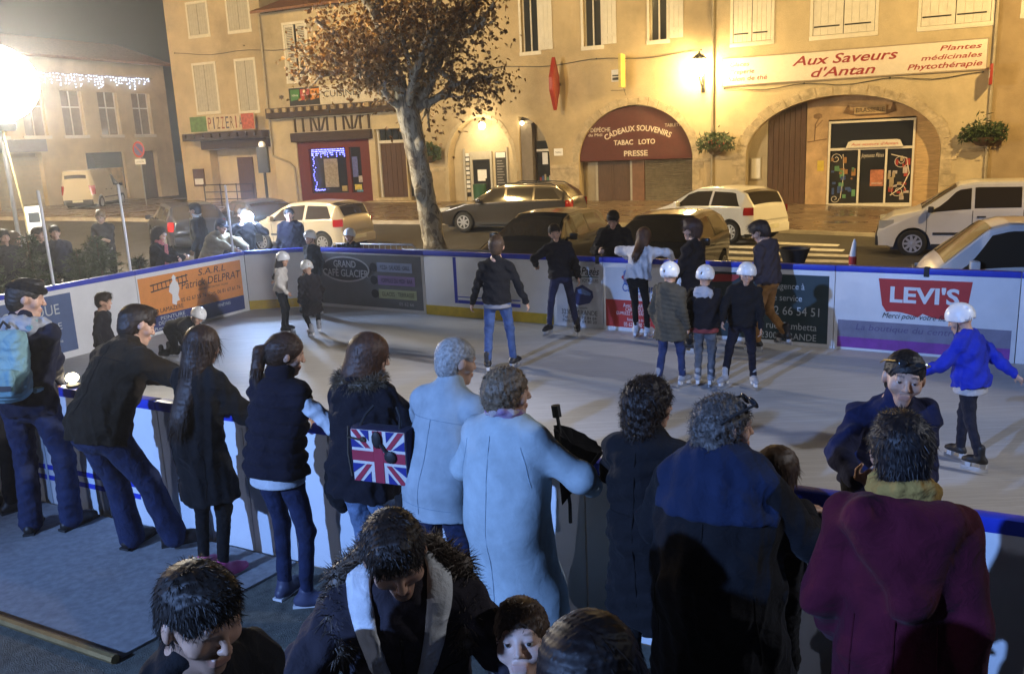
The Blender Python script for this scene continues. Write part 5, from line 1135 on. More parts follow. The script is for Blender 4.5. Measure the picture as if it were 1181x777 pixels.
# ------------------------------------------------------------------ vehicles: local x forward, y to the car's left
TYRE = mat('tyre', (.018, .018, .018), .85, var=.2); TRIM = mat('trim_black', (.022, .022, .023), .55)
ALLOY = mat('alloy', (.55, .55, .55), .3, .9, var=.1); HUBC = mat('hubcap', (.42, .42, .42), .4, .5, var=.1)
CG = glass('car_glass', (.035, .028, .020), .07)
HEADL = mat('headlight', (.55, .55, .52), .1, .3, var=.1); TAIL = mat('tail_light', (.32, .01, .008), .15, var=.1); PLATE = mat('plate', (.65, .63, .50), .4)
def interp(x, tab): xs, ys = zip(*tab); return np.interp(x, xs, ys)
def car(name, label, loc, ang, paint, spec, group='parked cars around the rink'):
    e = empty(name, loc, ang, label, spec.get('cat', 'car'), group)
    L, Wd = spec['L'], spec['W']/2; top, belt = spec['top'], spec['belt']; wb = spec['wheels']; R = spec.get('R', .30); sill = spec.get('sill', .24); tum = spec.get('tum', .22)
    xs = np.unique(np.round(np.concatenate([np.linspace(-L/2, L/2, 70), [a for a, _ in top], *[np.linspace(x-R-.09, x+R+.09, 17) for x in wb]]), 4))
    r_end = spec.get('round', .35)
    def Wx(x):
        q = np.clip((np.abs(x)-(L/2-r_end))/r_end, 0, 1); return Wd*(1-spec.get('taper', .16)*q**2.2)
    def zt(x): return interp(x, top)
    def zb(x): return np.minimum(interp(x, belt), zt(x)-.012)
    def zs(x):
        z = np.full_like(x, sill)+np.where(np.abs(x) > L/2-.25, .03, 0)
        for w_ in wb: d = np.abs(x-w_); a = R+.055; z = np.where(d < a, np.maximum(z, R+np.sqrt(np.maximum(a*a-d*d, 0))), z)
        return z
    T, B, S = zt(xs), zb(xs), zs(xs)
    def sidey(x, z, b, t): 
        w_ = Wx(x); lo = 1-.05*np.clip((b-z)/.5, 0, 1)**2-.0*z
        h = np.maximum(t-b, .02); u = np.clip((z-b)/np.maximum(h, .12), 0, 1)
        return w_*np.where(z <= b, lo, 1-tum*np.minimum(1, h/.45)*u**1.15-.015*u)
    rows = []
    for u in (0, .12, .3, .55, .8, .94, 1.0): z = S+(B-S)*u; rows.append((sidey(xs, z, B, T), z))
    for u in (.08, .3, .55, .8, .93): z = B+(T-B)*u; rows.append((sidey(xs, z, B, T), z))
    yt = sidey(xs, T, B, T); cr = spec.get('crown', .035)
    for f in (1.0, .985, .93, .75, .4, 0): rows.append((yt*f, T-(.035 if f == 1 else .012 if f == .985 else 0)+cr*(1-f*f) if True else T))
    n = len(xs); v = []; half = len(rows)
    for sgn in (1, -1):
        for y, z in rows: v.extend(zip(xs, sgn*y, z))
    fcs = []
    for s_ in (0, 1):
        o = s_*half*n
        for j in range(half-1):
            for i in range(n-1): q = (o+j*n+i, o+j*n+i+1, o+(j+1)*n+i+1, o+(j+1)*n+i); fcs.append(q if s_ else q[::-1])
    for i in (0, n-1):   # ends
        for j in range(half-1): fcs.append((j*n+i, (j+1)*n+i, (half+j+1)*n+i, (half+j)*n+i))
    m = MB(); m.add(v, fcs); body = m.build('body', paint, e, True)
    bm = bmesh.new(); bm.from_mesh(body.data); bmesh.ops.remove_doubles(bm, verts=bm.verts, dist=.0008); bmesh.ops.recalc_face_normals(bm, faces=bm.faces); bm.to_mesh(body.data); bm.free()
    # dark underbody and wheel wells
    m = MB(); m.box(-L/2+.3, L/2-.3, -Wd+.14, Wd-.14, .16, .62); m.build('underbody', TRIM, e)
    for k, wx in enumerate(wb):
        for sg in (1, -1):
            wy = sg*(Wd-.10); m = MB(); tw = .09
            m.lathe([(R*.62, -tw), (R*.9, -tw), (R, -tw*.7), (R, tw*.7), (R*.9, tw), (R*.62, tw)], (wx, wy, R), 'y', 26); wh = m.build('wheel', TYRE, e, True)
            m = MB(); ns = spec.get('spokes', 8); yy = wy+sg*(tw+.002)
            m.lathe([(R*.66, -.004), (R*.66, .012), (R*.58, .012), (R*.58, -.004)], (wx, yy-sg*.004, R), 'y', 26)
            for q in range(ns):
                a = 2*math.pi*q/ns; c_, s__ = math.cos(a), math.sin(a); wq = R*.105
                pts = [(R*.14, -wq), (R*.6, -wq*.75), (R*.6, wq*.75), (R*.14, wq)]
                m.add([(wx+p*c_-o_*s__, yy, R+p*s__+o_*c_) for p, o_ in pts]+[(wx+p*c_-o_*s__, yy-sg*.03, R+p*s__+o_*c_) for p, o_ in pts], [(0, 1, 2, 3), (0, 4, 5, 1), (2, 6, 7, 3)])
            m.lathe([(R*.17, -.02), (R*.17, .008), (.01, .012)], (wx, yy-sg*.004, R), 'y', 12); m.build('rim', spec.get('rim', ALLOY), wh)
            m = MB(); m.lathe([(R*.6, -.002), (.01, -.002)], (wx, yy-sg*.045, R), 'y', 20); m.build('brake_disc', TRIM, wh)
    def side_patch(nm, poly_us, material, off=.006, par=e, both=True, thick=None):
        """poly_us: list of (x0,x1,u0,u1) quads on the side above the belt (u in 0..1) or z given by ('z',..)"""
        for sg in (1, -1):
            m = MB()
            for (xa, xb, ua, ub, *sl_) in poly_us:
                xa1, xb1 = sl_ if sl_ else (xa, xb)
                k = max(2, int((xb-xa)/.08)+1); X = np.linspace(xa, xb, k); rws = []
                for ju, u in enumerate(np.linspace(ua, ub, 5)): X = np.linspace(xa+(xa1-xa)*ju/4, xb+(xb1-xb)*ju/4, k); b_, t_ = zb(X), zt(X); z = b_+(t_-b_)*u; rws.append(np.stack([X, sg*(sidey(X, z, b_, t_)+off), z], 1))
                Vv = np.concatenate(rws); F_ = [(j*k+i, j*k+i+1, (j+1)*k+i+1, (j+1)*k+i) for j in range(4) for i in range(k-1)]; m.add(Vv, F_)
            m.build(nm, material, par, True)
    def side_z(nm, xa, xb, za, zb_, material, off=.006, sides=(1, -1)):
        for sg in sides:
            k = 12; X = np.linspace(xa, xb, k); m = MB(); rws = []
            for z in np.linspace(za, zb_, 3): zz = np.full(k, z); rws.append(np.stack([X, sg*(sidey(X, zz, zb(X), zt(X))+off), zz], 1))
            m.add(np.concatenate(rws), [(j*k+i, j*k+i+1, (j+1)*k+i+1, (j+1)*k+i) for j in range(2) for i in range(k-1)]); m.build(nm, material, e, True)
    def top_patch(nm, xa, xb, f0, material, off=.008, f1=None):
        k = 9; X = np.linspace(xa, xb, k); F = np.linspace(-1, 1, 9); T_ = zt(X); y0 = sidey(X, T_, zb(X), T_); sl = np.gradient(T_, X)
        nx = -sl/np.sqrt(1+sl*sl); nz = 1/np.sqrt(1+sl*sl); fr = np.linspace(f0, f1 or f0, k)
        rws = [np.stack([X+nx*off, y0*f*fr, T_+cr*(1-(f*fr)**2)+nz*off], 1) for f in F]
        m = MB(); m.add(np.concatenate(rws), [(j*k+i, j*k+i+1, (j+1)*k+i+1, (j+1)*k+i) for j in range(8) for i in range(k-1)]); return m.build(nm, material, e, True)
    for q_ in spec['glass']: side_patch('side_window', [tuple(q_)], CG)
    xa, xb = spec['screen']; top_patch('windscreen', xa, xb, .93, CG); xa, xb = spec['rear']; top_patch('rear_window', xa, xb, spec.get('rw', .9), CG)
    # seams, handles, strips
    for x in spec['doors']:
        for sg in (1, -1):
            m = MB(); zz = np.linspace(sill+.07, float(zb(np.array([x]))[0])-.0, 7); b_, t_ = zb(np.full(7, x)), zt(np.full(7, x)); y = sidey(np.full(7, x), zz, b_, t_)+.003
            m.add([(x-.007, sg*a, z) for a, z in zip(y, zz)]+[(x+.007, sg*a, z) for a, z in zip(y, zz)], [(i, i+1, 8+i, 7+i) for i in range(6)]); m.build('door_seam', TRIM, e)
    for x in spec['handles']: side_z('door_handle', x-.09, x+.09, spec.get('hz', .80), spec.get('hz', .80)+.035, spec.get('hcol', TRIM), .02)
    if spec.get('strip'): side_z('side_strip', wb[1]+R+.1, wb[0]-R-.1, spec['strip'], spec['strip']+.06, TRIM, .014)
    side_z('sill_trim', wb[1]+R+.08, wb[0]-R-.08, sill+.0, sill+.07, TRIM, .004)
    # front and rear
    xf = L/2
    for sg in (1, -1):
        hz0, hz1 = spec['head']; m = MB(); X = np.linspace(xf-spec.get('hl', .45), xf-.03, 8); y = Wx(X)*.985+.006
        m.add([(x, sg*q, hz0+.02*i/8) for i, (x, q) in enumerate(zip(X, y))]+[(x, sg*(q-.01), hz1-.03*i/8) for i, (x, q) in enumerate(zip(X, y))], [(i, i+1, 9+i, 8+i) for i in range(7)])
        yb = Wx(np.array([xf]))[0]; m.add([(xf+.006, sg*yb, hz0+.02), (xf+.006, sg*yb*.55, hz0+.03), (xf-.0+.006, sg*yb*.6, hz1-.05), (xf+.006, sg*yb, hz1-.03)], [(0, 1, 2, 3)]); m.build('headlight', HEADL, e, True)
        tz0, tz1 = spec['tail']; side_z('tail_light', -xf+.015, -xf+spec.get('tl', .22), tz0, tz1, TAIL, .014, (sg,))
        m = MB(); mx, mz = spec['mirror']; m.box(mx-.06, mx+.06, *sorted((sg*(Wd+.03), sg*(Wd+.20))), mz, mz+.14, bev=.03); m.box(mx-.02, mx+.03, *sorted((sg*(Wd-.06), sg*(Wd+.04))), mz+.02, mz+.06); m.build('mirror', spec.get('mcol', paint), e, True)
    for xx, sgn in ((xf, 1), (-xf, -1)):
        yb = Wx(np.array([xx]))[0]; m = MB(); a, b_ = sorted((xx-sgn*.10, xx+sgn*.045)); m.box(a, b_, -yb-.012, yb+.012, sill+.02, .50, bev=.035); bp = m.build('bumper', spec.get('bump', paint), e, True)
        m = MB(); a, b_ = sorted((xx+sgn*.046, xx+sgn*.056)); m.box(a, b_, -.26, .26, .38, .49); pl = m.build('number_plate', PLATE, bp)
    m = MB(); m.box(xf+.001, xf+.012, -.42, .42, .53, .53+spec.get('grille', .10)); m.build('grille', TRIM, e)
    if spec.get('rails'):
        for sg in (1, -1): m = MB(); X = np.linspace(*spec['rails'], 9); m.tube([(x, sg*Wd*.70, float(zt(np.array([x]))[0])+(.05 if 0 < i < 8 else .0)) for i, x in enumerate(X)], .018, 6); m.build('roof_rail', TRIM, e)
    return e
def cpaint(name, col, metal=0.0, rough=.28): return mat(name, col, rough, metal, var=.05, scale=2, coat=.8)
HATCH = dict(L=3.85, W=1.66, top=[(-1.925, .62), (-1.86, .95), (-1.62, 1.30), (-1.2, 1.42), (-.5, 1.45), (.1, 1.42), (.45, 1.30), (.95, 1.0), (1.15, .92), (1.6, .80), (1.87, .66), (1.925, .55)], belt=[(-1.925, .60), (-1.6, .96), (-.5, .93), (.9, .90), (1.2, .86), (1.925, .6)],
             wheels=(1.22, -1.23), R=.30, glass=[(-1.55, -.55, .10, .82, -1.30, -.55), (-.47, .86, .08, .84, -.47, .42)], screen=(.34, .96), rear=(-1.82, -1.42), doors=(.75, -.5), handles=(-.33,), head=(.62, .80), tail=(.76, .96), mirror=(.62, .93), tl=.24, spokes=9, strip=.50, tum=.26)
ESTATE = dict(L=4.55, W=1.75, top=[(-2.275, .60), (-2.22, .92), (-2.0, 1.18), (-1.7, 1.38), (-1.0, 1.43), (0, 1.44), (.35, 1.38), (1.05, .98), (1.25, .93), (2.0, .82), (2.22, .68), (2.275, .55)], belt=[(-2.275, .6), (-2.0, .95), (-.5, .92), (1.0, .89), (1.3, .86), (2.275, .6)],
              wheels=(1.38, -1.36), R=.32, glass=[(-1.92, -1.05, .12, .80, -1.62, -1.05), (-.98, -.12, .08, .84), (-.04, .98, .08, .84, -.04, .40)], screen=(.38, 1.06), rear=(-2.16, -1.74), doors=(.95, -.08, -1.0), handles=(-.75, .15), head=(.62, .80), tail=(.68, .95), mirror=(.78, .92), spokes=7, tum=.26, rails=(-1.8, .2))
VAN = dict(L=4.14, W=1.72, top=[(-2.07, .62), (-2.04, 1.2), (-1.98, 1.60), (-1.8, 1.69), (0, 1.71), (.35, 1.65), (1.12, 1.12), (1.22, 1.07), (1.75, .96), (2.0, .78), (2.07, .58)], belt=[(-2.07, .6), (-1.9, 1.10), (0, 1.08), (1.0, 1.03), (1.25, .98), (2.07, .6)],
           wheels=(1.30, -1.39), R=.32, glass=[(-1.75, -.98, .12, .80), (-.88, .05, .08, .82), (.12, 1.08, .06, .82, .12, .44)], screen=(.42, 1.13), rear=(-2.03, -1.985), doors=(1.02, .08, -.93), handles=(-.1, -.75), head=(.66, .88), tail=(.75, 1.2), mirror=(.95, 1.05), spokes=9, tum=.20, bump=TRIM, hl=.35, cat='van', strip=.52, hz=.92, mcol=TRIM, rim=HUBC)
CITY = dict(HATCH); CITY.update(dict(L=3.77, top=[(-1.885, .62), (-1.84, 1.0), (-1.66, 1.32), (-1.3, 1.42), (-.5, 1.45), (.1, 1.41), (.45, 1.28), (.98, .98), (1.15, .92), (1.6, .80), (1.83, .66), (1.885, .55)], belt=[(-1.885, .6), (-1.6, .95), (-.5, .91), (.9, .88), (1.2, .85), (1.885, .6)], glass=[(-1.6, -.62, .10, .82, -1.35, -.62), (-.52, .84, .08, .84, -.52, .40)], wheels=(1.17, -1.20), doors=(.72, -.55)))
MONO = dict(HATCH); MONO.update(dict(L=3.5, top=[(-1.75, .62), (-1.70, 1.0), (-1.55, 1.34), (-1.3, 1.45), (.7, 1.47), (.95, 1.40), (1.46, .98), (1.58, .88), (1.70, .74), (1.75, .55)], belt=[(-1.75, .6), (-1.5, .95), (0, .92), (1.4, .86), (1.6, .80), (1.75, .55)], glass=[(-1.45, -.35, .10, .82, -1.25, -.35), (-.27, 1.32, .08, .86, -.27, .92)], screen=(.92, 1.48), rear=(-1.68, -1.42), wheels=(1.15, -1.12), doors=(1.05, -.3), mirror=(1.15, .90)))
CARGO = dict(VAN); CARGO.update(dict(L=4.4, top=[(-2.2, .62), (-2.18, 1.2), (-2.14, 1.88), (-2.0, 1.94), (.3, 1.94), (.55, 1.86), (1.25, 1.15), (1.4, 1.08), (1.9, .96), (2.13, .78), (2.2, .58)], glass=[(.25, 1.02, .06, .70)], doors=(1.1, .15), screen=(.62, 1.26), rear=(-2.16, -2.15), belt=[(-2.2, .6), (-2.0, 1.1), (0, 1.08), (1.1, 1.03), (1.35, .98), (2.2, .6)]))
def put(kind, name, label, un, ang, paint, **k):
    p = uv(*un); s = dict(kind); s.update(k); return car(name, label, (p[0], p[1], float(ground_z(p[0], p[1]))), ang, paint, s)
WCAR = cpaint('paint_white', (.70, .68, .63)); BLK = cpaint('paint_black', (.012, .012, .013)); DGR = cpaint('paint_dark_grey', (.06, .052, .045), .6); BEI = cpaint('paint_beige', (.50, .44, .33), .3); DBL = cpaint('paint_dark_blue', (.02, .022, .03), .2)
AW = RAD(180-26)   # facing left along the street
put(HATCH, 'parked_car', 'white three door hatchback parked behind the dark roofed car near the crossing', (-6.35, 24.6), RAD(124), WCAR)
put(ESTATE, 'parked_car', 'dark grey estate car parked along the street right of the plane tree', (-13.0, 24.9), RAD(180-22), DGR)
put(HATCH, 'parked_car', 'black hatchback nose to the rink with street lights mirrored in its side', (-8.15, 17.1), RAD(-118+0), BLK, strip=None)
put(HATCH, 'parked_car', 'black hatchback behind the girl in white with a pale gleaming roof', (-5.15, 16.2), RAD(-118), cpaint('paint_black_blue', (.018, .018, .020)), strip=None)
put(VAN, 'white_van', 'white glazed van parked in the street beside the right flower basket', (.1, 23.3), RAD(180-24), WCAR)
put(MONO, 'parked_car', 'white car parked just behind the boards by the red jeans advert', (1.12, 13.9), RAD(160), cpaint('paint_white_b', (.62, .60, .57)), strip=None)
put(CITY, 'parked_car', 'beige hatchback parked left of the plane tree behind the helmeted child', (-17.5, 20.3), RAD(180-30), BEI)
put(ESTATE, 'parked_car', 'dark estate car parked behind the man in the dark suit', (-22.6, 20.2), RAD(180-60), DBL, rails=None)
put(HATCH, 'parked_car', 'dark hatchback beside the pizzeria railings behind the flash lamp', (-20.2, 20.8), RAD(180-55), cpaint('paint_dark_green', (.02, .024, .022)), strip=None)
put(CARGO, 'white_van', 'white cargo van seen from its rear corner before the pale house', (-41.0, 31.0), RAD(92), cpaint('paint_white_c', (.62, .57, .46)), rim=HUBC)
# ------------------------------------------------------------------ plane tree, firs, street things
def bark():
    m = mat('plane_bark', (.22, .18, .12), .85, var=.2, scale=4, bump=.7, bscale=22)
    nt = m.node_tree; N = nt.nodes; L = nt.links; b = N['Principled BSDF']; tc = N.new('ShaderNodeTexCoord')
    vo = N.new('ShaderNodeTexNoise'); vo.inputs['Scale'].default_value = 4.5; vo.inputs['Detail'].default_value = 3; vo.inputs['Distortion'].default_value = 1.2
    mp = N.new('ShaderNodeMapping'); mp.inputs['Scale'].default_value = (1, 1, .45); L.new(tc.outputs['Object'], mp.inputs[0]); L.new(mp.outputs[0], vo.inputs['Vector'])
    cr = N.new('ShaderNodeValToRGB'); cr.color_ramp.interpolation = 'CONSTANT'; el = cr.color_ramp.elements
    el[0].color = (.20, .16, .11, 1); el[1].position = .46; el[1].color = (.36, .31, .22, 1); e = el.new(.54); e.color = (.48, .43, .32, 1); e = el.new(.60); e.color = (.28, .23, .15, 1); e = el.new(.42); e.color = (.15, .125, .09, 1)
    L.new(vo.outputs['Fac'], cr.inputs[0]); L.new(cr.outputs[0], b.inputs['Base Color']); return m
tx, ty = -1.72, 20.6; tz = float(ground_z(tx, ty))
f = Field(); r = np.random.default_rng(21); tips = []
def limb(p, d, L, r0, depth):
    p = np.array(p, float); d = unit(d); n = 3; q = p
    for i in range(n):
        d = unit(d+r.normal(size=3)*.16+np.array([0, 0, .06])); q2 = q+d*L/n; ra = r0*(1-.25*i/n); f.cone(q, q2, ra, r0*(1-.25*(i+1)/n), k=.03); q = q2
        if depth > 0 and i > 0: 
            sd = unit(d+r.normal(size=3)*.75+np.array([0, 0, .12])); limb(q, sd, L*.62, max(.018, r0*.48), depth-1)
        tips.append((q, d))
    if depth > 0:
        for _ in range(2): limb(q, unit(d+r.normal(size=3)*.5), L*.66, max(.018, r0*.6), depth-1)
lean = np.array([-.42, 0, 0])
f.cone((.05, 0, -.2), (0, 0, .5), .36, .27, k=.1); f.cone((0, 0, .5), (-.22, .05, 2.2), .27, .23, k=.1); f.cone((-.22, .05, 2.2), (-.45, .1, 3.75), .23, .27, k=.1)
for a, z in ((.4, 1.3), (2.2, 2.4), (4.1, 1.9), (5.2, 3.0)): f.ell((-.2*z/2.2+.22*math.cos(a), .22*math.sin(a), z), (.10, .10, .15), None, k=.12)
top0 = np.array([-.45, .1, 3.75])
for d, L_, r0 in (((-.72, -.1, .75), 1.35, .15), ((-.42, .5, .9), 1.4, .13), ((-.15, -.35, 1.0), 1.8, .17), ((.75, .1, .75), 1.8, .16), ((.85, -.15, .45), 1.15, .11), ((.3, .55, .95), 1.7, .15), ((.25, -.6, .6), 1.3, .11), ((-.65, -.5, .35), .9, .09)):
    limb(top0+unit(np.array(d))*.12, d, L_, r0, 2)
tree = empty('plane_tree', (tx, ty, tz), 0, 'leaning plane tree with blotchy bark and sparse brown autumn leaves', 'tree')
sdf_obj('trunk', f, .035, bark(), tree, wrinkle(.012, 9, 4))
tp = np.array([t[0] for t in tips if np.linalg.norm(t[0]-top0) > .7])
def leafmesh(n, pts, spread, size, r):
    c = pts[r.integers(0, len(pts), n)]+r.normal(size=(n, 3))*spread
    a = r.normal(size=(n, 3)); a[:, 2] -= .5; a /= np.linalg.norm(a, axis=1, keepdims=True); b = np.cross(a, r.normal(size=(n, 3))); b /= np.linalg.norm(b, axis=1, keepdims=True); nn = np.cross(a, b)
    s = size*r.uniform(.6, 1.3, n)[:, None]
    prof = [(0, 0, 0), (.35, .45, .10), (.55, .25, .02), (.75, .5, .12), (.8, .15, .0), (1.15, 0, -.1), (.8, -.15, 0), (.75, -.5, .12), (.55, -.25, .02), (.35, -.45, .10)]
    V = np.stack([c+a*s*p[0]+b*s*p[1]+nn*s*p[2]*1.5 for p in prof], 1).reshape(-1, 3)
    base = (np.arange(n)*10)[:, None]; F = np.concatenate([base+np.array([[0, 1, 2, 5]]), base+np.array([[2, 3, 4, 5]]), base+np.array([[0, 5, 8, 9]]), base+np.array([[5, 6, 7, 8]])])
    return V, F
V, F = leafmesh(8200, tp, .27, .10, r)
lm = mat('autumn_leaf', (.33, .19, .065), .65, var=.55, scale=3.5, spec=.3); o = link_mesh('crown', V, F, lm, tree)
# firs along the left boards
def fir(x, y, h, w_, seed, label):
    z = float(ground_z(x, y)); e = empty('fir_tree', (x, y, z), 0, label, 'fir tree', 'small firs along the left boards'); r = np.random.default_rng(seed); m = MB()
    m.tube([(0, 0, 0), (.02, .01, h*.6), (0, 0, h)], [.035, .025, .008], 7); m.build('trunk', mat('fir_bark', (.10, .07, .045), .9, var=.3), e, True)
    A = []; D = []
    for i in range(130):
        t = r.uniform(.06, .98); a = r.uniform(0, 6.28); ln = w_*(1.05-t)*r.uniform(.6, 1.15)+.05; d = np.array([math.cos(a), math.sin(a), r.uniform(-.15, .35)]); p0 = np.array([0, 0, h*t])
        k = int(14+ln*46)
        for q in range(k):
            s = q/k; p = p0+d*ln*s+np.array([0, 0, -.18*ln*s*s]); A.append(p); D.append(unit(d*.9+r.normal(size=3)*.75))
    A = np.array(A); D = np.array(D); n = len(A); L_ = .075*r.uniform(.6, 1.3, n)[:, None]; sd = np.cross(D, r.normal(size=(n, 3))); sd /= np.linalg.norm(sd, axis=1, keepdims=True)
    V = np.stack([A-sd*.006, A+sd*.006, A+D*L_+sd*.004, A+D*L_-sd*.004], 1).reshape(-1, 3); F = np.arange(4*n).reshape(n, 4)
    link_mesh('needles', V, F, mat('fir_needle', (.045, .065, .028), .65, var=.5, scale=9), e)
fl = ['fir at the left edge behind the blue advert', 'bushy fir behind the man with the dark cap', 'tall fir between the first two net posts', 'low fir behind the net post near the bare arms', 'fir before the woman with folded arms', 'low fir left of the curly haired woman', 'small fir in front of the heads at the left edge', 'ragged fir behind the second net post']
for i, (u_, n_, h, w_) in enumerate(((-12.2, 6.5, 1.45, .75), (-12.3, 7.3, 1.55, .8), (-12.4, 8.1, 1.75, .7), (-12.3, 8.8, 1.40, .7), (-12.6, 9.4, 1.55, .75), (-12.4, 10.0, 1.15, .6), (-13.0, 7.7, 1.55, .8), (-13.3, 9.9, 1.5, .75))): p = uv(u_, n_); fir(p[0], p[1], h*1.02, w_*1.15, 40+i, fl[i])
# crowd barriers
def barrier(p, ang, L_, label):
    z = float(ground_z(p[0], p[1])); e = empty('crowd_barrier', (p[0], p[1], z), ang, label, 'barrier', 'metal crowd barriers'); G = mat('galv', (.4, .4, .4), .4, .8); m = MB()
    m.tube([(0, 0, .05), (0, 0, .93), (.06, 0, 1.0), (L_-.06, 0, 1.0), (L_, 0, .93), (L_, 0, .05)], .02, 8); m.tube([(0, 0, .25), (L_, 0, .25)], .016, 8); m.build('frame', G, e, True)
    for i in range(int(L_/.13)-1): m = MB(); x = .13*(i+1); m.tube([(x, 0, .25), (x, 0, .99)], .008, 6); m.build('bar', G, e)
    for x in (.15, L_-.15): m = MB(); m.tube([(x, -.3, .01), (x, 0, .12), (x, .3, .01)], .018, 6); m.build('foot', G, e)
barrier(uv(-8.95, 12.75), -TH, 2.05, 'grey crowd barrier between the plane tree and the boy at the boards'); barrier(uv(-11.2, 13.6), -TH, 2.0, 'grey crowd barrier left of the plane tree trunk')
G = mat('galv', (.4, .4, .4), .4, .8)
rl = empty('street_railing', (*fac(-30.6, -1.6), .28), FA, 'dark street railing in front of the pizzeria doorway', 'railing'); m = MB()
for z in (.35, .7, 1.05): m.tube([(0, 0, z), (3.1, 0, z)], .025, 6)
m.build('rail', IRON, rl)
for x in (0, 1.03, 2.06, 3.1): m = MB(); m.tube([(x, 0, 0), (x, 0, 1.1)], .03, 6); m.build('railing_post', IRON, rl)
tl = empty('signal_post', (*uv(-21.2, 22.6), float(ground_z(*uv(-21.2, 22.6)))), 0, 'dark slim post with a black box in front of the pizzeria', 'post'); m = MB(); m.tube([(0, 0, 0), (0, 0, 2.9)], .05, 8); m.build('pole', IRON, tl); m = MB(); m.box(-.18, .18, -.12, .12, 2.1, 2.95, bev=.02); m.build('box', INK, tl, True); m = MB(); m.sphere((0, 0, 3.03), .12, 8); m.build('cap', WHT, tl, True)
# round no-parking sign
ns = empty('road_sign', (*fac(-34.0, -2.2), .35), FA, 'round no parking sign with a small white plate beneath it', 'road sign'); m = MB(); m.tube([(0, 0, 0), (0, 0, 3.35)], .03, 8); m.build('pole', G, ns)
m = MB(); m.lathe([(.40, -.03), (.40, -.045), (.001, -.045)], (0, 0, 2.85), 'y', 28); d_ = m.build('disc', RED, ns); m = MB(); m.lathe([(.30, -.048), (.001, -.048)], (0, 0, 2.85), 'y', 28); m.build('disc_face', mat('sign_blue', (.10, .12, .35), .4), d_); m = MB(); m.prism([(-.22, 3.02), (-.17, 3.07), (.22, 2.68), (.17, 2.63)], -.054, -.05); m.build('slash', RED, d_)
m = MB(); m.box(-.36, .36, -.045, -.03, 2.12, 2.38, bev=.005); pl = m.build('plate', WHT, ns); text('lettering', 'LIVRAISONS', 0, 2.2, -.046, INK, pl, width=.58, height=.1)
# parking meter box, bins, bollard, marker post, planter pot
pm = empty('pay_box', (*uv(-21.7, 14.5), float(ground_z(*uv(-21.7, 14.5)))), RAD(20), 'pale grey ticket machine below the floodlight cable', 'ticket machine'); m = MB(); m.box(-.2, .2, -.15, .15, .9, 1.75, bev=.03); m.box(-.09, .09, -.09, .09, 0, .9); m.build('case', mat('case_grey', (.50, .49, .46), .4), pm, True); m = MB(); m.box(-.13, .13, -.158, -.15, 1.35, 1.6); m.build('display', GLS, pm); m = MB(); m.box(-.08, .08, -.158, -.15, 1.05, 1.2); m.build('slot_plate', G, pm)
gb = empty('litter_bin', (*fac(-14.45, -3.2), .12), FA, 'green litter bin on the pavement beside the plane tree trunk', 'bin'); m = MB(); m.lathe([(.20, .05), (.27, .1), (.29, 1.0), (.30, 1.03), (.26, 1.03), (.25, .6), (.001, .6)], (0, 0, 0), 'z', 16); m.build('barrel', mat('bin_green', (.03, .10, .05), .5, var=.2), gb, True); m = MB(); m.tube([(.3, 0, 0), (.3, 0, 1.25)], .03, 8); m.build('post', IRON, gb)
bp = empty('planter', (*uv(-2.4, 14.1), float(ground_z(*uv(-2.4, 14.1)))), 0, 'black flared planter top just behind the dark green advert', 'planter'); m = MB(); m.lathe([(.11, 0), (.12, .62), (.14, .72), (.23, .98), (.245, 1.01), (.21, 1.01), (.17, .93), (.001, .91)], (0, 0, 0), 'z', 18); m.build('pot', INK, bp, True); m = MB(); m.lathe([(.17, -.02), (.20, .0), (.20, .06), (.15, .08)], (0, 0, 0), 'z', 18); m.build('base', IRON, bp)
mp = empty('marker_post', (*uv(-1.74, 16.0), float(ground_z(*uv(-1.74, 16.0)))), 0, 'slim white marker post with red bands at the end of the crossing', 'post'); m = MB(); m.tube([(0, 0, 0), (0, 0, .75), (.02, 0, .95), (.02, 0, 1.02)], [.06, .055, .035, .01], 10); m.build('post', WHT, mp, True)
for z in (.30, .58): m = MB(); m.lathe([(.064, z), (.064, z+.14)], (0, 0, 0), 'z', 12); m.build('band', RED, mp, True)
# floodlight on a mast behind the firs
fm = empty('floodlight_mast', (-11.75, 21.0, float(ground_z(-11.75, 21.0))), RAD(-155), 'huge glaring round floodlight on a tripod mast behind the firs at the left', 'floodlight'); m = MB(); m.tube([(0, 0, 0), (0, 0, 3.6)], .05, 10); m.tube([(0, 0, 1.2), (.6, .35, 0)], .025, 8); m.tube([(0, 0, 1.2), (-.6, .35, 0)], .025, 8); m.tube([(0, 0, 1.2), (0, -.7, 0)], .025, 8); m.build('mast', G, fm, True)
m = MB(); m.lathe([(.30, 3.55), (.34, 3.60), (.34, 3.72), (.25, 3.78)], (0, 0, 0), 'z', 18); m.build('lamp_base', IRON, fm, True)
m = MB(); m.sphere((0, 0, 4.62), .95, 32, 0, (1, 1, .92)); m.build('glare_ball', emit('flood_glow', (1.0, .93, .80), 200), fm, True)  # lit ball sized to the lamp's glare, larger than its real head
cb = MB(); cb.tube([(-11.75+.1*t-.0, 21.0-.1*t, 4.3-.1*t) for t in (0, .5)]+[(-12.6, 20.4, 3.4), (-13.6, 19.8, 3.0), (-15, 19.2, 2.7)], .022, 6); o = cb.build('power_cable', WHT, None, True); tag(o, 'white cable that sags from the floodlight to the left edge', 'cable')
cb = MB(); cb.tube([(-11.7, 20.9, 4.0), (-11.55, 20.8, 3.0), (-11.3, 20.6, 1.6), (-11.2, 20.4, .2)], .022, 6); o = cb.build('power_cable', mat('cable_yellow', (.55, .45, .2), .5), None, True); tag(o, 'yellowish cable that hangs down from the floodlight past the ticket machine', 'cable')
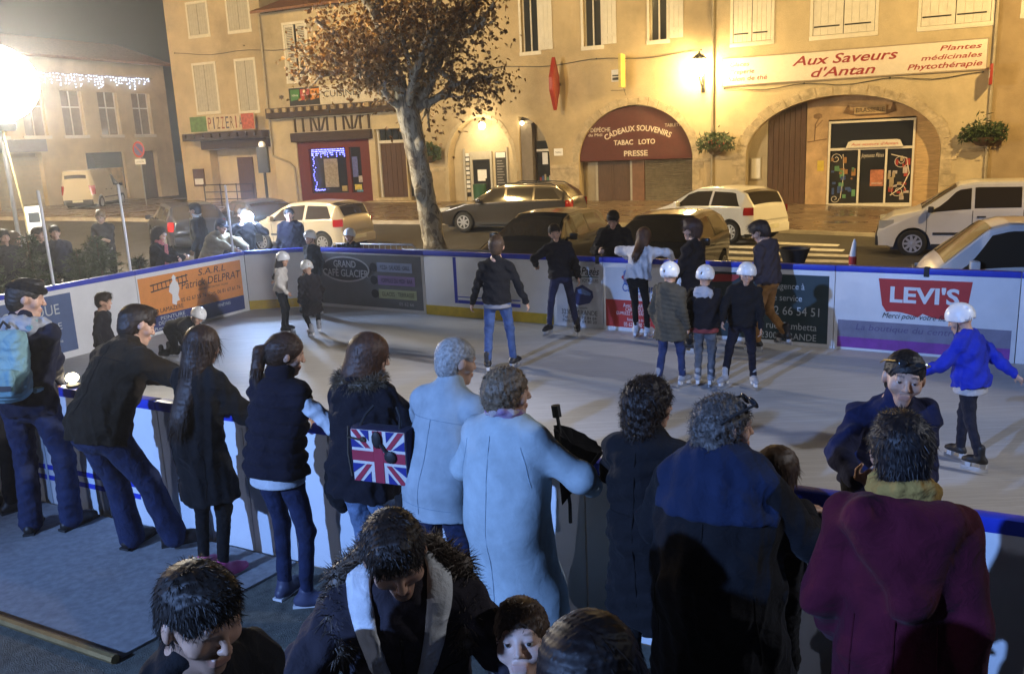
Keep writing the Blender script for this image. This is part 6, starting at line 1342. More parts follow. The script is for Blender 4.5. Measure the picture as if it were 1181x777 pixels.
# small lit lamp on the near rail
p = uv(-5.99, 4.09); sl_ = empty('rail_lamp', (p[0], p[1], 1.072), 0, 'small glowing lamp set on the near rail beside the leaning man', 'lamp'); m = MB(); m.lathe([(.05, 0), (.055, .02), (.03, .03)], (0, 0, 0), 'z', 14); m.build('lamp_base', INK, sl_, True); m = MB(); m.sphere((0, 0, .072), .048, 12, 0, (1, 1, .8)); m.build('bulb', emit('rail_bulb', (1.0, .80, .45), 40), sl_, True)
# ------------------------------------------------------------------ the people
A_ = lambda *p: np.array(p, float)
def P(label, u, n, face, h, z=None, **k):
    p = uv(u, n)
    if z is None: z = (.088 if (u < -3.95 and n > 2.75) else .07) if n < 4.05 else 0.0 if (n < 11.9 and u > -11.35) else float(ground_z(p[0], p[1]))
    return person(label, (p[0], p[1], z), RAD(-28+face), h, **k)
DK = (.010, .010, .012); NAVYC = (.014, .018, .045); JEAN = (.020, .028, .068); JEANL = (.045, .075, .17); BLKP = (.009, .009, .010); BR = (.055, .03, .016); DBR = (.022, .013, .008)
SHB = dict(col=(.015, .013, .012))
ON = [A_(-.22, .42, .99), A_(.22, .42, .99)]
# --- along the near boards, from the left
j = P('man in a dark beret with a cyan backpack looking over the near rail', -5.88, 3.66, 30, 1.86, lean=8, roll=1, head=(-68, 8, 0), res=.009, top=dict(col=(.012, .014, .03), hem=-.10, t=.02, collar=.3), bottom=dict(col=JEAN, loose=.02, hem=.055), shoes=dict(col=(.015, .013, .012), sole=.02), hair=dict(kind='crop', col=(.03, .025, .02)), arms=[A_(-.24, .36, 1.02), A_(.0, .44, 1.03)], feet=[(-.14, .02, 10), (.12, .05, -30)])
s = j['s']; f = Field(); H = j['H']; f.ell(H(.0, -.015, .075), A_(.108, .122, .05), j['Rh'], k=.02); f.ell(H(0, .03, .06), A_(.09, .10, .03), j['Rh'], k=.03); sdf_obj('beret', f, .008, fabric((.018, .016, .015)), j['body'], wrinkle(.004, 40, 3))
f = Field(); up = j['up']; f.ell(up(0, -.10, 1.43), A_(.16, .07, .09), j['Rt'], k=.04); f.cone(up(-.15, -.02, 1.44), up(.15, -.02, 1.44), .05, .05, k=.04); sdf_obj('hood', f, .009, fabric((.30, .31, .33)), j['body'], wrinkle(.008, 25, 3))
bp_ = empty('backpack', j['body'].location, j['body'].rotation_euler[2], 'cyan grey backpack on the back of the man in the beret', 'backpack')
f = Field(); f.box(up(-.02, -.225, 1.20), A_(.165, .085, .235), j['Rt'], rd=.075, k=.03); f.ell(up(-.02, -.25, 1.06), A_(.15, .09, .12), j['Rt'], k=.05); sdf_obj('sack', f, .009, fabric((.20, .34, .36), 500, bump=.35), bp_, wrinkle(.007, 22, 9))
f = Field(); f.box(up(-.02, -.325, 1.09), A_(.12, .03, .10), j['Rt'], rd=.028, k=.01); sdf_obj('front_pocket', f, .009, fabric((.17, .30, .32), 500, bump=.35), bp_, wrinkle(.004, 30, 4))
m = MB(); Rt_ = j['Rt']
c = up(.04, -.36, 1.06); m.add([c+Rt_@A_(-.045, 0, -.018), c+Rt_@A_(.045, 0, -.018), c+Rt_@A_(.045, 0, .018), c+Rt_@A_(-.045, 0, .018)], [(0, 1, 2, 3)]); m.build('patch', INK, bp_)
m = MB()
for x in (-.13, .11): m = MB(); m.tube([up(x, -.15, 1.42), up(x, -.02, 1.47), up(x, .11, 1.38), up(x, .14, 1.2), up(x*1.2, .0, 1.02), up(x*1.1, -.16, 1.02)], .02, 6); m.build('shoulder_strap', fabric((.20, .34, .36), 500), bp_, True)
m = MB(); m.tube([up(-.05, -.2, 1.43), up(-.02, -.2, 1.47), up(.02, -.2, 1.43)], .01, 6); m.build('carry_loop', INK, bp_)
P('person cut off by the left edge in black shoes and dark trousers', -6.62, 3.72, 10, 1.72, res=.011, top=dict(col=DK, hem=-.1), bottom=dict(col=BLKP), shoes=SHB, hair=dict(kind='short', col=DBR), arms=[A_(-.2, .36, 1.0), A_(.2, .36, 1.0)], feet=[(-.1, .0, 6), (.1, .04, -25)])
j = P('man in a dark brown jacket bent over the near rail with clasped hands', -4.94, 3.53, -2, 1.82, lean=35, pel=(0, -.03, -.01), head=(-18, -8, 0), res=.008, bulk=1.14, top=dict(col=(.020, .015, .010), hem=-.12, t=.03, collar=.25, wr=.008), bottom=dict(col=JEAN, loose=.024, hem=.06), shoes=dict(col=(.02, .014, .012), sole=.02), hair=dict(kind='crop', col=DBR, n=1500, len=.02), arms=[A_(.10, .66, 1.09), A_(.30, .66, 1.06)], hints=[(-.8, -.1, -.3), (.9, -.1, -.2)], hand=[dict(dir=(.8, .55, .05), palm=(0, -.2, -1), curl=.3), dict(dir=(-.2, .9, .15), palm=(-1, 0, -.3), curl=.35)], feet=[(-.13, .18, 8), (.19, .28, -38)])
seam(j, [[(0, 1.42), (0, .95)], [(-.17, 1.33), (.17, 1.33)]])
j = P('long haired girl in a black knee length coat and pink sneakers', -4.20, 3.64, 2, 1.63, female=True, lean=8, roll=3.5, res=.008, head=(-8, 4, 0), top=dict(col=(.010, .010, .011), hem=-.36, t=.022, flare=.045, collar=.2), bottom=dict(col=BLKP, loose=.002, hem=.036), shoes=dict(col=(.50, .07, .20), sole=.35), hair=dict(kind='long', col=(.035, .018, .010), n=4200, len=.10, end=1.14), arms=ON, feet=[(-.09, .0, 12), (.09, -.01, -12)])
seam(j, [[(-.12, 1.0), (-.13, .6)], [(.12, 1.0), (.13, .6)], [(-.14, 1.02), (.14, 1.02)]])
j = P('woman with a ponytail in a black puffer vest over a white fleece', -3.52, 3.60, -4, 1.66, female=True, lean=8, roll=4, bulk=1.08, res=.008, head=(-38, 6, 0), top=dict(name='puffer_vest', col=(.012, .012, .022), hem=-.07, t=.030, quilt=.085, collar=.55, vest=True, sleeve_col=(.55, .58, .60), under=(.52, .54, .56)), bottom=dict(col=(.018, .025, .062), loose=.004, hem=.04), shoes=dict(col=(.05, .055, .10), sole=.6), hair=dict(kind='tail', col=(.045, .022, .012), n=3600, len=.05), arms=[A_(-.14, .40, 1.0), A_(.30, .33, 1.0)], hints=[(-.4, -.6, -.3), (.9, -.4, -.2)], feet=[(-.10, .05, 6), (.12, .02, -55)])
m = MB(); H = j['H']; m.tube([H(.03*math.cos(a), -.108, .03+.03*math.sin(a)) for a in np.linspace(0, 6.28, 12)], .012, 6); m.build('hair_tie', mat('tie_blue', (.02, .04, .45), .5), j['body'], True)
o = empty('dark_bag', j['body'].location, j['body'].rotation_euler[2], 'dark handbag hanging low in front of the woman in the puffer vest', 'handbag'); f = Field(); f.ell(A_(.30, .17, .74), A_(.085, .06, .15), None); f.cone(A_(.30, .17, .72), A_(.34, .17, .62), .06, .03, k=.04); sdf_obj('pouch', f, .01, fabric(DK), o, wrinkle(.006, 30, 5)); m = MB(); m.tube([A_(.25, .17, .85), A_(.28, .28, 1.0), A_(.34, .17, .85)], .007, 6); m.build('strap', INK, o)
j = P('brown haired woman with a fur trimmed black hood and a flag bag', -2.98, 3.72, -8, 1.66, female=True, lean=6, roll=2, bulk=1.28, res=.008, head=(-34, 10, 0), top=dict(col=(.012, .012, .018), hem=-.16, t=.030, hood=True, fur=(.13, .095, .06), furpts=[(.13*math.sin(a), -.035-.085*math.cos(a), 1.475-.02*math.cos(a)) for a in np.linspace(-2.5, 2.5, 12)]), bottom=dict(col=(.13, .19, .30), loose=.008), shoes=SHB, hair=dict(kind='bob', col=(.075, .034, .017), n=4500, len=.05, vol=.016), arms=[A_(-.2, .38, 1.0), A_(.16, .36, 1.02)], hints=[(-.4, -.5, -.3), (1, -.35, -.1)], feet=[(-.1, 0, 6), (.1, .02, -12)])
# union flag bag on its shoulder straps
b_ = empty('flag_bag', toW(j['body'], (.335, -.16, 1.10)), j['body'].rotation_euler[2]+RAD(14), 'handbag with a red white and blue union flag print on a woman in black', 'handbag')
CRM = mat('flag_white', (.66, .63, .58), .45, var=.06); FR_ = mat('flag_red', (.36, .03, .06), .5, var=.08); FB = mat('flag_blue', (.02, .03, .22), .5, var=.1)
m = MB(); m.box(-.172, .172, -.049, .05, -.155, .155, bev=.024); m.build('bag_body', fabric((.02, .02, .05)), b_, True); m = MB(); m.box(-.160, .160, -.0503, -.044, -.144, .144, bev=.003); m.build('flag_ground', CRM, b_, True)
w_, h_ = .159, .143; m = MB()
for sx in (-1, 1):
    for sz in (-1, 1):
        for poly in ([(.052, h_), (w_-.055, h_), (.052, .085)], [(w_, .045), (w_, h_-.045), (.085, .045)]):
            q = [(sx*a, sz*b) for a, b in poly]; m.prism(q, -.0535, -.0505)
m.build('blue_field', FB, b_)
m = MB(); m.box(-.028, .028, -.054, -.0505, -h_, h_); m.box(-w_, -.029, -.054, -.0505, -.028, .028); m.box(.029, w_, -.054, -.0505, -.028, .028)
for sx in (-1, 1):
    for sz in (-1, 1):
        m.prism([(sx*a, sz*b) for a, b in [(w_, h_), (w_-.035, h_), (.045, .045), (.075, .045)]], -.0538, -.0504)
m.build('red_cross', FR_, b_)
m = MB(); m.tube([(-.12, -.02, .15), (-.11, .03, .20), (-.08, .07, .24)], .008, 6); m.tube([(.12, -.02, .15), (.10, .03, .20), (.06, .07, .24)], .008, 6); m.build('strap', INK, b_, True); m = MB(); m.tube([(-.185, -.03, .15), (-.195, -.035, .0), (-.185, -.03, -.13)], .007, 6); m.tube([(-.18, -.054, .10), (-.10, -.06, .09)], .006, 6); m.sphere((-.085, -.06, .095), .016, 8); m.build('buckle', mat('bag_metal', (.25, .22, .18), .3, .9), b_, True); m = MB(); m.sphere((.0, -.065, .10), .04, 10, 0, (.7, .25, 1.2)); m.sphere((.075, -.065, .01), .035, 10, 0, (1, .3, 1)); m.tube([(0, -.06, .1), (.04, -.065, .05), (.075, -.065, .01)], .008, 6); m.build('charm', INK, b_, True)
j = P('grey haired man in a pale blue jacket leaning on the near rail', -2.40, 3.60, -5, 1.70, lean=16, roll=3, head=(-30, -4, 0), res=.008, bulk=1.12, top=dict(mat=fabric((.34, .40, .43), bump=.10), col=(.34, .40, .43), hem=-.17, t=.022, collar=.5, wr=.005, wf=7), bottom=dict(col=JEAN, loose=.012), shoes=SHB, hair=dict(kind='crew', col=(.32, .31, .29), n=2500, len=.018, vol=.010), arms=[A_(-.2, .46, 1.02), A_(.22, .44, 1.02)], hints=[(-.8, -.3, -.2), (.8, -.3, -.2)], feet=[(-.12, -.02, 6), (.12, 0, -10)])
seam(j, [[(-.19, 1.30), (.19, 1.30)], [(0, 1.30), (0, .80)], [(-.16, .84), (.16, .84)]], r=.0018, col=(.24, .31, .36))
flw = mat('scarf_floral', (.34, .30, .33), .9, var=.1); _nt = flw.node_tree; _v = _nt.nodes.new('ShaderNodeTexVoronoi'); _v.inputs['Scale'].default_value = 26; _c = _nt.nodes.new('ShaderNodeValToRGB'); _tc = _nt.nodes.new('ShaderNodeTexCoord'); _nt.links.new(_tc.outputs['Object'], _v.inputs['Vector']); _nt.links.new(_v.outputs['Color'], _c.inputs[0]); _c.color_ramp.elements[0].color = (.18, .09, .26, 1); _c.color_ramp.elements[1].color = (.45, .40, .36, 1); _nt.links.new(_c.outputs[0], _nt.nodes['Principled BSDF'].inputs['Base Color'])
j = P('elderly woman with permed hair in a long pale blue wool coat', -1.90, 3.44, -6, 1.63, female=True, bulk=1.26, lean=3, res=.008, head=(-42, 2, 0), top=dict(name='coat', mat=fabric((.37, .45, .48), bump=.10), col=(.37, .45, .48), hem=-.52, t=.036, flare=.06, k=.08, collar=.35, wr=.010, wf=5), bottom=dict(col=(.02, .02, .03)), shoes=SHB, hair=dict(kind='curly', col=(.15, .105, .065), n=5200, len=.014, curl=.006, vol=.012), scarf=dict(col=(.3, .3, .3), mat=flw, w=.95), arms=[A_(-.20, .30, 1.0), A_(.30, .32, 1.00)], hints=[(-.6, -.4, -.3), (1, -.45, -.15)], feet=[(-.1, 0, 6), (.1, .02, -12)])
seam(j, [[(0, 1.42), (0, .5)], [(-.16, 1.38), (-.21, 1.18)], [(.16, 1.38), (.21, 1.18)]], r=.0018, col=(.26, .35, .41))
_o = uv(-1.71, 3.74)
um = empty('folded_umbrella', (_o[0], _o[1], 1.06), RAD(-28), 'half folded black umbrella held up by the woman in the pale coat', 'umbrella')
tipp = A_(.02, -.02, -.10); kn = A_(-.07, .05, .36); m = MB(); n_ = 12; vs = []
for i in range(n_*2):
    a = 2*math.pi*i/(n_*2); q = 1.0 if i % 2 == 0 else .88
    vs.append(A_(  .055+.135*q*math.cos(a), .03+.08*q*math.sin(a), .235-.055*math.cos(a)))
m.add([tipp-A_(.03, .03, 0), tipp+A_(.03, -.03, 0), *vs, A_(.04, .03, .17)], [(0, 2+i, 2+(i+1) % (n_*2)) for i in range(n_*2)]+[(2+n_*2, 2+(i+1) % (n_*2), 2+i) for i in range(n_*2)])
m.build('canopy', fabric(DK, 700), um, True); m = MB(); m.tube([tipp-A_(0, 0, .10), tipp, A_(-.04, .03, .22), kn], .010, 6); m.build('shaft', IRON, um); m = MB(); m.tube([kn-A_(-.003, .0, .03), kn+A_(-.005, 0, .03)], .024, 8); m.build('handle', INK, um, True)
j = P('woman with dark curly hair in a long black coat at the near rail', -1.24, 3.56, -4, 1.60, female=True, lean=4, res=.008, bulk=1.06, head=(-40, 2, 0), top=dict(name='coat', col=DK, hem=-.42, t=.026, flare=.05, collar=.5), bottom=dict(col=BLKP), shoes=SHB, hair=dict(kind='curly', long=True, col=(.020, .011, .007), n=6000, len=.028, curl=.010, vol=.018), arms=[A_(-.2, .40, 1.0), A_(.26, .30, 1.28)], hints=[(-.5, -.5, -.3), (.8, -.3, -.5)], hand=[None, dict(dir=(-.1, .4, .9), palm=(-.6, .6, 0), curl=.4)], feet=[(-.1, 0, 6), (.1, .02, -12)])
seam(j, [[(0, 1.4), (0, .6)], [(-.15, 1.08), (.15, 1.08)]])
j = P('woman in a bulky black and navy coat with sunglasses in grey curls', -.80, 3.14, -4, 1.68, female=True, lean=5, bulk=1.46, res=.008, head=(-50, 0, 0), top=dict(name='coat', col=(.009, .009, .011), yoke=(.012, .02, .05), hem=-.40, t=.034, flare=.06, k=.08, collar=.75), bottom=dict(col=BLKP), shoes=SHB, hair=dict(kind='curly', long=True, col=(.085, .075, .068), n=6500, len=.026, curl=.008, vol=.010), arms=[A_(-.22, .32, 1.0), A_(.24, .38, 1.14)], hints=[(-.5, -.5, -.3), (.5, -.4, -.5)], hand=[None, dict(dir=(.45, .8, -.15), palm=(-.2, -.2, -1), curl=.16)], feet=[(-.12, 0, 6), (.12, .02, -12)])
seam(j, [[(0, 1.27), (0, .6)], [(-.2, 1.0), (-.22, .7)], [(.2, 1.0), (.22, .7)]])
H = j['H']; sg_ = empty('sunglasses', j['body'].location, j['body'].rotation_euler[2], 'dark sunglasses pushed up into grey curly hair', 'sunglasses')
for e in (-1, 1):
    f = Field(); f.ell(H(e*.038, .090, .105), A_(.034, .010, .026), j['Rh']@Rx(RAD(35)), k=.01); sdf_obj('lens', f, .005, gl, sg_)
    m = MB(); m.tube([H(e*.072, .085, .105), H(e*.094, .0, .075), H(e*.094, -.06, .04)], .006, 6); m.build('temple', INK, sg_, True)
P('child in a dark jacket held close by the woman with sunglasses', -.68, 3.58, -10, 1.32, female=True, hs=1.1, lean=6, res=.009, bulk=1.12, head=(-20, 6, 0), top=dict(col=(.012, .011, .014), hem=-.12, t=.03, hood=True), bottom=dict(col=BLKP), shoes=SHB, hair=dict(kind='bob', col=(.06, .035, .02), n=2600, len=.06), arms=[A_(-.16, .30, .98), A_(.22, .36, 1.0)])
j = P('young man in a burgundy hooded coat with a mustard scarf', -.13, 2.86, 2, 1.76, lean=4, res=.007, head=(10, 6, -4), bulk=.88, top=dict(name='coat', col=(.062, .006, .018), hem=-.40, t=.030, flare=.07, hood='big', k=.07, wr=.009, wf=10), bottom=dict(col=BLKP), shoes=SHB, hair=dict(kind='short', col=(.010, .008, .009), n=6500, len=.028, lift=.12, fwd=0, vol=.014), scarf=dict(col=(.32, .21, .06), w=1.12), arms=[A_(-.19, .18, .90), A_(.24, .02, .80)], hints=[(-.5, -.8, -.2), (.45, -.8, -.2)], hand=[None, dict(dir=(-.6, .1, -.75), curl=.5)], feet=[(-.12, 0, 6), (.12, .02, -12)])
seam(j, [[(-.12, 1.1), (-.14, .6)], [(.12, 1.1), (.14, .6)], [(0, 1.12), (0, .6)]], col=(.045, .003, .010))
# --- inside, leaning on the near rail towards the camera
j = P('man with sunglasses on his short hair leaning over the near rail', -.36, 4.70, 204, 1.67, z=0, lean=32, res=.007, bulk=.98, hs=1.08, head=(-14, -30, 0), top=dict(col=(.013, .016, .05), hem=-.10, t=.020, collar=.5), bottom=dict(col=BLKP), shoes=dict(col=DK, kind='skate'), hair=dict(kind='crew', col=(.010, .008, .008), n=3200, len=.012, vol=.008, fwd=.5), eyes=True, beard=.25, arms=[A_(-.04, .50, 1.12), A_(.31, .66, 1.17)], hints=[(-.3, -.7, -.4), (.8, -.5, -.3)], hand=[None, dict(dir=(-.55, .35, .55), palm=(-.4, -.5, .4), curl=[.2, .75, .85, .9])], feet=[(-.13, .0, 6), (.13, .02, -12)])
H = j['H']; sg_ = empty('sunglasses', j['body'].location, j['body'].rotation_euler[2], 'sunglasses pushed up on the short dark hair of a man', 'sunglasses')
for e in (-1, 1):
    f = Field(); f.ell(H(e*.034, .094, .098), A_(.024, .006, .015), j['Rh']@Rx(RAD(45)), k=.01); sdf_obj('lens', f, .004, gl, sg_)
    m = MB(); m.tube([H(e*.062, .082, .100), H(e*.095, .0, .075), H(e*.095, -.07, .045)], .004, 6); m.build('temple', mat('gold_wire', (.5, .35, .12), .3, .9), sg_, True)
m = MB(); m.tube([H(-.01, .094, .102), H(.01, .094, .102)], .004, 6); m.build('bridge', IRON, sg_)
# --- front row, cut by the lower edge
_jb = P('man with bowed head in a fur hooded jacket lined in white', -1.47, 1.98, 212, 1.69, lean=10, res=.007, bulk=1.08, head=(8, 20, 6), top=dict(col=(.030, .026, .034), hem=-.15, t=.032, fur=(.11, .085, .065), furpts=[(-.19, .08, 1.30), (-.20, .03, 1.38), (-.18, -.05, 1.46), (-.10, -.12, 1.49), (0, -.14, 1.50), (.10, -.12, 1.49), (.18, -.05, 1.46), (.20, .03, 1.38), (.19, .08, 1.30)]), bottom=dict(col=JEAN), shoes=SHB, hair=dict(kind='short', col=(.016, .011, .009), n=6000, len=.022, lift=.18, fwd=.1, vol=.012), beard=.3, tone=(.46, .27, .18), arms=[A_(-.24, .36, 1.02), A_(.22, .34, 1.0)], hints=[(-1, -.3, -.3), (1, -.3, -.3)], hand=[dict(curl=.8), dict(curl=.8)])

seam(_jb, [[(0, 1.36), (0, .86)]], 1, .006, name='zip'); seam(_jb, [[(-.16, 1.22), (-.04, 1.22)], [(.04, 1.22), (.16, 1.22)], [(-.15, 1.05), (-.06, .98)], [(.15, 1.05), (.06, .98)]], 1)
def lapels(J, col):
    bv = BVHTree.FromObject(J['jacket'], bpy.context.evaluated_depsgraph_get()); up = J['up']
    path = [(.02, .075, -.17, 1.52), (.060, .125, -.14, 1.53), (.085, .165, -.02, 1.53), (.085, .165, .10, 1.50), (.075, .145, .18, 1.42), (.055, .115, .22, 1.34), (.03, .065, .24, 1.27)]
    for e in (-1, 1):
        rows = []; 
        for k in range(len(path)*3-2):
            a, f_ = divmod(k, 3); q = np.array(path[a])*(1-f_/3)+np.array(path[min(a+1, len(path)-1)])*(f_/3); row = []
            for w_ in (0, .33, .67, 1):
                x = q[0]+(q[1]-q[0])*w_; o = up(e*x*1.5, q[2]*1.5, q[3]+.22); t = up(e*x*.55, q[2]*.2, q[3]-.22); d = t-o; h = bv.ray_cast(Vector(o), Vector(d))
                p = np.array(h[0]) if h[0] is not None else up(e*x, q[2]*.8, q[3]); row.append(p-unit(d)*(.010+.006*math.sin(math.pi*w_)))
            rows.append(row)
        n = len(rows); V = [p for r in rows for p in r]; m = MB(); m.add(V, [(4*i+c, 4*i+c+1, 4*i+c+5, 4*i+c+4) for i in range(n-1) for c in range(3)])
        o = m.build('collar_lining', fabric(col), J['body'], True); md = o.modifiers.new('thick', 'SOLIDIFY'); md.thickness = .012; md.offset = 0
lapels(_jb, (.58, .60, .62))
P('man in dark clothes looking down at the lower left corner', -1.64, 1.27, 266, 1.775, lean=8, hs=.95, res=.006, bulk=1.0, head=(-6, 8, 0), top=dict(col=DK, hem=-.1, t=.02, collar=.25), bottom=dict(col=BLKP), shoes=SHB, hair=dict(kind='short', col=(.010, .008, .007), n=9000, len=.022, sw=.0022, lift=.16, fwd=.1, vol=.010), beard=.35, tone=(.50, .30, .20))
P('pale child looking up at the lower edge beside the dark haired woman', -1.06, 1.98, 206, 1.335, hs=1.21, res=.007, head=(-4, -22, 4), eyes=True, top=dict(col=DK, t=.02), bottom=dict(col=BLKP), shoes=SHB, hair=dict(kind='short', col=(.075, .045, .026), n=3500, len=.018, lift=.1, fwd=.2, vol=.008), tone=(.58, .38, .29))
P('woman with glossy dark parted hair at the lower edge', -.61, 1.60, 160, 1.70, female=True, res=.007, lean=8, head=(10, 12, 0), top=dict(col=(.16, .16, .19), t=.02, collar=.2), bottom=dict(col=BLKP), shoes=SHB, hair=dict(kind='bob', col=(.009, .006, .006), n=8000, len=.06, sw=.003, vol=.014), tone=(.56, .36, .27))
# --- on the ice
SK = dict(col=(.018, .017, .018), kind='skate', hold=.5); SKG = dict(col=(.30, .31, .34), kind='skate', hold=.7); WH = (.78, .79, .80)
K = dict(res=.0105)
P('boy in a black sweater and blue jeans seen from behind on the ice', -5.0, 9.06, 16, 1.56, res=.0095, head=(4, 2, 0), roll=2, hs=1.13, bulk=1.12, top=dict(col=DK, hem=-.07, t=.016, collar=.4, under=(.2, .2, .22)), bottom=dict(col=(.05, .085, .20), loose=.010), shoes=SK, hair=dict(kind='crop', col=(.060, .036, .020), n=1500, len=.02), arms=[(-.36, .05, .92), (.38, .10, .92)], feet=[(-.16, -.05, 14), (.16, .12, -20)])
P('laughing boy in a dark jacket holding the far rail', -5.10, 11.16, 196, 1.50, eyes=True, roll=6, head=(10, 8, 4), res=.0095, hs=1.13, bulk=1.12, top=dict(col=(.014, .014, .019), hem=-.06, t=.026, collar=.5), bottom=dict(col=(.030, .036, .085), loose=.006), shoes=SK, hair=dict(kind='short', col=DBR, n=1800, len=.03), arms=[(-.34, .22, .90), (.46, -.28, 1.14)], hints=[(-1, -.4, 0), (1, .1, -.6)], feet=[(-.26, .10, 10), (.22, .0, -25)])
P('girl in a white jacket with brown hair leaning on the far rail', -3.95, 11.28, -6, 1.46, female=True, lean=22, head=(14, -6, 0), pel=(0, -.12, 0), **K, hs=1.13, bulk=1.12, top=dict(col=(.60, .57, .55), hem=-.04, t=.026), bottom=dict(col=BLKP, loose=.004), shoes=dict(col=(.6, .6, .62), kind='skate', hold=.8), hair=dict(kind='long', col=(.085, .038, .018), n=2500, len=.08, end=1.28), arms=[A_(-.34, .28, 1.10), A_(.34, .28, 1.10)], hints=[(-1, 0, .1), (1, 0, .1)])
P('dark clothed skater with tousled hair facing left by the green advert', -3.05, 10.72, 78, 1.60, head=(5, 4, 0), **K, hs=1.13, bulk=1.12, top=dict(col=(.012, .010, .011), hem=-.12, t=.02), bottom=dict(col=BLKP), shoes=SK, hair=dict(kind='short', col=(.05, .024, .016), n=1500, len=.05, vol=.02), arms=[(-.2, .25, .95), (.2, .2, .95)])
P('helmeted child in a long olive duffle coat seen from behind', -2.84, 9.04, -14, 1.27, hs=1.23, **K, bulk=1.34, top=dict(name='coat', col=(.085, .075, .055), hem=-.26, t=.03, flare=.05, hood=True), bottom=dict(col=(.03, .045, .12)), shoes=SKG, hair=dict(kind='crop', col=BR), helmet=WH, feet=[(-.13, -.1, 6), (.15, .12, -14)])
j = P('helmeted child with a pale grey hood over a black jacket', -2.50, 9.22, 4, 1.22, hs=1.23, **K, bulk=1.32, head=(-12, 4, 0), top=dict(col=(.014, .013, .016), hem=-.10, t=.03, under=(.22, .05, .05)), bottom=dict(col=(.10, .11, .13), loose=.016), shoes=SKG, hair=dict(kind='crop', col=BR), helmet=(.74, .75, .76), arms=[None, (.30, .32, 1.05)])
f = Field(); f.ell(j['up'](0, -.10, 1.40), A_(.11, .055, .085), j['Rt'], k=.03); f.cone(j['up'](-.10, -.03, 1.44), j['up'](.12, .03, 1.42), .04, .04, k=.03); sdf_obj('hood', f, .01, fabric((.42, .42, .45)), j['body'], wrinkle(.006, 30, 3))
P('smiling helmeted child in a black coat skating towards the camera', -2.12, 9.36, 196, 1.25, hs=1.21, eyes=True, res=.0085, roll=-3, head=(8, 8, -4), bulk=1.26, top=dict(col=(.012, .012, .014), hem=-.10, t=.024, collar=.5), bottom=dict(col=(.012, .012, .02), loose=.012), shoes=SKG, hair=dict(kind='crop', col=(.10, .06, .03)), helmet=(.80, .80, .79), arms=[(-.26, .20, .92), (.30, .33, 1.07)], hints=[(-1, -.3, -.3), (1, -.3, -.3)], feet=[(-.17, .10, 12), (.26, .24, -35)])
P('teenager in a dark sweater and tan trousers gliding left', -2.18, 11.0, 72, 1.57, eyes=True, **K, head=(14, 22, 0), lean=6, hs=1.13, bulk=1.12, top=dict(col=(.045, .036, .042), hem=-.06, t=.024, hood=True), bottom=dict(col=(.26, .13, .045), loose=.012), shoes=SK, hair=dict(kind='short', col=(.022, .014, .012), n=1500, len=.045, vol=.018), arms=[(-.18, .22, .98), (.2, .1, .92)], feet=[(-.08, .10, 4), (.10, -.24, -8, .12)])
P('child in a bright blue jacket and white helmet with arms spread', .10, 7.60, 66, 1.22, hs=1.23, **K, lean=10, head=(10, 10, 0), bulk=1.28, top=dict(col=(.020, .035, .40), hem=-.08, t=.028, under=(.4, .4, .42)), bottom=dict(col=(.02, .02, .03)), shoes=SK, hair=dict(kind='crop', col=BR), helmet=WH, arms=[(-.36, .42, 1.12), (.30, -.50, .98)], hints=[(-.5, -.3, -.6), (.5, -.3, -.6)], feet=[(-.12, -.22, 6), (.12, .12, -12)])
P('girl in a white jacket and helmet pointing to the corner', -9.28, 9.98, -74, 1.16, female=True, hs=1.21, lean=8, **K, head=(-8, 6, 0), top=dict(col=(.58, .55, .50), hem=-.06, t=.022), bottom=dict(col=BLKP, loose=.004), shoes=SK, hair=dict(kind='long', col=DBR, end=1.2), helmet=WH, arms=[(-.42, -.35, 1.18), (.2, .25, 1.0)], hints=[(-.4, -.4, -.6), (.5, -.4, -.4)])
P('small helmeted child in a long black coat crouching beside the girl in white', -8.72, 10.04, 60, 1.12, hs=1.24, lean=16, **K, pel=(0, 0, -.14), bulk=1.2, top=dict(name='coat', col=(.018, .014, .014), hem=-.40, t=.03, flare=.06), bottom=dict(col=BLKP), shoes=SKG, hair=dict(kind='crop', col=DBR), helmet=(.76, .76, .74), feet=[(-.14, -.12, 12), (.16, .2, -18)])
P('tall helmeted child in black standing in the far corner', -9.78, 11.35, 170, 1.34, hs=1.1, **K, top=dict(col=DK, hem=-.1, t=.024), bottom=dict(col=BLKP), shoes=SK, hair=dict(kind='crop', col=DBR), helmet=WH)
P('fallen child with a white helmet crawling in black on the ice', -9.62, 8.20, -84, 1.22, hs=1.23, **K, lean=74, pel=(0, -.05, -.42), head=(-20, -40, 0), bulk=1.15, top=dict(col=DK, hem=-.06, t=.03), bottom=dict(col=BLKP), shoes=SK, hair=dict(kind='crop', col=DBR), helmet=(.80, .80, .80), arms=[A_(-.18, .38, .09), A_(.18, .44, .09)], hints=[(-.4, -.5, 1), (.4, -.5, 1)], feet=[(-.14, -.35, 6), (.14, -.28, -6)])
P('bare headed boy in dark clothes by the blue advert on the left boards', -8.85, 6.5, -60, 1.16, hs=1.21, **K, lean=8, top=dict(col=(.012, .012, .018), hem=-.1), bottom=dict(col=NAVYC), shoes=SK, hair=dict(kind='short', col=DBR, n=1200, len=.03))
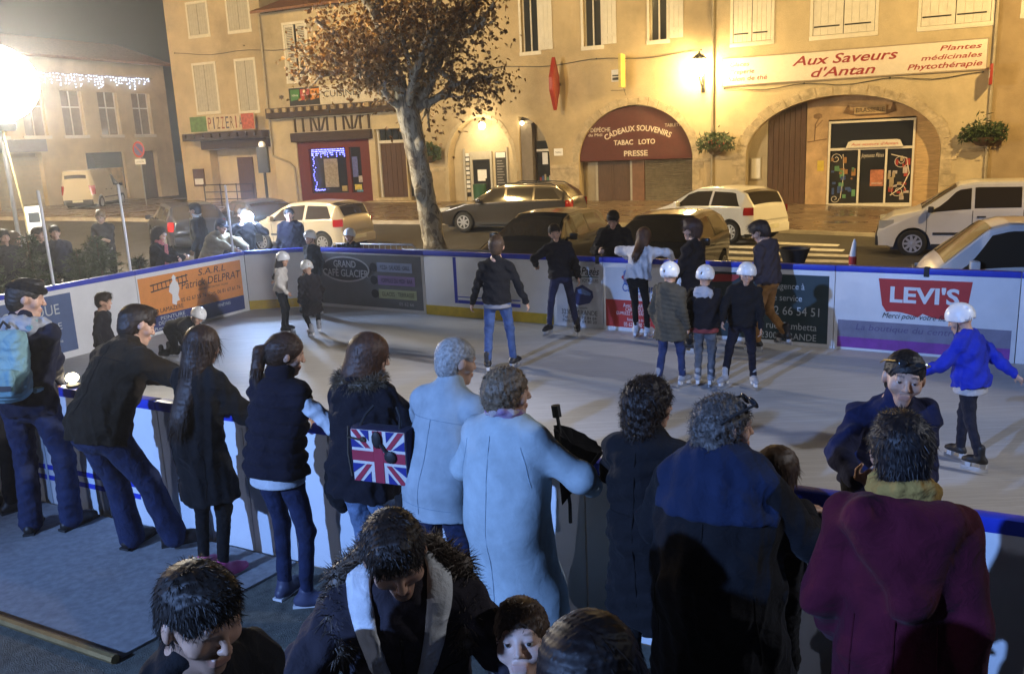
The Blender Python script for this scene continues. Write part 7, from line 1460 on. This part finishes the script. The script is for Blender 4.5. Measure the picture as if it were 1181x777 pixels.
# --- behind the far and left boards
P('dark haired man in a black jacket leaning on the far boards', -4.74, 12.35, 200, 1.74, eyes=True, **K, lean=12, head=(-10, 18, 0), top=dict(col=(.012, .011, .012), hem=-.1, t=.03, collar=.5), bottom=dict(col=BLKP), shoes=SHB, hair=dict(kind='short', col=(.012, .009, .008), n=1600, len=.03), arms=[A_(-.2, .45, 1.16), A_(.22, .45, 1.16)])
P('helmeted child peering over the far boards by the beige car', -10.05, 12.75, 200, 1.30, hs=1.21, **K, head=(-20, 0, 0), top=dict(col=DK, t=.024), bottom=dict(col=BLKP), shoes=SHB, hair=dict(kind='crop', col=DBR), helmet=WH, z=-.03)
WW = dict(bottom=dict(col=BLKP), shoes=SHB)
P('woman with curly dark hair and a pink scarf leaning on the left boards', -11.95, 10.0, -66, 1.66, female=True, eyes=True, res=.0095, lean=8, head=(-8, 2, 0), top=dict(col=(.012, .010, .014), hem=-.3, t=.024), hair=dict(kind='curly', long=True, col=(.026, .014, .010), n=3000, len=.04, curl=.012, vol=.018), scarf=dict(col=(.42, .14, .15), tails=True, w=.8), arms=[A_(.02, .40, 1.13), A_(-.04, .43, 1.15)], hints=[(-1, -.2, -.4), (1, -.2, -.4)], z=-.03, **WW)
P('dark haired man in a black suit and white shirt turned to the left', -14.0, 12.84, 118, 1.80, eyes=True, res=.010, head=(0, 4, 0), top=dict(col=DK, hem=-.14, t=.022), hair=dict(kind='short', col=(.02, .014, .01), n=1500, len=.035, vol=.016), scarf=dict(col=(.55, .54, .52), w=.55, tails=True), z=0, **WW)
j = P('man in a beige jacket and dark cap leaning on the left boards', -12.15, 11.45, -88, 1.74, eyes=True, res=.0095, lean=34, pel=(0, -.12, 0), head=(0, -16, 0), bulk=1.15, top=dict(col=(.24, .20, .12), hem=-.1, t=.034, collar=.4), hair=dict(kind='crop', col=DBR), arms=[A_(-.16, .62, 1.13), A_(.18, .66, 1.13)], hints=[(-1, .1, .1), (1, .1, .1)], z=-.03, **WW)
f = Field(); f.ell(j['H'](0, -.01, .07), A_(.092, .11, .075), j['Rh'], k=.02); f.cut(j['H'](0, 0, .045), j['Rh']@A_(0, .1, -1)); f.ell(j['H'](0, .12, .05), A_(.07, .06, .012), j['Rh'], k=.01); sdf_obj('cap', f, .009, fabric((.015, .015, .03)), j['body'])
j = P('photographer in dark clothes behind the flash at the far corner', -12.15, 12.25, -122, 1.78, res=.010, head=(0, 4, 0), top=dict(col=DK, hem=-.1, t=.026), hair=dict(kind='short', col=DBR), arms=[A_(-.14, .34, 1.50), A_(.16, .34, 1.50)], hints=[(-.8, -.2, -.7), (.8, -.2, -.7)], z=-.03, **WW)
cm_ = empty('flash_camera', toW(j['body'], (.02, .42, 1.56)), j['body'].rotation_euler[2], 'camera with a blinding white blue flash held at the far corner', 'camera'); m = MB(); m.box(-.07, .07, -.03, .03, -.045, .045, bev=.008); m.lathe([(.03, .03), (.032, .08), (.02, .082)], (0, 0, 0), 'y', 14); m.build('camera_body', INK, cm_, True); m = MB(); m.box(-.035, .035, -.02, .03, .046, .10, bev=.006); fh = m.build('flash_head', INK, cm_, True); m = MB(); m.sphere((0, .055, .095), .085, 14, 0, (1.1, .5, 1)); m.build('flash_tube', emit('flash_blue', (.42, .60, 1.0), 1500), fh, True)
P('person in a black cap standing right of the flash at the far corner', -11.55, 12.85, -140, 1.72, res=.011, top=dict(col=(.010, .010, .02), hem=-.1, t=.03, hood=True), hair=dict(kind='short', col=(.01, .01, .012), vol=.02), z=-.03, **WW)
P('dark clothed person crouched left of the flash at the far corner', -12.5, 11.9, -110, 1.62, res=.011, lean=20, top=dict(col=(.010, .010, .016), hem=-.1, t=.03), hair=dict(kind='short', col=(.012, .01, .01)), z=-.03, **WW)
P('bare armed blond woman holding a phone behind the firs', -15.5, 11.76, -140, 1.78, female=True, res=.010, eyes=True, head=(-6, 18, 0), tone=(.55, .34, .22), top=dict(col=(.05, .045, .045), hem=-.1, sleeve=.6), hair=dict(kind='tail', col=(.22, .13, .06), n=1500, len=.05), arms=[A_(-.05, .32, 1.22), A_(.12, .30, 1.24)], z=0, **WW)
for i, (n_, h_, fc, l_, c_) in enumerate(((8.75, 1.70, -100, 'brown haired onlooker at the very left edge behind the firs', (.03, .018, .01)), (9.0, 1.64, -60, 'onlooker with fair hair second from the left edge', (.12, .075, .04)), (9.35, 1.68, -70, 'onlooker between the fair haired one and the net post', (.05, .03, .02)), (9.75, 1.66, -120, 'dark haired onlooker beside the ticket machine at the left', (.012, .01, .008)))):
    P(l_, -14-.12*(i % 2), n_, fc, h_, res=.011, top=dict(col=((.02, .02, .025), (.05, .04, .035), (.012, .012, .014), (.03, .032, .05))[i], t=.025), hair=dict(kind='short' if i != 1 else 'bob', col=c_, n=1200, len=.03), z=-.0, group='onlookers behind the firs', **WW)
# haze volume added to give the lamps a halo in place of lens bloom
m = MB(); m.box(-480, 480, -350, 560, -1.6, 17.5); hz = m.build('haze', None); hz['kind'] = 'stuff'
hm = bpy.data.materials.new('haze_air'); hm.use_nodes = True; hn = hm.node_tree; hn.nodes.clear(); ho_ = hn.nodes.new('ShaderNodeOutputMaterial'); pvn = hn.nodes.new('ShaderNodeVolumePrincipled'); pvn.inputs['Color'].default_value = (.9, .9, .9, 1); pvn.inputs['Density'].default_value = .0026; pvn.inputs['Anisotropy'].default_value = .80
hn.links.new(pvn.outputs[0], ho_.inputs['Volume']); hz.data.materials.append(hm)
# ------------------------------------------------------------------ camera, sky, lamps
sc = bpy.context.scene
cd = bpy.data.cameras.new('camera'); cam = bpy.data.objects.new('camera', cd); C.objects.link(cam)
cam.matrix_world = Matrix(((RT[0], UP[0], -FW[0], 0), (RT[1], UP[1], -FW[1], 0), (RT[2], UP[2], -FW[2], CAM_H), (0, 0, 0, 1)))
cd.sensor_width = 36; cd.lens = F_PX/1181*36; cd.clip_start = .05; cd.clip_end = 2000; sc.camera = cam
w = bpy.data.worlds.new('World'); sc.world = w; w.use_nodes = True
nt = w.node_tree; sky = nt.nodes.new('ShaderNodeTexSky'); sky.sky_type = 'NISHITA'; sky.sun_disc = False; sky.sun_elevation = RAD(2); sky.sun_rotation = RAD(200); sky.air_density = 2; sky.dust_density = 6
bg = nt.nodes['Background']; nt.links.new(sky.outputs[0], bg.inputs[0]); bg.inputs[1].default_value = .008
sl = bpy.data.lights.new('sky_glow', 'SUN'); so = bpy.data.objects.new('sky_glow', sl); C.objects.link(so); sl.energy = .012; sl.angle = RAD(60); sl.color = (.7, .75, 1); so.rotation_euler = (RAD(35), 0, RAD(20))
def lamp(name, kind, loc, energy, col, size=.1, target=None, spot=None, blend=.5):
    l = bpy.data.lights.new(name, kind); o = bpy.data.objects.new(name, l); C.objects.link(o); o.location = loc; l.energy = energy; l.color = col
    if kind == 'AREA': l.shape = 'RECTANGLE'; l.size = size; l.size_y = size*.8
    else: l.shadow_soft_size = size
    if spot: l.spot_size = RAD(spot); l.spot_blend = blend
    if target is not None: o.rotation_euler = (Vector(target)-Vector(loc)).to_track_quat('-Z', 'Y').to_euler()
    return o
SOD = (1.0, .66, .24)
p = fac(-6.12, -.78); lamp('sodium_light', 'POINT', (*p, 5.1), 3400, (1.0, .70, .32), .2)
# unseen sodium lamps added to warm and even out the house fronts
for x_, y_, z_, e_ in ((-26, 30, 11, 9000), (-13, 49, 10, 9000)):
    lamp('sodium_light', 'POINT', (x_, y_, z_), e_, SOD, .3)
for x_, y_, z_, s_, e_ in ((-10, 19.0, 11.5, -17, 10000), (17, 20, 10, -2, 9500)):
    t_ = fac(s_, 0); lamp('sodium_light', 'SPOT', (x_, y_, z_), e_, SOD, .3, (*t_, 3.0), 125, .5)
lamp('sodium_light', 'SPOT', (13, 11.5, 9.5), 4200, SOD, .25, (9.5, 21, .3), 62, .6)  # added unseen spot that warms the white van and the crossing
p = fac(-15.75, -.3); lamp('porch_light', 'POINT', (*p, 3.45), 160, (1, .76, .42), .15)
lamp('flash_light', 'POINT', (-4.55, 15.95, 1.75), 60, (.55, .7, 1.0), .05)
lamp('blue_floodlight', 'SPOT', (-10, -5, 6.5), 12500, (.24, .44, 1.0), .12, (0, 3.9, .3), 40, .45)
lamp('white_floodlight', 'SPOT', (-13, -3.5, 6.0), 800, (.70, .75, 1.0), .12, (-.3, 4.2, .3), 40, .45)
lamp('rink_spot', 'SPOT', (7.9, 3.2, 5.5), 1100, (.92, .93, 1.0), .2, (-4, 9.5, .3), 80, .5)
lamp('rink_spot', 'SPOT', (8.6, 3.6, 5.2), 6500, (.95, .93, .98), .2, (-8.5, 11.5, .4), 38, .6)  # second, unseen spot added to brighten the left boards
sc.view_settings.view_transform = 'Standard'; sc.view_settings.look = 'None'; sc.view_settings.exposure = 0.0; sc.view_settings.gamma = 1
sc.cycles.use_denoising = True; sc.cycles.max_bounces = 6; sc.cycles.diffuse_bounces = 3; sc.cycles.glossy_bounces = 3; sc.cycles.sample_clamp_indirect = 4; sc.cycles.caustics_reflective = False; sc.cycles.caustics_refractive = False
